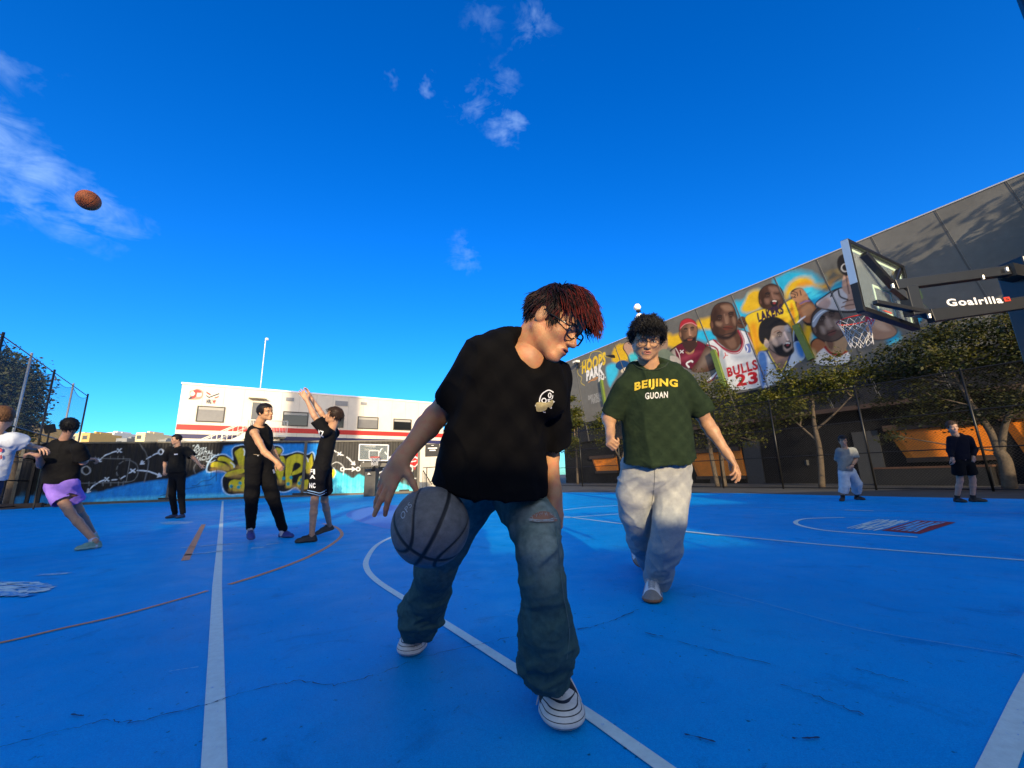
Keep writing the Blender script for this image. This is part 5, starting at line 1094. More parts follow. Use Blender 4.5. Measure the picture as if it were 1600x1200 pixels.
# thick pole close by at the top right corner
pp = P(1632,50,3.4); t = thing('light_pole', [pp[0]+.1, pp[1], 0], 'dark pole crossing the top right corner of the picture', 'pole'); mb = MB(); mb.tube([(pp[0]+.1,pp[1],0),(pp[0]+.1,pp[1],7.5)], [.13,.12], 16); mb.build('shaft', blackg, t, smooth=True)
mb = MB(); mb.obox((pp[0]+.1,pp[1],.02), (.22,0,0), (0,.22,0), (0,0,.02)); mb.build('base_plate', galv, t)

# ================================================================ balls
def ball(name, c, r, rot, col, seamc, label, colv=.2, scale=(1,1,1), txt=None, seamw=.012):
    nb_, na = 120, 240; th = np.linspace(0, math.pi, nb_); ph = np.linspace(0, 2*math.pi, na, endpoint=False)
    T, Ph = np.meshgrid(th, ph, indexing='ij'); p = np.stack([np.sin(T)*np.cos(Ph), np.sin(T)*np.sin(Ph), np.cos(T)], -1).reshape(-1, 3)
    x, y, z = p.T; dx = np.minimum(np.abs(x), np.abs(y)); cv = np.abs(np.arccos(np.clip(np.abs(z), 0, 1))-.80-.10*np.cos(2*np.arctan2(y, x))); cv2 = np.abs(np.arccos(np.clip(np.abs(x), 0, 1))-1.20+.95*z*z)
    dd = np.minimum(np.minimum(np.abs(z), np.abs(x)), cv2)
    m = np.clip(1-(dd-seamw)/(seamw*.9), 0, 1); rr = r*(1-.022*np.clip(1-dd/(seamw*2.2), 0, 1)); pv = p*rr[:, None]
    i = np.arange(nb_*na).reshape(nb_, na); Q = np.stack([i[:-1], i[1:], np.roll(i, -1, 1)[1:], np.roll(i, -1, 1)[:-1]], -1).reshape(-1, 4)
    vc = np.array(col)*(1-m[:, None])+np.array(seamc)*m[:, None]
    mt = M('ball_rubber_'+('grey' if colv > .3 else 'orange'), rough=.6, var=colv, vs=34 if colv > .3 else 14, attr='Col', bump=.0016 if colv > .3 else .0006, bs=420, det=8)
    Rm = np.array(rot)@np.diag(scale); o = mesh_obj(name, pv, np.ascontiguousarray(Q), mt, None, True, vcol=vc, matrix=[[*Rm[0], c[0]], [*Rm[1], c[1]], [*Rm[2], c[2]], [0, 0, 0, 1]])
    tag(o, label, 'basketball'); return o
def eul(a, b, c): return np.array(Matrix.Rotation(R(c), 3, 'Z') @ Matrix.Rotation(R(b), 3, 'Y') @ Matrix.Rotation(R(a), 3, 'X'))
bc1 = P(673,822,1.29); _y = nz(-_F*.90-_U*.40-_R*.02); _x = _R*.83-_U*.55; _x = nz(_x-_y*(_x@_y)); BR1 = np.stack([_x, _y, np.cross(_x, _y)], 1); B1 = ball('basketball', bc1, .1215, BR1, (.125,.12,.115), (.006,.006,.007), 'worn grey basketball with black seams being dribbled in the foreground', colv=.34, seamw=.034)
def ball_text(s_, o, px, py, w_, h_, ang, mat):
    n = nz(ray(px, py)); b = bc1-C0; t = n@b-math.sqrt((n@b)**2-(b@b-.1225**2)); ctr = C0+n*t; nr = nz(ctr-bc1); ux = nz(_R-nr*(nr@_R)); uy = np.cross(nr, ux); ca, sa = math.cos(R(ang)), math.sin(R(ang)); ux, uy = ux*ca+uy*sa, -ux*sa+uy*ca
    vs, fs = text2d(s_, .0, .3); v = [bc1+nz(ctr+ux*x*w_+uy*y*h_-bc1)*.1224 for x, y in vs]
    Mi = np.linalg.inv(np.array(o.matrix_world)) if False else None
    me = mesh_obj('ball_lettering', v, fs, mat); me.parent = o; me.matrix_parent_inverse = o.matrix_local.inverted(); return me
ball_text('OPS', B1, 634, 797, .050, .022, 55, M('ball_print', (.35,.38,.40), .6, .2))
ball('basketball', P(138,313,4.9), .115, eul(70,25,-20), (.40,.10,.02), (.035,.012,.006), 'orange basketball flying high in the sky at the left', seamw=.02)
# ================================================================ people
def skin_mat(name, col, sss=.12): return M(name, col, .48, .16, 24, .0006, 300, sss=sss, spec=.4)
lipm = M('lips', (.36,.12,.09), .4, .1, 40); eyew = M('eye_white', (.36,.32,.28), .2, 0); eyed = M('eye_dark', (.015,.010,.008), .15, 0); browm = M('brow_hair', (.012,.009,.008), .7, .2, 80)
def frame(fwd, up):
    y = nz(fwd); z = np.array(up, float); z = nz(z-y*(z@y)); x = np.cross(y, z); return np.stack([x, y, z], 1)    # columns
def build_head(c, Rm, k, neck, vox, neck_r=.056, mouth_open=0.0, brows=True, jaw=1.0):
    """c head centre, Rm columns right/forward/up, k scale, neck world point; returns verts, quads, material index"""
    nb = Rm.T@(np.array(neck)-c)/k
    F = Field((-.115,-.13,-.14), (.115,.15,.15), vox/k); e = F.ell; cn = F.cone
    lo = np.minimum((-.115,-.13,-.14), nb-.075); hi = np.maximum((.115,.15,.15), nb+.075); F = Field(lo, hi, vox/k); e = F.ell; cn = F.cone
    e((0,-.012,.032), (.077,.098,.088), k=.0); e((0,.022,-.035), (.060*jaw,.066,.080), k=.03)
    for s_ in (-1, 1):
        cn((s_*.052*jaw,-.012,-.050), (s_*.012,.066,-.098), .020, .018, .025); e((s_*.040,.056,-.028), (.024,.022,.020), k=.02); e((s_*.024,.078,.016), (.024,.012,.009), k=.016)
    e((0,.072,-.102), (.020,.016,.014), k=.02); e((0,.052,.045), (.050,.038,.045), k=.03)
    for s_ in (-1, 1): F.ell((s_*.032,.096,-.004), (.019,.014,.012), k=.014, op='s')
    for s_ in (-1, 1): e((s_*.031,.0765,-.004), (.0155,.011,.010), k=.003)
    cn((0,.084,.004), (0,.106,-.034), .0065, .0115, .014); e((0,.104,-.036), (.0115,.011,.009), k=.008)
    for s_ in (-1, 1): e((s_*.0125,.094,-.040), (.0075,.009,.0065), k=.006)
    e((0,.082,-.070), (.026,.018,.022), k=.012); e((0,.0945,-.0615), (.020,.008,.0052), k=.005); e((0,.0925,-.0735), (.018,.009,.0062), k=.005)
    F.ell((0,.105,-.0672), (.022,.014,.0012+.006*mouth_open), k=.003, op='s')
    for s_ in (-1, 1):
        ax = np.array(Matrix.Rotation(s_*.35, 3, 'Z') @ Matrix.Rotation(-.15, 3, 'X'))
        e((s_*.080,-.010,-.006), (.008,.019,.031), ax, k=.008); F.ell((s_*.090,-.004,-.003), (.007,.011,.020), ax, k=.004, op='s')
    cn((0,-.022,-.045), nb, .054, neck_r/k, .03); cn((0,-.05,-.03), nb+np.array([0,-.008,0]), .044, neck_r/k*.95, .03)
    pos, Q = F.mesh(2); c3_ = pos[Q].mean(1); x, y, z = c3_.T; ax = np.abs(x); m = np.zeros(len(Q), int)
    m[((x/.023)**2+((z+.0675)/.0105)**2 < 1) & (y > .075)] = 1
    ey = ((ax-.031)/.0120)**2+((z+.004)/.0032)**2 < 1; m[ey & (y > .06)] = 2
    m[(((ax-.031)**2+(z+.0035)**2) < .0060**2) & ey & (y > .06)] = 3
    m[(((ax-.031)/.0145)**2+((z+.0035)/.0065)**2 < 1) & ~ey & (z > -.002) & (y > .06)] = 3
    if brows: m[(((ax-.034)/.019)**2+((z-.0185+(ax-.034)*.12)/.0042)**2 < 1) & (y > .05)] = 4
    m[(np.abs(z+.0672) < .0010+.004*mouth_open) & (ax < .015) & (y > .06) & (y < .097+.0*z)] = 3
    return c+(pos*k)@Rm.T, Q, m
def hand(F, w, d, n, side, curl=(.3,.35,.25), spread=1.0, k=1.0, thumb=(.55,.35), tdir=(.62,.72,-.25), fcurl=None):
    """w wrist, d finger direction, n back-of-hand normal, side=+1 puts the thumb on cross(d,n)"""
    d = nz(d); n = np.array(n, float); n = nz(n-d*(n@d)); l = np.cross(d, n)*side; w = np.array(w, float)
    L0 = [.088,.090,.085,.076]; off = [.028,.0095,-.0095,-.027]; segs = [(.044,.026,.021),(.048,.030,.022),(.044,.028,.022),(.035,.021,.019)]
    for j in range(4):
        a = [.16,.04,-.09,-.22][j]*spread; kn = w+k*(d*L0[j]+l*off[j]); b0 = w+k*(l*off[j]*.55+d*.012)
        F.cone(b0, kn, .0145*k, .0115*k, .014*k, sq=n, e=.95)
        dd = nz(d*math.cos(a)+l*math.sin(a)); p = kn; ang = 0; r = [.0110,.0112,.0106,.0096][j]*k; cu = (fcurl[j] if fcurl else curl)
        for s_ in range(3):
            ang += cu[s_]; q = p+(dd*math.cos(ang)-n*math.sin(ang))*segs[j][s_]*k; F.cone(p, q, r, r*.88, .004*k); r *= .88; p = q
    b = w+k*(l*.022+d*.020); t = nz(d*tdir[0]+l*tdir[1]+n*tdir[2]); F.cone(w+k*d*.01+k*l*.008, b+t*.034*k, .016*k, .0135*k, .016*k)
    p = b+t*.034*k; t2 = nz(t+(d*.9-l*.35-n*.2)*thumb[0]); q = p+t2*.032*k; F.cone(p, q, .0118*k, .0105*k, .005*k); t3 = nz(t2+(d*.7-l*.3-n*.3)*thumb[1]); F.cone(q, q+t3*.026*k, .0105*k, .0085*k, .005*k)
    F.ell(w+d*.045*k, (.036*k,)*3 if False else np.array([.034,.040,.014])*k, np.stack([l, d, n], 1), k=.012*k)
def build_arm(sh, el, wr, vox, k, hd, hn, side, fat=1.0, **kw):
    sh, el, wr = map(lambda q: np.array(q, float), (sh, el, wr)); d = nz(hd)
    pts = np.array([sh, el, wr, wr+d*.2*k, wr+np.cross(d, nz(hn))*.08*k, wr-np.cross(d, nz(hn))*.08*k, wr+nz(hn)*.09*k, wr-nz(hn)*.09*k]); F = Field(pts.min(0)-.06*k, pts.max(0)+.06*k, vox)
    m = el*.75+wr*.25
    F.cone(sh, sh*.5+el*.5, .050*k*fat, .046*k*fat, .0); F.cone(sh*.5+el*.5, el, .046*k*fat, .038*k*fat, .02*k); F.cone(el, m, .038*k*fat, .040*k*fat, .02*k); F.cone(m, wr, .040*k*fat, .0255*k, .02*k); F.ell(el, .037*k*fat, k=.02*k)
    hand(F, wr, hd, hn, side, k=k, **kw); F.cone(wr-nz(wr-el)*.02*k, wr+d*.02*k, .0255*k, .024*k, .02*k)
    return F.mesh(2)
def leg_prims(F, hip, kn, an, k, ball=None):
    F.cone(hip, kn, .080*k, .052*k, .02*k); F.ell(kn, .053*k, k=.02*k); m = np.array(kn)*.68+np.array(an)*.32; F.cone(kn, m, .050*k, .053*k, .02*k); F.cone(m, an, .053*k, .036*k, .02*k)
    F.cone(an, np.array(an)-[0,0,.05*k], .036*k, .036*k, .02*k)
# ---------------------------------------------------------------- hair
def hair_locks(c, Rm, k, n, length, grav, comb, rad, colf, seed=1, curl=0., curlr=0., lift=.012, hairline=None, steps=9, jit=.25, crown=(0,-.045,.11), sides=3):
    rg = np.random.default_rng(seed); out_v, out_f, out_c = [], [], []; g = Rm.T@np.array([0,0,-1.]); E = np.array([.080,.101,.091]); O = np.array([0,-.012,.032]); cr = np.array(crown)
    cnt = 0
    while cnt < n:
        u = rg.normal(size=3); u /= np.linalg.norm(u); p = O+u*E
        if not (hairline(p) if hairline else (p[2] > -.02-.0*p[1] and not (p[1] > .045 and p[2] < .062))): continue
        cnt += 1; L_ = length(p)*rg.uniform(.62, 1.15); st = L_/steps; t = p-cr; t -= u*(t@u); t = t/(np.linalg.norm(t)+1e-6); t = t*1.0+np.array(comb(p))+rg.normal(size=3)*jit; t = nz(t+u*lift*8)
        path = [p-u*.004]; ph = rg.uniform(0, 6.28); cr_ = curlr*rg.uniform(.6, 1.4); fr = curl*rg.uniform(.8, 1.25)
        for s_ in range(steps):
            t = nz(t+g*grav*(s_+1)/steps+rg.normal(size=3)*.04); p = p+t*st; q = (p-O)/E; rr = np.linalg.norm(q); lim = 1.0+lift*6*rg.uniform(.6,1.0)
            if rr < lim: p = O+q/rr*lim*E
            pp = p
            if curl: a = np.cross(t, u); a = nz(a); b = np.cross(a, t); pp = p+cr_*(a*math.cos(ph+fr*s_)+b*math.sin(ph+fr*s_))
            path.append(pp)
        path = np.array(path); b0 = len(out_v)*1; K = len(path); up = None
        base = sum(len(v) for v in out_v); ring = []
        for i in range(K):
            d = nz(path[min(i+1, K-1)]-path[max(i-1, 0)]); up = np.cross(d, (.3,.5,.8)) if up is None else up; up = nz(up-d*(up@d)); sd = np.cross(d, up); r_ = rad*(1-.75*(i/(K-1))**1.5)*(.7 if i == 0 else 1)
            for j in range(sides): a = 6.2832*j/sides; ring.append(path[i]+r_*(math.cos(a)*up+math.sin(a)*sd))
        out_v.append(np.array(ring)); q = np.arange(K*sides).reshape(K, sides)+base
        out_f.append(np.stack([q[:-1], np.roll(q, -1, 1)[:-1], np.roll(q, -1, 1)[1:], q[1:]], -1).reshape(-1, 4))
        cc = np.array([colf(path[i], rg) for i in (0, K-1)]); cj = rg.uniform(.7, 1.35); w_ = np.repeat(np.linspace(0, 1, K), sides)[:, None]; out_c.append((cc[0]*(1-w_)+cc[1]*w_)*cj)
    v = np.concatenate(out_v); return c+(v*k)@Rm.T, np.concatenate(out_f), np.concatenate(out_c)
def hair_shell(c, Rm, k, vox, thick=.010, col=(.012,.010,.009), hl=.055, low=-.035, amp=.004):
    F = Field((-.12,-.14,-.12), (.12,.13,.16), vox/k); E = np.array([.079,.100,.090])+thick
    F.ell((0,-.012,.032), E, k=0); sl, X, Y, Z = F._w(F.lo, F.lo+F.n*F.h, 0)
    # hairline: cut away face, ears and neck
    cutf = np.maximum(Y-(.030+(Z-.02)*.55), (hl-Z)-.02*0) ; F.F = np.maximum(F.F, -np.maximum(-(Y-.038-.0*Z), Z-hl)).astype(np.float32)
    F.F = np.maximum(F.F, (low-Z)+np.clip(Y, -.05, .05)*.9+.0*X).astype(np.float32)
    pos, Q = F.mesh(2); pos = folds(pos, Q, amp, (90,90,30), seed=2.)
    return c+(pos*k)@Rm.T, Q, np.tile(np.array(col), (len(pos), 1))
hairm = M('hair', rough=.5, var=.15, vs=60, attr='Col', spec=.22)
def add_hair(parent, parts, name='hair'):
    o = 0; V_, Q_, C_ = [], [], []
    for v, q, c in parts: V_.append(v); Q_.append(q+o); C_.append(c); o += len(v)
    return mesh_obj(name, np.concatenate(V_), np.concatenate(Q_), hairm, parent, True, vcol=np.concatenate(C_))
# ---------------------------------------------------------------- decals: prints that lie on a garment
def bvh_of(pos, Q): return BVHTree.FromPolygons([Vector(p) for p in pos], [tuple(map(int, q)) for q in Q])
def decal(name, parts, bvh, mat, parent, off=.0016):
    """parts: list of (pixel verts, faces)"""
    v, f = [], []; last = None
    for pv, fs in parts:
        b = len(v); ok = True; tmp = []
        for x, y in pv:
            r = ray(x, y); r = r/np.linalg.norm(r); h = bvh.ray_cast(Vector(C0), Vector(r))
            if h[0] is None: tmp.append(None)
            else: n = h[1] if h[1].dot(Vector(r)) < 0 else -h[1]; tmp.append(np.array(h[0]+n*off)-r*off*.5)
        idx = {}
        for i, t in enumerate(tmp):
            if t is not None: idx[i] = len(v); v.append(t)
        for q in fs:
            if all(i in idx for i in q):
                pts = [v[idx[i]] for i in q]
                if max(np.linalg.norm(pts[0]-p) for p in pts) < .08: f.append([idx[i] for i in q])
    if not f: return None
    return mesh_obj(name, v, f, mat, parent)
def px_text(s, fn_, bold=.04, shear=0.): vs, fs = text2d(s, bold, shear); return [fn_(x, y) for x, y in vs], fs
def px_poly(pts, n=3, sub=True):
    p = catmull(pts, n, True) if n > 1 else [np.array(q, float) for q in pts]; bm = bmesh.new(); vs = [bm.verts.new((q[0], q[1], 0)) for q in p]; bm.faces.new(vs); bmesh.ops.triangulate(bm, faces=bm.faces[:])
    for _ in range(3):
        ed = [e for e in bm.edges if e.calc_length() > 4]
        if not ed or not sub: break
        bmesh.ops.subdivide_edges(bm, edges=ed, cuts=1); bmesh.ops.triangulate(bm, faces=bm.faces[:])
    bm.verts.index_update(); r = ([tuple(v.co[:2]) for v in bm.verts], [[v.index for v in f.verts] for f in bm.faces]); bm.free(); return r
def px_line(pts, w_, curve=True):
    p = catmull(pts, 5) if curve and len(pts) > 2 else [np.array(q, float) for q in pts]; v, f = [], []
    for i, q in enumerate(p):
        t = nz(p[min(i+1, len(p)-1)]-p[max(i-1, 0)]); n = np.array([-t[1], t[0]])*w_/2; v += [tuple(q+n), tuple(q-n)]
        if i: f.append([2*i-2, 2*i-1, 2*i+1, 2*i])
    return v, f
def px_ring(c, rx, ry, w_, n=14): return px_line([(c[0]+rx*math.cos(a), c[1]+ry*math.sin(a)) for a in np.linspace(0, 6.2832, n)], w_, False)
# ---------------------------------------------------------------- shoes
def stripe_mat(name, col, line, zs, w_=.0013):
    m = M(name, col, .55, .12, 40); nt = m.node_tree; N, L = nt.nodes, nt.links; b = N['Principled BSDF']; src = b.inputs['Base Color'].links[0].from_socket
    sx = N.new('ShaderNodeSeparateXYZ'); L.new(N['Texture Coordinate'].outputs['Object'], sx.inputs[0]); a = None
    for z in zs:
        c = N.new('ShaderNodeMath'); c.operation = 'COMPARE'; L.new(sx.outputs['Z'], c.inputs[0]); c.inputs[1].default_value = z; c.inputs[2].default_value = w_
        if a is None: a = c.outputs[0]
        else: q = N.new('ShaderNodeMath'); q.operation = 'MAXIMUM'; L.new(a, q.inputs[0]); L.new(c.outputs[0], q.inputs[1]); a = q.outputs[0]
    x = N.new('ShaderNodeMix'); x.data_type = 'RGBA'; L.new(a, x.inputs[0]); L.new(src, x.inputs[6]); x.inputs[7].default_value = (*line, 1); L.new(x.outputs[2], b.inputs['Base Color']); return m
def shoe(parent, toe, heel_dir, L_=.29, W_=.105, mats=None, vox=.006, pitch=0., laces=None, sole_h=.030, lift=0., capy=.215, lacew=.0028, kind='low'):
    """toe: ground point under the toe tip; heel_dir: horizontal direction heel -> toe"""
    fwd = nz([heel_dir[0], heel_dir[1], 0]); Rm = frame(fwd, (0,0,1)); 
    if pitch: Rm = Rm@np.array(Matrix.Rotation(pitch, 3, 'X'))
    sy = L_/.29; sx = W_/.105; F = Field((-.09*sx,-.03,-.02), (.09*sx,.33*sy,.15), vox); zz = V(0,0,1)
    q = lambda x, y, z: (x*sx, y*sy, z)
    sh_ = sole_h; hw = .052*sx
    for a, b, ra, rb in ((.040,.110,.040,.038),(.110,.20,.038,.050),(.20,.242,.050,.046)):
        F.cone(q(0,a,sh_/2), q(.002,b,sh_/2), ra*sx, rb*sx, .01, sq=zz, e=sh_*.5/(.046*sx)*1.15)
    u = sh_; ee = min(1., 1/sx); kz = dict(sq=zz, e=ee) if sx > 1.15 else {}
    F.cone(q(0,.045,u), q(0,.060,u+.052), .037*sx, .036*sx, .01, capb=True); F.cone(q(0,.05,u+.005), q(0,.13,u+.012), .037*sx, .036*sx, .02, **kz)
    F.cone(q(0,.085,u+.030), q(.002,.175,u+.014), .033*sx, .038*sx, .02, **kz); F.cone(q(.002,.175,u+.010), q(.003,.238,u+.002), .040*sx, .042*sx, .02, sq=zz, e=.72*(ee*.9 if sx > 1.15 else 1))
    F.F = np.maximum(F.F, -(F.ax[2][None, None, :]-.0)*np.ones_like(F.F)).astype(np.float32)
    pos, Q = F.mesh(2); c = pos[Q].mean(1); m = np.ones(len(Q), int)
    m[c[:, 2] < sh_] = 0; m[(c[:, 1] > capy*sy) & (c[:, 2] >= sh_)] = 2; m[(np.abs(c[:, 0]) < .016*sx) & (c[:, 1] > .10*sy) & (c[:, 1] < capy*sy) & (c[:, 2] > sh_+.015)] = 3
    toe = np.array(toe, float)-Rm@V(0, .288*sy, 0)+[0,0,lift+.010]
    Mx = [[*Rm[0], toe[0]], [*Rm[1], toe[1]], [*Rm[2], toe[2]], [0,0,0,1]]
    o = mesh_obj('shoe', pos, Q, mats, parent, True, m, matrix=Mx)
    if laces:
        T = BVHTree.FromPolygons([Vector(p) for p in pos], [tuple(map(int, f)) for f in Q]); mb = MB()
        def top(x, y): h = T.ray_cast(Vector((x, y, .3)), Vector((0,0,-1))); return np.array(h[0])+[0,0,lacew*.8] if h[0] is not None else np.array([x, y, .08])
        for i in range(5):
            y0 = (.112+i*.019)*sy; w_ = .019*sx
            for s_ in (-1, 1): mb.tube([top(-s_*w_, y0), top(-s_*w_*.4, y0+.004), top(s_*w_*.4, y0+.011), top(s_*w_, y0+.015)], lacew, 5)
        for s_ in (-1, 1):
            p = top(s_*.006, .105*sy); mb.tube(catmull([p, p+[s_*.022,-.010,.012], p+[s_*.036,.006,-.004], p+[s_*.018,.012,.002], p], 4), lacew*.8, 5)
            e_ = top(s_*.030*sx, .125*sy); mb.tube(catmull([p, p+[s_*.02,.01,.01], e_+[s_*.012,.02,-.012], V(s_*.056*sx,.16*sy,.018)], 4), lacew*.8, 5)
        lo = mesh_obj('lace', mb.v, mb.f, laces, o, True); lo.matrix_local = Matrix.Identity(4); lo.data.vertices.foreach_set('co', np.array(mb.v, np.float32).ravel())
    return o
def glasses(parent, c, Rm, k, col, r=.0024, hw=.026, hh=.020, square=2.6, cx=.033, z0=-.006, fy=.100):
    mb = MB(); W = lambda x, y, z: c+Rm@(V(x, y, z)*k)
    for s_ in (-1, 1):
        pts = []
        for a in np.linspace(0, 2*math.pi, 29):
            ca, sa = math.cos(a), math.sin(a); pts.append(W(s_*cx+hw*math.copysign(abs(ca)**(2/square), ca), fy-.006*abs(s_*cx+hw*ca)/.05, z0+hh*math.copysign(abs(sa)**(2/square), sa)))
        mb.tube(pts, r, 6, cap=False); mb.tube([W(s_*(cx+hw), fy-.008, z0+hh*.45), W(s_*.074, fy-.020, z0+hh*.45), W(s_*.082, .02, z0+.010), W(s_*.084,-.006,.010), W(s_*.083,-.022,-.008)], r*.9, 6)
    mb.tube([W(-(cx-hw), fy-.002, z0+.004), W(0, fy+.003, z0+.008), W(cx-hw, fy-.002, z0+.004)], r, 6)
    o = mb.build('glasses', col, parent, True)
    lm_ = bpy.data.materials.get('lens') or glass_lens(); v, f = [], []
    for s_ in (-1, 1):
        b = len(v)
        for a in np.linspace(0, 2*math.pi, 22, endpoint=False): ca, sa = math.cos(a), math.sin(a); v.append(W(s_*cx+hw*math.copysign(abs(ca)**(2/square), ca), fy-.005, z0+hh*math.copysign(abs(sa)**(2/square), sa)))
        f.append(list(range(b, b+22)))
    mesh_obj('lens', v, f, lm_, o); return o
def glass_lens():
    m = bpy.data.materials.new('lens'); m.use_nodes = True; b = m.node_tree.nodes['Principled BSDF']; b.inputs['Base Color'].default_value = (.6,.65,.7,1); b.inputs['Alpha'].default_value = .03; b.inputs['Roughness'].default_value = .03; b.inputs['Specular IOR Level'].default_value = .3; return m
def finish_body(parent, parts, mats): v, q, m = join(parts); return mesh_obj('body', v, q, mats, parent, True, m)
def cloth(name, parent, pos, Q, mat, **kw): return mesh_obj(name, pos, Q, mat, parent, True, **kw)

# ================================================================ the dribbler in black
def relax_path(p, n=6):
    p = np.array(p)
    for _ in range(n): p[1:-1] = p[1:-1]*.5+(p[:-2]+p[2:])*.25
    return list(p)
def pr(x, y, d, r): return P(x, y, d), r*d/FP
def fbox(items, h, pad=.05):
    lo = np.min([np.array(c)-r for c, r in items], 0)-pad; hi = np.max([np.array(c)+r for c, r in items], 0)+pad; return Field(lo, hi, h)
def red_man():
    pz = P(790,735,1.55); t = thing('person', [pz[0], pz[1], 0], 'person with red hair and glasses in a black tee and ripped jeans, dribbling a ball', 'person')
    sk = M('skin_tan', (.50,.26,.12), .48, .10, 38, .0008, 300, sss=.12, spec=.4, col2=(.46,.185,.09))
    Yc = nz(.814*.85*_R-.581*.85*_U-.53*_F); Zc = nz(.515*_R+.857*_U); Rh = frame(Yc, Zc); hc = P(867,504,1.37)
    nbase = P(818,556,1.41)
    parts = [build_head(hc, Rh, .98, nbase, .0022, .060, .35, jaw=1.06)]
    # upper chest and shoulders seen in the collar
    F = Field(P(800,560,1.36)-.25, P(800,560,1.36)+.25, .006)
    F.cone(P(765,562,1.39), P(858,590,1.45), .048, .048, .0); F.cone(P(818,560,1.40), P(803,625,1.47), .060, .075, .04); F.cone(nbase, P(800,560,1.44), .060, .06, .04); F.ell(P(831,562,1.385), .050, k=.05); parts.append(F.mesh(2))
    shL, elL, wrL = P(752,566,1.35), P(680,652,1.47), P(627,716,1.32)
    hd = nz(P(590,782,1.29)-wrL); hn = nz(-_F*1.0-_R*.45+_U*.25)
    parts.append(build_arm(shL, elL, wrL, .0034, 1.0, hd, hn, -1, curl=(.05,.16,.12), spread=.55, thumb=(.15,.1), tdir=(.42,.88,-.25), fcurl=[(.12,.2,.15),(-.02,.12,.1),(.10,.25,.2),(.35,.4,.3)]))
    shR, elR, wrR = P(862,600,1.46), P(855,694,1.62), P(865,768,1.46)
    parts.append(build_arm(shR, elR, wrR, .0034, .98, nz(P(874,835,1.44)-wrR), nz(_R*.75-_F*.55), -1, curl=(.25,.45,.35), spread=.3, thumb=(.6,.3), tdir=(.75,.5,-.3)))
    body = finish_body(t, parts, [sk, M('lips_front', (.36,.13,.08), .4, .1, 40), eyew, eyed, browm])
    # hair: dark at the back and sides, red fringe falling forward
    hcol = lambda p, rg: (np.array([.016,.009,.009]) if rg.random() < .42 else np.array([.135,.014,.009])) if (p[1] > .035 and p[2] > -.02) else (np.array([.012,.010,.011]) if rg.random() < .85 else np.array([.05,.010,.009]))
    def line(p):
        if p[1] > .050 and p[2] < .070: return False
        if abs(p[0]) > .045 and p[2] < .040 and p[1] > -.038: return False
        return p[2] > -.050+max(0, p[1]+.03)*.8
    top_ = lambda p: p[2] > .065 or (p[1] > .02 and p[2] > .055)
    hl = lambda p: (.088 if p[1] > .0 else .088) if top_(p) else (.050 if p[2] > .02 else .032)
    a = hair_locks(hc, Rh, .98, 1500, hl, .06, lambda p: (0, .9 if top_(p) else -.55, -.02 if top_(p) else -.35), .0021, hcol, 3, lift=.020, hairline=line, jit=.16, steps=9)
    b = hair_locks(hc, Rh, .98, 1300, lambda p: .086, .36, lambda p: (p[0]*2, 1.2, .15), .0020, hcol, 5, lift=.040, hairline=lambda p: p[2] > .070 and p[1] > -.01, jit=.22, steps=11)
    s_ = hair_shell(hc, Rh, .98, .004, .006, (.030,.009,.008), .066, -.030, .003)
    d_ = hair_locks(hc, Rh, .98, 160, lambda p: .045, .3, lambda p: (0,.1,-.6), .0016, lambda p, rg: np.array([.014,.011,.010]), 8, lift=.004, hairline=lambda p: abs(p[0]) > .068 and -.01 < p[2] < .03 and .008 < p[1] < .04, jit=.15, steps=6)
    add_hair(t, [a, b, s_, d_]); glasses(t, hc, Rh, .98, M('frame_glossy_black', (.008,.008,.009), .2, 0), .0030, .027, .019, 3.2)
    # ---- tee
    front = nz(_R*.55-_F*.80-_U*.18)
    T = [pr(797,590,1.39,72), pr(785,640,1.42,66), pr(774,690,1.47,74), pr(765,758,1.47,93)]; F = fbox(T+[(P(752,562,1.36), .1), (P(862,592,1.45), .12), (P(701,629,1.42), .1), (P(866,690,1.55), .1)], .0055)
    for i in range(3): F.cone(T[i][0], T[i+1][0], T[i][1], T[i+1][1], .05, sq=front, e=(.62,.72,.92)[i], capb=(i == 2))
    F.cone(P(754,565,1.36), P(862,592,1.45), .062, .064, .04); F.ell(P(794,560,1.43), (.10,.085,.078), k=.05); F.ell(P(777,556,1.40), .062, k=.05)
    F.cone(P(848,585,1.36), P(855,620,1.38), .05, .06, .06)
    sl1 = (P(750,568,1.35), P(701,629,1.425)); F.cone(sl1[0], sl1[1], .074, .056, .035, capb=True)
    sl2 = (P(862,596,1.46), P(866,690,1.55)); F.cone(sl2[0], sl2[1], .068, .066, .03, capb=True)
    F.ell(P(838,547,1.27), (.056,.090,.080), k=.012, op='s'); F.cone(P(823,545,1.35), P(840,508,1.30), .052, .066, .015, op='s')
    pos, Q = F.mesh(2)
    dn = nz(T[3][0]-T[0][0]); sx_ = nz(np.cross(dn, front))
    pos = folds(pos, Q, .009, (8, 4, 2.0), (sx_, front, dn), 3.1); pos = folds(pos, Q, .005, (11, 7, 4), (nz(sx_+dn*.7), front, nz(dn-sx_*.5)), 9.3)
    Q = open_end(pos, Q, sl1[1], sl1[1]-sl1[0], .10, .016); Q = open_end(pos, Q, sl2[1], sl2[1]-sl2[0], .11, .016); Q = open_end(pos, Q, T[3][0], dn, .30, .02)
    teem = M('black_tee', (.0032,.0030,.0032), .9, .2, 12, .0008, 900, spec=.10); tee = cloth('tee_shirt', t, pos, Q, teem)
    bv = bvh_of(pos, Q); wp = M('print_white', (.72,.72,.72), .6, .05); s8 = lambda L_: [(820+x/20, 600+y/20) for x, y in L_]
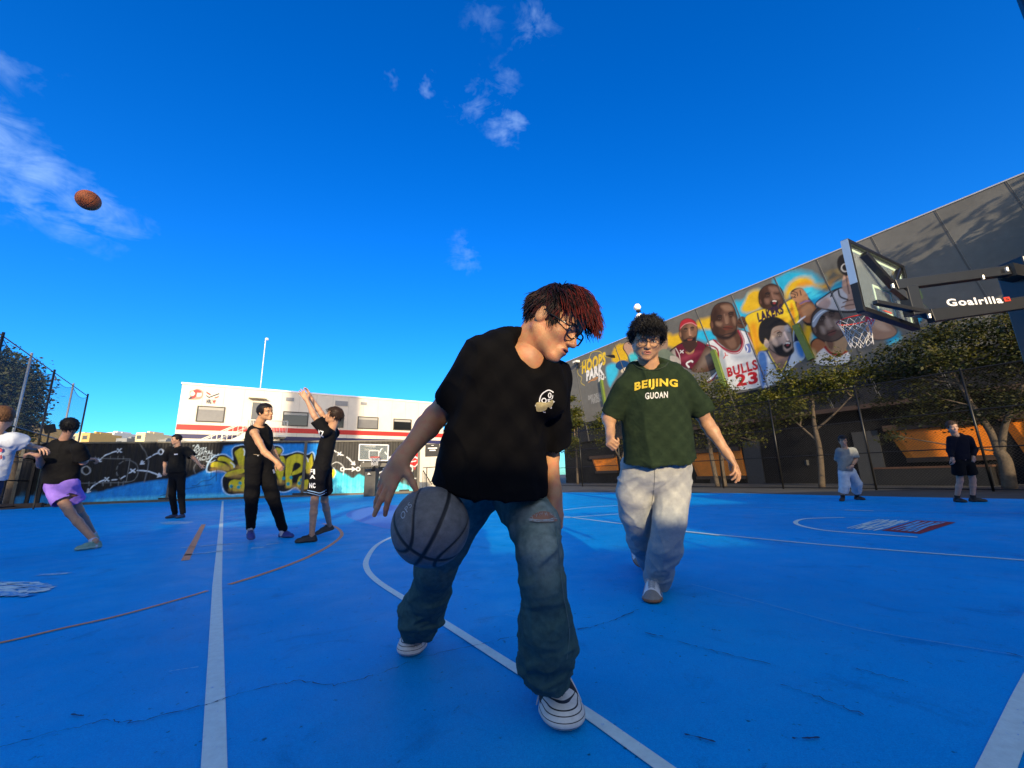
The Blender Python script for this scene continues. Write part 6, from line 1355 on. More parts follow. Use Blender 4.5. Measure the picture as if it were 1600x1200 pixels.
    pr_ = [px_line(s8([(458,560),(480,420),(560,290),(740,190),(890,262)]), 1.7), px_ring((850,625.7), 3.4, 3.4, 1.6), px_ring((858.8,617.7), 2.0, 3.6, 1.4), px_line(s8([(870,350),(860,420),(830,480)]), 1.1), px_line(s8([(800,480),(720,480),(720,520),(780,525),(780,550),(720,550)]), 1.1, False), px_line(s8([(560,830),(600,870),(650,875)]), 1.1), px_poly(s8([(880,520),(920,550),(890,590),(860,560)])), px_poly(s8([(790,700),(840,710),(830,760),(790,750)])), px_poly(s8([(320,650),(350,640),(360,690),(330,690)]))]
    decal('shirt_print', pr_, bv, wp, tee); ring = []; mb = MB()
    for x, y in catmull([(808,513),(810,530),(814,548),(823,564),(836,576),(850,580),(862,573),(870,562)], 4):
        h = bv.ray_cast(Vector(C0), Vector(nz(ray(x, y))))
        if h[0] is not None: ring.append(np.array(h[0])-nz(ray(x, y))*.002)
    pass
    decal('shirt_patch', [px_poly(s8([(345,660),(360,575),(480,560),(700,575),(850,500),(890,570),(850,660),(790,740),(720,700),(660,790),(540,838),(385,838),(350,760)]))], bv, M('print_tan', (.36,.30,.14), .7, .35, 60), tee, .0030)
    # ---- jeans
    A = [pr(738,752,1.62,42), pr(724,790,1.63,40), pr(697,845,1.68,34), pr(681,885,1.72,30.5), pr(673,925,1.80,28.5), pr(659,956,1.88,32), pr(654,968,1.94,26), pr(648,978,1.98,25)]
    B = [pr(815,752,1.62,42), pr(822,785,1.53,43), pr(835,820,1.42,37), pr(842,858,1.33,32), pr(848,910,1.31,32), pr(852,965,1.33,37.5), pr(855,1003,1.36,41), pr(851,1035,1.39,35), pr(850,1034,1.42,35), pr(850,1044,1.46,36)]; F = fbox(A+B, .0058)
    B[-1] = (B[-2][0]+V(.002,.020,-.032), B[-2][1]*1.02); A[-1] = (A[-2][0]+V(-.006,.02,-.055), A[-2][1]*.96)
    for C_ in (A, B):
        for i in range(len(C_)-1): F.cone(C_[i][0], C_[i+1][0], C_[i][1], C_[i+1][1], .03, capb=(i == len(C_)-2))
    F.cone(P(742,738,1.64), P(812,738,1.64), .10, .10, .04)
    F.ell(P(775,744,1.66), (.15,.11,.11), k=.05)
    pos, Q = F.mesh(2); z = pos[:, 2]
    dist = lambda c, r: np.exp(-(np.linalg.norm(pos-c, axis=1)/r)**2)
    low = np.clip((.42-z)/.3, 0, 1)
    pos = folds(pos, Q, .009, (5, 5, 14), None, 5., .10+1.3*low); pos = folds(pos, Q, .010, (7, 7, 16), (nz((1,.2,.6)), nz((0,1,.2)), nz((-.5,0,1))), 12.7, dist(P(852,875,1.22), .16)+dist(P(660,960,1.8), .14)+dist(P(850,1055,1.27), .14)+dist(P(790,770,1.5), .14))
    pos = folds(pos, Q, .0035, (22,22,30), None, 1.7, .4+.6*low); pos = folds(pos, Q, .003, (14,14,3), None, 8.7, 1-low)
    Q = open_end(pos, Q, B[-1][0], B[-1][0]-B[-2][0], .1, .016); Q = open_end(pos, Q, A[-1][0], A[-1][0]-A[-2][0], .1, .016)
    # denim: washed pale over the thighs, dark below (dye, not light)
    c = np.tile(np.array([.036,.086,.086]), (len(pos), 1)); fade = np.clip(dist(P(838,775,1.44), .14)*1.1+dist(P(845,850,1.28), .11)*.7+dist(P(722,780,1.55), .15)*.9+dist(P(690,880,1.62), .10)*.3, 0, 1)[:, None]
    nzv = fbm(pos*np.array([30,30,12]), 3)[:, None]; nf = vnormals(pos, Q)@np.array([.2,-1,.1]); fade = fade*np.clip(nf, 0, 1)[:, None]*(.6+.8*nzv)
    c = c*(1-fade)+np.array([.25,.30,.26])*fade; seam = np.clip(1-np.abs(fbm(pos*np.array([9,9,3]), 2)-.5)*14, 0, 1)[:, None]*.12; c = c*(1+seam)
    dm = M('denim', rough=.85, var=.22, vs=46, attr='Col', bump=.0014, bs=520, spec=.2); jeans = cloth('jeans', t, pos, Q, dm, vcol=c)
    bv = bvh_of(pos, Q); knee = skin_mat('skin_knee', (.30,.135,.075)); rip = [px_poly([(827,813),(834,804),(846,799),(858,801),(866,808),(870,814),(858,816.5),(840,816.5)])]
    decal('jeans_rip', rip, bv, knee, jeans, .0025); th = [px_line([(827+random.uniform(-2,2), 812+random.uniform(-2,3)), (845+random.uniform(-4,4), 813+random.uniform(0,4)), (866+random.uniform(-4,5), 811+random.uniform(-2,4))], .5) for _ in range(9)]
    th += [px_line([(830+i*2.4+random.uniform(-1,1), 803-7*math.sin(i/15*3.1)+random.uniform(-2,1)+5), (831+i*2.4+random.uniform(-2,2), 808-5*math.sin(i/15*3.1)+random.uniform(0,4))], .45) for i in range(16)]
    decal('jeans_fray', th, bv, M('fray', (.36,.42,.42), .9, .2, 50), jeans, .0045)
    decal('jeans_seam_crease', [px_line([(868,822),(873,870),(880,930),(889,985),(885,1030)], 1.1)], bv, M('seam_pale', (.085,.15,.15), .9, .2, 60), jeans, .002)
    mb = MB(); rg = random.Random(4)
    for C_ in (A, B):
        e_, d_ = C_[-1][0], nz(C_[-1][0]-C_[-2][0]); u = nz(np.cross(d_, (1,0,0))); v_ = np.cross(d_, u)
        for i in range(110):
            a = rg.uniform(0, 6.28); p = e_+(u*math.cos(a)+v_*math.sin(a))*C_[-1][1]*rg.uniform(.9,1.02)-d_*.012; mb.tube([p, p+d_*rg.uniform(.014,.034)+V(rg.gauss(0,.006), rg.gauss(0,.006), rg.gauss(0,.003))], [.0010,.0005], 3)
        mb.build('hem_fray', M('fray_dark', (.10,.17,.18), .9, .2, 50), jeans); mb = MB()
    # ---- shoes
    canv = M('canvas_black', (.010,.010,.012), .8, .1, 90); rub = stripe_mat('rubber_striped', (.62,.62,.58), (.010,.010,.012), (.016,.033,.0475,.058,.068), .0012); lc = M('lace_white', (.68,.68,.66), .8, .1, 90)
    sh1 = shoe(t, G(889,1150), G(889,1150)-G(869,1100), .315, .152, [rub, canv, rub, canv], .0034, laces=lc, sole_h=.040, capy=.200, lacew=.0034)
    sh2 = shoe(t, G(640,1032), G(640,1032)-G(650,1003), .315, .136, [rub, canv, rub, canv], .0038, laces=lc, sole_h=.040, capy=.200, lacew=.0034)
    F = Field(P(850,1100,1.33)-.15, P(850,1100,1.33)+.15, .008)
    return t
red_man()

# ================================================================ the man in the green tee
def green_man():
    pz = P(1020,720,2.75); t = thing('person', [pz[0], pz[1], 0], 'person with curly black hair in a dark green lettered tee and pale jeans', 'person')
    sk = skin_mat('skin_warm', (.50,.27,.135)); D = 2.62
    Yc = nz(-.20*_R-.97*_F-.24*_U+V(0,0,0)); Rh = frame(Yc, nz(_U+.05*_R-.1*_F)); hc = P(1010.5,529.5,2.60)
    nb = P(1016,580,2.66); parts = [build_head(hc, Rh, 1.04, nb, .003, .060, .25, jaw=1.18, brows=False)]
    F = Field(P(1020,600,2.68)-.3, P(1020,600,2.68)+.3, .009); F.cone(P(985,594,2.70), P(1062,594,2.70), .048, .048, .0); F.cone(P(1016,578,2.68), P(1020,640,2.76), .062, .085, .05); F.ell(P(1017,579,2.66), .050, k=.05); parts.append(F.mesh(2))
    # image-left arm: bent, fist; image-right arm: hanging open
    parts.append(build_arm(P(967,622,2.71), P(951,650,2.78), P(954,675,2.60), .005, 1.0, nz(P(953,695,2.52)-P(954,675,2.60)), nz(-_R*.8-_F*.5), 1, 1.08, curl=(1.25,1.4,.8), spread=.2, thumb=(.8,.4), tdir=(.8,.4,-.5)))
    parts.append(build_arm(P(1084,625,2.70), P(1105,662,2.72), P(1137,710,2.60), .005, 1.0, nz(P(1156,737,2.55)-P(1137,710,2.60)), nz(_R*.75+_U*.5-_F*.4), -1, 1.05, curl=(.35,.4,.3), spread=.8, thumb=(.1,.1), tdir=(.75,.55,-.55), fcurl=[(.25,.35,.3),(.4,.4,.3),(.5,.5,.4),(.6,.5,.4)]))
    finish_body(t, parts, [sk, lipm, eyew, eyed, browm])
    hcol = lambda p, rg: np.array([.010,.009,.008])*rg.uniform(.7, 2.2)
    hair_ok = lambda p: not (p[1] > .045 and p[2] < .060) and not (p[1] > .005 and p[2] < .052) and not (abs(p[0]) > .04 and p[2] < -.015) and not (abs(p[0]) > .05 and p[2] < -.005 and p[1] > -.03) and p[2] > -.045
    a = hair_locks(hc, Rh, 1.02, 1500, lambda p: .042, .12, lambda p: (p[0]*9, p[1]*7, (p[2]-.03)*4), .0030, hcol, 11, curl=1.7, curlr=.0075, lift=.030, hairline=hair_ok, steps=11, jit=.55)
    b = hair_locks(hc, Rh, 1.02, 320, lambda p: .056, .45, lambda p: (p[0]*3, .9, 0), .0028, hcol, 12, curl=1.5, curlr=.006, lift=.05, hairline=lambda p: p[1] > .03 and p[2] > .055, steps=10, jit=.35)
    s_ = hair_shell(hc, Rh, 1.02, .005, .015, (.010,.009,.008), .060, -.01, .010)
    add_hair(t, [a, b, s_]); glasses(t, hc, Rh, 1.02, M('frame_thin_dark', (.05,.03,.02), .3, 0, metal=.3), .0019, .0265, .0225, 2.2, z0=-.010)
    # ---- tee
    front = nz(-_F*1.0-_U*.05-_R*.06)
    T = [pr(1022,603,2.70,46), pr(1024,640,2.70,46), pr(1028,680,2.71,49), pr(1031,719,2.72,56)]; F = fbox(T+[(P(957,647,2.76), .1), (P(1096,645,2.72), .1), (P(1017,575,2.66), .08)], .0075)
    for i in range(3): F.cone(T[i][0], T[i+1][0], T[i][1], T[i+1][1], .05, sq=front, e=.66, capb=(i == 2))
    F.cone(P(986,600,2.69), P(1062,600,2.69), .076, .076, .03); F.cone(P(1003,583,2.70), P(1038,583,2.70), .062, .062, .05)
    s1 = (P(977,605,2.69), P(957,647,2.76)); s2 = (P(1070,605,2.69), P(1096,645,2.72)); F.cone(s1[0], s1[1], .074, .076, .018, capb=True); F.cone(s2[0], s2[1], .074, .074, .018, capb=True)
    F.ell(P(1017,560,2.60), (.104,.11,.064), k=.015, op='s'); F.cone(P(1016,570,2.66), P(1013,550,2.62), .062, .072, .012, op='s')
    pos, Q = F.mesh(2); z_ = V(0,0,1.); pos = folds(pos, Q, .017, (6.5, 3, 1.7), (nz((1,0,.15)), front, z_), 21.3); pos = folds(pos, Q, .009, (8, 4, 12), (nz((1,0,.5)), front, nz((-.35,0,1))), 4.4, np.clip((1.0-pos[:, 2])/.25, .15, 1)); pos = folds(pos, Q, .0015, (40,40,40))
    Q = open_end(pos, Q, s1[1], s1[1]-s1[0], .12, .02); Q = open_end(pos, Q, s2[1], s2[1]-s2[0], .12, .02); Q = open_end(pos, Q, T[3][0], T[3][0]-T[2][0], .3, .022)
    tm = M('green_tee', (.018,.031,.014), .9, .10, 20, .0008, 700, spec=.15); tee = cloth('tee_shirt', t, pos, Q, tm); bv = bvh_of(pos, Q)
    mb = MB(); ring = []
    for a_ in np.linspace(0, 2*math.pi, 40, endpoint=True):
        x, y = 1017+27*math.cos(a_), 564+14.5*math.sin(a_); r = ray(x, y); h = bv.ray_cast(Vector(C0), Vector(nz(r)))
        if math.sin(a_) > .15 and h[0] is not None: ring.append(np.array(h[0])-nz(r)*.003)
    if len(ring) > 3: mb.tube(ring, .0045, 6); mb.build('collar_rib', M('green_rib', (.022,.036,.017), .9, .1, 50), tee, True)
    q1 = np.polyfit([-.5,0,.5], [614.3,607.8,608.6], 2); q2 = np.polyfit([-.5,0,.5], [598,591.6,593.3], 2)
    decal('shirt_lettering', [px_text('BEIJING', lambda x, y: (991.5+67*(x+.5), np.polyval(q1, x)*(.5-y)+np.polyval(q2, x)*(.5+y)), .042)], bv, M('print_yellow', (.72,.50,.03), .7, .1, 60), tee, .003)
    decal('shirt_lettering', [px_text('GUOAN', lambda x, y: (1008.2+35*(x+.5), 617.6-1.2*x*2-(y)*10.3), .025)], bv, M('print_offwhite', (.68,.66,.58), .7, .1, 60), tee, .003)
    # ---- trousers
    B = [pr(1053,730,2.78,26), pr(1050,770,2.76,26.5), pr(1046,812,2.70,25.5), pr(1040,850,2.74,23.5), pr(1031,885,2.84,21.5), pr(1026,908,2.92,20.5)]
    A = [pr(999,730,2.80,28), pr(993,770,2.84,29), pr(994,800,2.90,25.5), pr(1002,840,3.05,21), pr(1014,872,3.30,16.5), pr(1021,890,3.42,15)]; F = fbox(A+B, .0085)
    for C_ in (A, B):
        for i in range(len(C_)-1): F.cone(C_[i][0], C_[i+1][0], C_[i][1], C_[i+1][1], .012, capb=(i == len(C_)-2))
    F.cone(P(1009,722,2.775), P(1049,722,2.775), .108, .108, .012); F.cone(P(1030,725,2.74), P(1029,690,2.74), .205, .18, .02, sq=front, e=.60)
    pos, Q = F.mesh(2); zz = pos[:, 2]; pos = folds(pos, Q, .007, (10,10,2.2), None, 31., np.clip((.85-zz)/.5, .3, 1)); pos = folds(pos, Q, .010, (4,4,12), (nz((1,0,.8)), V(0,1,0), nz((-.6,0,1))), 17., np.exp(-((zz-.80)/.10)**2)+np.exp(-((zz-.22)/.14)**2)); pos = folds(pos, Q, .001, (30,30,30))
    Q = open_end(pos, Q, B[-1][0], B[-1][0]-B[-2][0], .12, .02)
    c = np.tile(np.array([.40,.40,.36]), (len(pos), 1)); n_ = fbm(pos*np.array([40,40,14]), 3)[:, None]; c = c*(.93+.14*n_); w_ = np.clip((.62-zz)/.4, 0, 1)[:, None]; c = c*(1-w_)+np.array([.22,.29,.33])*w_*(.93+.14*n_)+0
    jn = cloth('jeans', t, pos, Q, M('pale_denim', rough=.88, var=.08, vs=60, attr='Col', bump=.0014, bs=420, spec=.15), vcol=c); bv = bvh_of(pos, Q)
    creasem = M('crease_dark', (.12,.12,.11), .9, .1); decal('jeans_seam_crease', [px_line([(1023,717),(1023,735),(1022,760),(1018,790)], .7), px_line([(965,735),(985,732),(1005,730),(1022,733)], .6), px_line([(1022,731),(1045,729),(1062,722)], .6)], bv, creasem, jn, .002)  # dark lines: centre seam plus shade painted into the crotch creases
    wl_ = M('leather_white', (.60,.62,.64), .5, .08, 30); su = M('suede_grey', (.20,.19,.18), .9, .15, 60); gum = M('gum_sole', (.20,.09,.04), .6, .1, 30); blk = M('stripe_black', (.012,.012,.014), .6, .1)
    s_ = shoe(t, G(1020,946), G(1020,946)-G(1021,915), .30, .118, [gum, wl_, su, wl_], .005, laces=M('lace_grey', (.30,.34,.38), .8, .1, 60), sole_h=.022, capy=.215, lacew=.0028)
    shoe(t, G(1020,905)+V(0,.25,0), V(0,-1,0), .30, .115, [gum, wl_, su, wl_], .007, pitch=-.6, sole_h=.022, lift=.02)
    return t
green_man()
# ================================================================ the other players
def tee_field(J, vox, front, sleeve, w, hemw, sr=(.078,.085), e=.62, frac=.78, neck=None, kk=.03):
    c = (J['shL']+J['shR'])/2; sw = np.linalg.norm(J['shL']-J['shR'])/2; ax = J['hem']-c; L_ = np.linalg.norm(ax)
    F = fbox([(c, .45), (J['hem'], .35), (J['elL'], .15), (J['elR'], .15)], vox); m = c+ax*.45
    F.cone(c+ax*.12, m, w, w*.96, kk, sq=front, e=e); F.cone(m, J['hem'], w*.96, hemw, kk, sq=front, e=e+.05, capb=True)
    F.cone(J['shL']*.82+J['shR']*.18, J['shR']*.82+J['shL']*.18, .060, .060, kk)
    ends = []
    if sleeve != 'none':
        for a in 'LR':
            s_, e_, w_ = J['sh'+a], J['el'+a], J['wr'+a]
            if sleeve == 'long':
                F.cone(s_, e_, .072, .058, .03); F.cone(e_, w_*.97+e_*.03, .058, .044, .02, capb=True); ends.append((w_*.97+e_*.03, w_-e_))
            else: q = s_+(e_-s_)*frac; F.cone(s_, q, sr[0], sr[1], .025, capb=True); ends.append((q, e_-s_))
    nb = J['neck']; hd_ = nz(J['head']-nb); F.cone(nb+hd_*.01, nb+hd_*.12, .062 if sleeve != 'none' else .085, .085 if sleeve != 'none' else .12, .012, op='s')
    pos, Q = F.mesh(2); up = -nz(ax); side = nz(np.cross(up, front))
    pos = folds(pos, Q, .008, (7, 4, 2.5), (side, front, up), random.random()*30); pos = folds(pos, Q, .004, (12, 8, 9), (nz(side+up*.8), front, nz(up-side*.6)), random.random()*30)
    for b, d in ends: Q = open_end(pos, Q, b, d, .13, vox*2.6)
    Q = open_end(pos, Q, J['hem'], ax, .3, vox*2.8); return pos, Q
def player(label, J, k=1.0, skin=(.45,.24,.13), hair=(.012,.009,.008), hairlen=.035, hairn=500, face=None, up=(0,0,1), top='short', topcol=(.01,.01,.01), w=.19, hemw=.20, legs='long', legcol=(.01,.01,.012), legr=(.10,.085,.075), shorts_to=1.0, shoes=((.02,.02,.02),(.02,.02,.02)), sock=None, vox=.010, hands=None, front=None, toes=None, sleeve_r=(.078,.085), name='x', shoev=.008, tilt=None, fat=1.0, hvox=.0055):
    for a in 'LR':
        tp, dr, pt, lf_ = toes[a]; J['an'+a] = np.array(tp)-nz([dr[0], dr[1], 0])*.205*math.cos(pt)+V(0, 0, .088+lf_-min(0, pt)*.20); J['kn'+a] = J['kn'+a]*.5+(J['hip'+a]+J['an'+a])*.25
    base = J['hem'].copy(); base[2] = 0; t = thing('person', base, label, 'person'); sk = skin_mat('skin_'+name, skin)
    Rh = frame(face, up); parts = [build_head(J['head'], Rh, k, J['neck']-nz(J['head']-J['neck'])*.03, hvox, .055)]
    F = fbox([(J['neck'], .25), (J['hem'], .2), (J['shL'], .1), (J['shR'], .1)], vox); c = (J['shL']+J['shR'])/2
    if front is None: front = nz(np.cross(J['shR']-J['shL'], c-J['hem'])); front = front if front@face > -.2 else -front
    F.cone(J['shL'], J['shR'], *((.056, .056) if top == 'none' else (.040, .040)), 0); F.cone(J['neck'], c*.8+J['hem']*.2, .056, .085, .05); F.cone(c*.85+J['hem']*.15, c*.4+J['hem']*.6, .135, .12, .04, sq=front, e=.7); F.cone(c*.4+J['hem']*.6, J['hem'], .12, .12, .04, sq=front, e=.75); parts.append(F.mesh(2))
    H = hands or {}
    for a in 'LR':
        h = dict(H.get(a, {})); hd = h.pop('d', None); hn = h.pop('n', None); sd = h.pop('side', 1 if a == 'L' else -1)
        fore = nz(J['wr'+a]-J['el'+a]); hd = fore if hd is None else nz(hd); hn = nz(front) if hn is None else hn
        parts.append(build_arm(J['sh'+a] if top == 'none' else J['sh'+a]*.72+J['el'+a]*.28, J['el'+a], J['wr'+a], vox*.6, k, hd, hn, sd, fat, **h))
    if legs != 'long':
        F = fbox([(J['hipL'], .15), (J['hipR'], .15), (J['anL'], .12), (J['anR'], .12), (J['knL'], .12), (J['knR'], .12)], vox)
        for a in 'LR': leg_prims(F, J['hip'+a], J['kn'+a], J['an'+a], k)
        parts.append(F.mesh(2))
    finish_body(t, parts, [sk, lipm, eyew, eyed, browm])
    hc_ = np.array(hair); ok = lambda p: not (p[1] > .045 and p[2] < .068) and not (abs(p[0]) > .05 and p[2] < .005 and p[1] > -.03) and p[2] > -.045
    add_hair(t, [hair_locks(J['head'], Rh, k, hairn, lambda p: hairlen*(1.4 if p[1] > .03 and p[2] > .06 else 1), .3, lambda p: (p[0]*2, .5 if p[2] > .05 else -.2, 0), .0038, lambda p, rg: hc_*rg.uniform(.6, 1.6), 20+len(label), lift=.022, hairline=ok, jit=.4, steps=5), hair_shell(J['head'], Rh, k, .008, .012, hair, .062, -.03, .004)])
    pos, Q = tee_field(J, vox, front, top, w, hemw, sleeve_r); tee = cloth('tank_top' if top == 'none' else 'tee_shirt' if top == 'short' else 'sweatshirt', t, pos, Q, M('cloth_'+name, tuple(c*.6 if max(topcol) < .05 else c for c in topcol), .88, .15, 9, .001, 400, spec=.15)); bv = bvh_of(pos, Q)
    # legs
    cs = []
    for a in 'LR':
        h_, n_, a_ = J['hip'+a], J['kn'+a], J['an'+a]
        if legs == 'long': cs.append([(h_, legr[0]), (n_, legr[1]), (a_+[0,0,.02], legr[2])])
        elif legs == 'capri': cs.append([(h_, legr[0]), (n_, legr[1]), (n_*.35+a_*.65, legr[2])])
        else: cs.append([(h_, legr[0]), (h_+(n_-h_)*shorts_to, legr[1])])
    F = fbox([q for c_ in cs for q in c_]+[(J['hem'], .2)], vox)
    for c_ in cs:
        for i in range(len(c_)-1): F.cone(c_[i][0], c_[i+1][0], c_[i][1], c_[i+1][1], .03, capb=(i == len(c_)-2))
    hm = (J['hipL']+J['hipR'])/2; F.cone(J['hipL']+[0,0,.05], J['hipR']+[0,0,.05], .105*hemw/.19, .105*hemw/.19, .04); F.cone(hm+[0,0,.03], J['hem']+[0,0,.05]+nz(c-J['hem'])*.04, .13*hemw/.19, .12*hemw/.19, .04, sq=front, e=.75)
    pos, Q = F.mesh(2); pos = folds(pos, Q, .007, (7,7,4.5), None, random.random()*40, np.clip(1.2-pos[:, 2], .3, 1)); pos = folds(pos, Q, .003, (12,12,14), None, random.random()*40)
    for c_ in cs: Q = open_end(pos, Q, c_[-1][0], c_[-1][0]-c_[-2][0], .16, vox*2.6)
    lg = cloth('trousers' if legs == 'long' else 'shorts', t, pos, Q, M('legs_'+name, tuple(c*.6 if max(legcol) < .05 else c for c in legcol), .9, .15, 9, .001, 300, spec=.15)); bl = bvh_of(pos, Q)
    if sock is not None:
        for a in 'LR':
            F = fbox([(J['an'+a], .15)], vox*.7); up_ = nz(J['kn'+a]-J['an'+a]); F.cone(J['an'+a]-[0,0,.05], J['an'+a]+up_*.07, .044, .046, 0, capb=True); pos, Q = F.mesh(1); cloth('sock', t, pos, Q, M('sock_'+name, sock, .9, .1))
    sm = [M('sole_'+name, shoes[1], .6, .1), M('shoe_'+name, shoes[0], .6, .2, 20)]
    for a in 'LR':
        tp, dr, pt, lf_ = toes[a]; shoe(t, tp, dr, .285, .105, [sm[0], sm[1], sm[1], sm[1]], shoev, pitch=pt, lift=lf_, laces=sm[0] if shoev < .0085 else None)
    return t, tee, bv, lg, bl
def JP(D, **kw): return {n: P(x, y, D+(r[0] if r else 0)) for n, (x, y, *r) in kw.items()}
def DG(px, py): return proj(G(px, py))[2]
wmark = M('mark_white', (.72,.72,.72), .6, .05)
# --- tank top man, facing right
D = DG(430,846)+.05; J = JP(D, head=(415,644), neck=(404,664), shL=(397,676,-.16), shR=(413,675,.20), elL=(413,706,-.22), wrL=(433,722,-.24), elR=(424,700,.2), wrR=(436,722,.2), hem=(404,712), hipL=(397,722,-.08), hipR=(411,722,.08), knL=(394,768,-.08), anL=(378,817,-.02), knR=(424,770,.06), anR=(433,823,.06))
t, tee, bv, lg, bl = player('person in a black tank top and black joggers with blue shoes, facing right', J, 1.0, (.48,.26,.13), (.010,.008,.008), .022, 420, nz(_R*.96-_F*.25+_U*.10), nz(_U-.12*_R), 'none', (.010,.010,.011), .185, .155, 'long', (.009,.009,.010), (.112,.090,.055), shoes=((.02,.035,.22),(.03,.05,.18)), sock=(.55,.55,.55), vox=.010, name='tank', front=nz(_R*.9-_F*.4),
    hands={'L': dict(d=nz(_R*.45-_U*.8), n=nz(-_F+_R*.3), curl=(.7,.9,.6), spread=.4), 'R': dict(curl=(.7,.9,.6))}, toes={'L': (G(393,848), nz(_R*[1,1,0]*.6+V(0,-.7,0)), -.25, .02), 'R': (G(458,841), nz(_R*[1,1,0]*.95+V(0,-.35,0)), 0, 0)})
decal('waistband', [px_line([(393,709.5),(405,711),(415,709.5)], 1.1)], bl, M('band_tan', (.35,.27,.18), .7, .1), lg, .006); decal('trouser_mark', [px_poly([(425,734),(430,733),(432,738),(427,740)], 1)], bl, wmark, lg, .006); decal('trouser_mark', [px_poly([(402,711.5),(403.5,711.5),(403.5,713),(402,713)], 1)], bl, wmark, lg, .006)
# --- shooter, arms raised, facing left
D = DG(478,846)+.05; J = JP(D, head=(522,649), neck=(518,667), shL=(508,674,-.15), shR=(522,677,.18), elL=(491,650,-.18), wrL=(479.5,625,-.15), elR=(502,646,.12), wrR=(486,622,.12), hem=(503,731), hipL=(498,738,-.09), hipR=(507,738,.09), knL=(490,782,-.1), anL=(487,829,0), knR=(503,782,.08), anR=(510,822,.12))
t, tee, bv, lg, bl = player('person in a black tee and black shorts shooting with both arms raised, facing left', J, .97, (.47,.26,.15), (.030,.018,.012), .050, 520, nz(-_R*.93-_F*.3+_U*.32), nz(_U+.35*_R), 'short', (.010,.010,.011), .155, .160, 'shorts', (.008,.008,.012), (.098,.112), .72, shoes=((.012,.012,.013),(.02,.02,.02)), vox=.010, name='shooter', front=nz(-_R*.9-_F*.4), sleeve_r=(.075,.085),
    hands={'L': dict(d=nz(_U*.8-_R*.5), n=nz(_R*.6-_F*.8), curl=(.1,.2,.2), spread=1.1), 'R': dict(d=nz(_U*.9-_R*.35), n=nz(_R*.7+_F*.5), curl=(.2,.3,.3), spread=1)}, toes={'L': (G(460,850), nz(-_R*[1,1,0]*.9+V(0,-.45,0)), 0, 0), 'R': (G(492,838), nz(-_R*[1,1,0]*.85+V(0,-.5,0)), -.25, .0)})
bluem = M('trim_blue', (.20,.34,.55), .7, .1); [decal('shorts_mark', [q_], bl, wmark, lg, .008) for q_ in (px_text('NC', lambda x, y: (488.5+9*x, 758.5-8*y), .05), px_text('FI', lambda x, y: (488+9*x, 737-8*y), .05), px_text('A', lambda x, y: (489+8*x, 745-6*y), .05))]; decal('shorts_trim', [px_line([(481,766),(490,768),(500,770),(510,765)], 1.3), px_line([(481,769.5),(490,771.5),(500,773.5),(510,769)], 1.0)], bl, bluem, lg, .008)
decal('shirt_mark', [px_text('KZ', lambda x, y: (502+8*x, 677-9*y+3*x), .04)], bv, wmark, tee, .008)
# --- far man in black by the container
D = DG(266,811)+.1; J = JP(D, head=(275.5,686.5), neck=(277,698), shL=(265,703,0), shR=(290,703,0), elL=(258,723,.05), wrL=(257,736,-.12), elR=(303,716,0), wrR=(313,727,-.1), hem=(277,737), hipL=(271,744), hipR=(283,744), knL=(266,772), anL=(262,802), knR=(282,772), anR=(276,800))
t, tee, bv, lg, bl = player('person in a plain black tee and black trousers standing before the container, arms apart', J, 1.0, (.45,.25,.15), (.010,.008,.008), .02, 240, nz(-_R*.5-_F*.85), (0,0,1), 'short', (.020,.019,.017), .18, .19, 'long', (.012,.012,.013), (.095,.075,.055), shoes=((.03,.04,.09),(.02,.02,.03)), vox=.014, name='far', sleeve_r=(.09,.10), hvox=.008,
    hands={'L': dict(curl=(1.2,1.2,.8)), 'R': dict(d=nz(_R*.6-_U*.7), curl=(.9,.9,.7))}, toes={'L': (G(258,811), nz(-_R*[1,1,0]*.4+V(0,-1,0)), 0, 0), 'R': (G(275,811), V(.05,-1,0), 0, 0)}, shoev=.010)
decal('shirt_mark', [px_poly([(272.5,709),(278,708.5),(278,710.5),(272.5,711)], 1)], bv, wmark, tee, .01)
# --- runner in purple shorts, seen from behind
D = DG(132,856)+.1; J = JP(D, head=(109,667), neck=(102,684), shL=(76,700,.05), shR=(122,700,-.05), elL=(64,727,-.12), wrL=(60,712,-.35), elR=(130,722,.05), wrR=(136,718,.30), hem=(94,753), hipL=(86,762), hipR=(107,762), knL=(103,800,-.05), anL=(111,838,.08), knR=(119,795,.05), anR=(131,830,.2))
t, tee, bv, lg, bl = player('person in a black tee and purple shorts running away at the left, seen from behind', J, 1.02, (.40,.22,.14), (.010,.009,.008), .045, 520, nz(_F*.60-_R*.80+_U*.05), nz(_U-.1*_R), 'short', (.010,.010,.011),   .20, .195, 'shorts', (.26,.16,.62), (.108,.120), .55, shoes=((.16,.30,.26),(.25,.42,.36)), sock=(.50,.52,.68), vox=.010, name='runner', front=nz(_F*.9-_R*.3), sleeve_r=(.078,.09),
    hands={'L': dict(d=nz(_U*.3-_R*.5-_F*.3), n=_U, curl=(.8,.9,.6)), 'R': dict(d=nz(_F*.5+_R*.5), n=_U, curl=(1,1,.8))}, toes={'L': (G(116,862), nz(V(-.35,-.9,0)), 0, 0), 'R': (G(150,846), nz(V(.75,-.5,0)), 0, .01)})
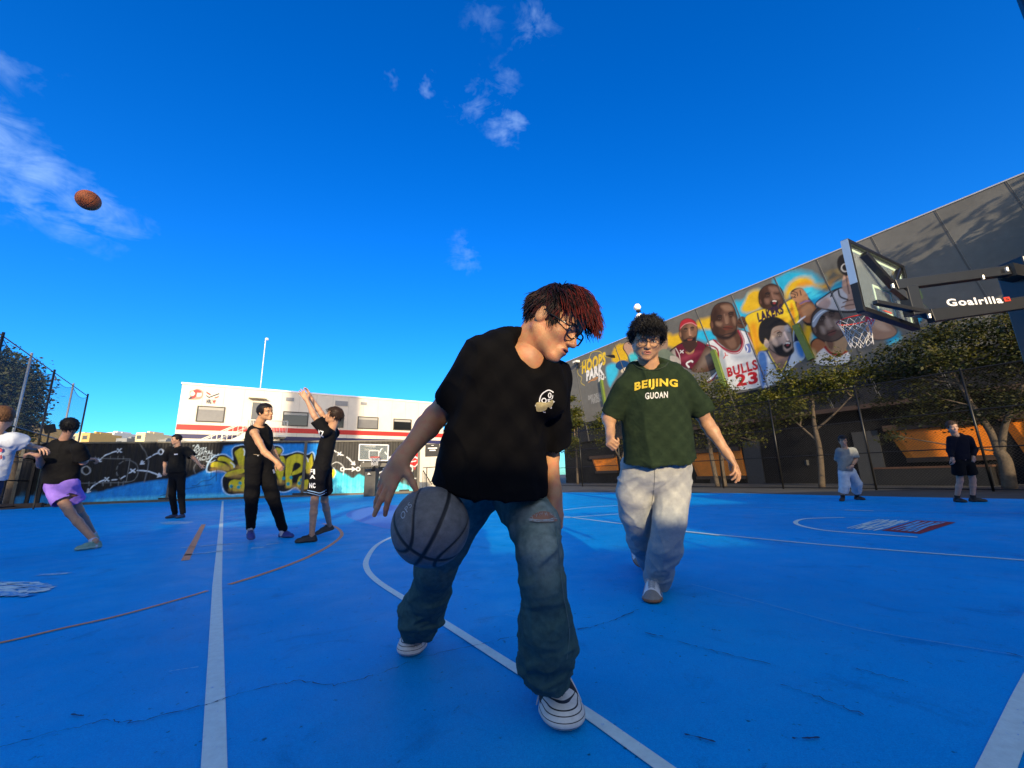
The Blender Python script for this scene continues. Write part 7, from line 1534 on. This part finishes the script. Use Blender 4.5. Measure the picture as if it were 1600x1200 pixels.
# --- boy at the left edge in a white tee
D = 4.4; J = JP(D, head=(4,653), neck=(-6,671), shL=(-32,690,.1), shR=(18,688,0), elL=(-45,730,.1), wrL=(-40,760,0), elR=(36,694,.10), wrR=(53,699,.22), hem=(-26,748), hipL=(-40,760), hipR=(-22,760), knL=(-80,820), anL=(-100,880), knR=(-60,820), anR=(-90,880))
t, tee, bv, lg, bl = player('person in a white tee at the left edge, arm stretched out, seen from behind', J, 1.0, (.47,.28,.19), (.11,.055,.025), .024, 520, nz(_F*.75-_R*.6), nz(_U+.05*_R), 'short', (.50,.55,.62), .165, .17, 'shorts', (.03,.04,.08), (.12,.13), .8, shoes=((.3,.3,.3),(.5,.5,.5)), sock=(.6,.6,.6), vox=.010, name='boy', front=nz(_F*.8-_R*.5), sleeve_r=(.085,.095),
    hands={'R': dict(d=nz(_R*.9-_U*.1), n=_U, curl=(.5,.6,.4))}, toes={'L': (G(-130,900), V(-.4,-.9,0), 0, 0), 'R': (G(-100,900), V(-.2,-.9,0), 0, 0)})
decal('shirt_mark', [px_poly([(0,698),(3,697),(3,705),(0,707)], 1), px_poly([(0,712),(2,710),(3,716),(0,718)], 1)], bv, M('mark_red', (.45,.06,.08), .7, .1), tee, .008)
# --- right: grey tee and pale three quarter trousers
def DG(px, py): return proj(G(px, py))[2]
D = DG(1325,783); J = JP(D, head=(1317,688.5), neck=(1320,700), shL=(1312,705), shR=(1332,704), elL=(1311,722,.15), wrL=(1315,733,.15), elR=(1337,718,-.05), wrR=(1332,728,-.2), hem=(1321,735), hipL=(1318,740), hipR=(1330,739), knL=(1323,755), anL=(1324,774), knR=(1342,753), anR=(1352,771))
t, tee, bv, lg, bl = player('person in a grey tee and pale loose three quarter trousers near the right fence', J, 1.0, (.45,.25,.15), (.010,.008,.008), .018, 220, nz(-_R*.5-_F*.85), nz(_U-.15*_R), 'short', (.20,.21,.20), .155, .165, 'capri', (.46,.50,.52), (.105,.110,.095), shoes=((.012,.012,.013),(.03,.02,.02)), sock=(.015,.015,.015), vox=.014, name='grey', sleeve_r=(.085,.095), hvox=.008, shoev=.010,
    hands={'R': dict(d=nz(-_R*.7-_U*.5), curl=(.9,.9,.7))}, toes={'L': (G(1315,784), V(-.7,-.7,0), 0, 0), 'R': (G(1352,782), V(.1,-1,0), 0, 0)})
wp_ = J['wrR']; mb = MB(); dfr = nz(J['wrR']-J['elR']); a = nz(np.cross(dfr, (0,1,0))); b = np.cross(dfr, a); mb.tube([wp_-dfr*.02+(a*math.cos(x)+b*math.sin(x))*.032 for x in np.linspace(0, 6.283, 13)], .009, 5, cap=False); mb.build('wristwatch', black_m, t)
mb = MB(); Rc = frame(nz(-_R*.5-_F*.85), nz(_U-.15*_R)); mb2 = J['head']; 
for i, (x, y, z, rr) in enumerate(((0,-.01,.075,.088),)): mb.lathe([(0,.055),(.05,.048),(.080,.020),(.088,-.01)], 16)
cap = mesh_obj('cap', [mb2+Rc@(V(*v)+V(0,-.01,.070)) for v in mb.v], mb.f, black_m, t, True); mb = MB(); mb.obox(mb2+Rc@V(0,.115,.062), Rc[:, 0]*.060, Rc[:, 1]*.045, Rc[:, 2]*.004); mb.build('cap_peak', black_m, cap, bevel=.003)
# --- right: dark sweatshirt and black shorts
D = DG(1520,785); J = JP(D, head=(1488,667), neck=(1494,681), shL=(1486,686), shR=(1512,685), elL=(1484,704), wrL=(1488,716,-.1), elR=(1522,702), wrR=(1521,714,-.1), hem=(1501,717), hipL=(1496,722), hipR=(1512,722), knL=(1505,750), anL=(1513,774), knR=(1524,748), anR=(1530,769))
t, tee, bv, lg, bl = player('person in a dark navy sweatshirt and black shorts before the orange entrance', J, 1.0, (.42,.25,.17), (.045,.028,.018), .035, 260, nz(-_R*.35-_F*.9), nz(_U-.22*_R), 'long', (.008,.009,.020), .165, .165, 'shorts', (.008,.008,.009), (.10,.115), .68, shoes=((.010,.010,.010),(.012,.012,.012)), sock=(.012,.012,.012), vox=.013, name='navy', hvox=.008, shoev=.010,
    hands={'L': dict(d=nz(_R*.35-_U*.9), curl=(.5,.6,.4)), 'R': dict(d=nz(-_U), curl=(.5,.6,.4))}, toes={'L': (G(1511,786), V(-.1,-1,0), 0, 0), 'R': (G(1544,785), V(.8,-.6,0), 0, 0)})
decal('shirt_mark', [px_line([(1500.5,685.8),(1507.5,685.2)], 3.0)], bv, wmark, tee, .01)
# --- somebody far beyond the gate at the left edge
D = 24.; J = JP(D, head=(27,748.5), neck=(26,752), shL=(21,754), shR=(30,754), elL=(18,762), wrL=(18,768,-.2), elR=(32,761), wrR=(31,766,-.2), hem=(25,768), hipL=(23,769), hipR=(28,769), knL=(22,778), anL=(21,785), knR=(29,778), anR=(29,785))
player('person in dark clothes far beyond the gate at the left edge', J, 1.0, (.25,.15,.10), (.010,.009,.008), .02, 60, nz(-_F), (0,0,1), 'short', (.012,.012,.02), .20, .20, 'long', (.012,.012,.02), (.11,.09,.07), vox=.024, name='gate', hvox=.014, shoev=.016, toes={'L': (J['anL']-[0,.1,J['anL'][2]], V(0,-1,0), 0, 0), 'R': (J['anR']-[0,.1,J['anR'][2]], V(0,-1,0), 0, 0)})
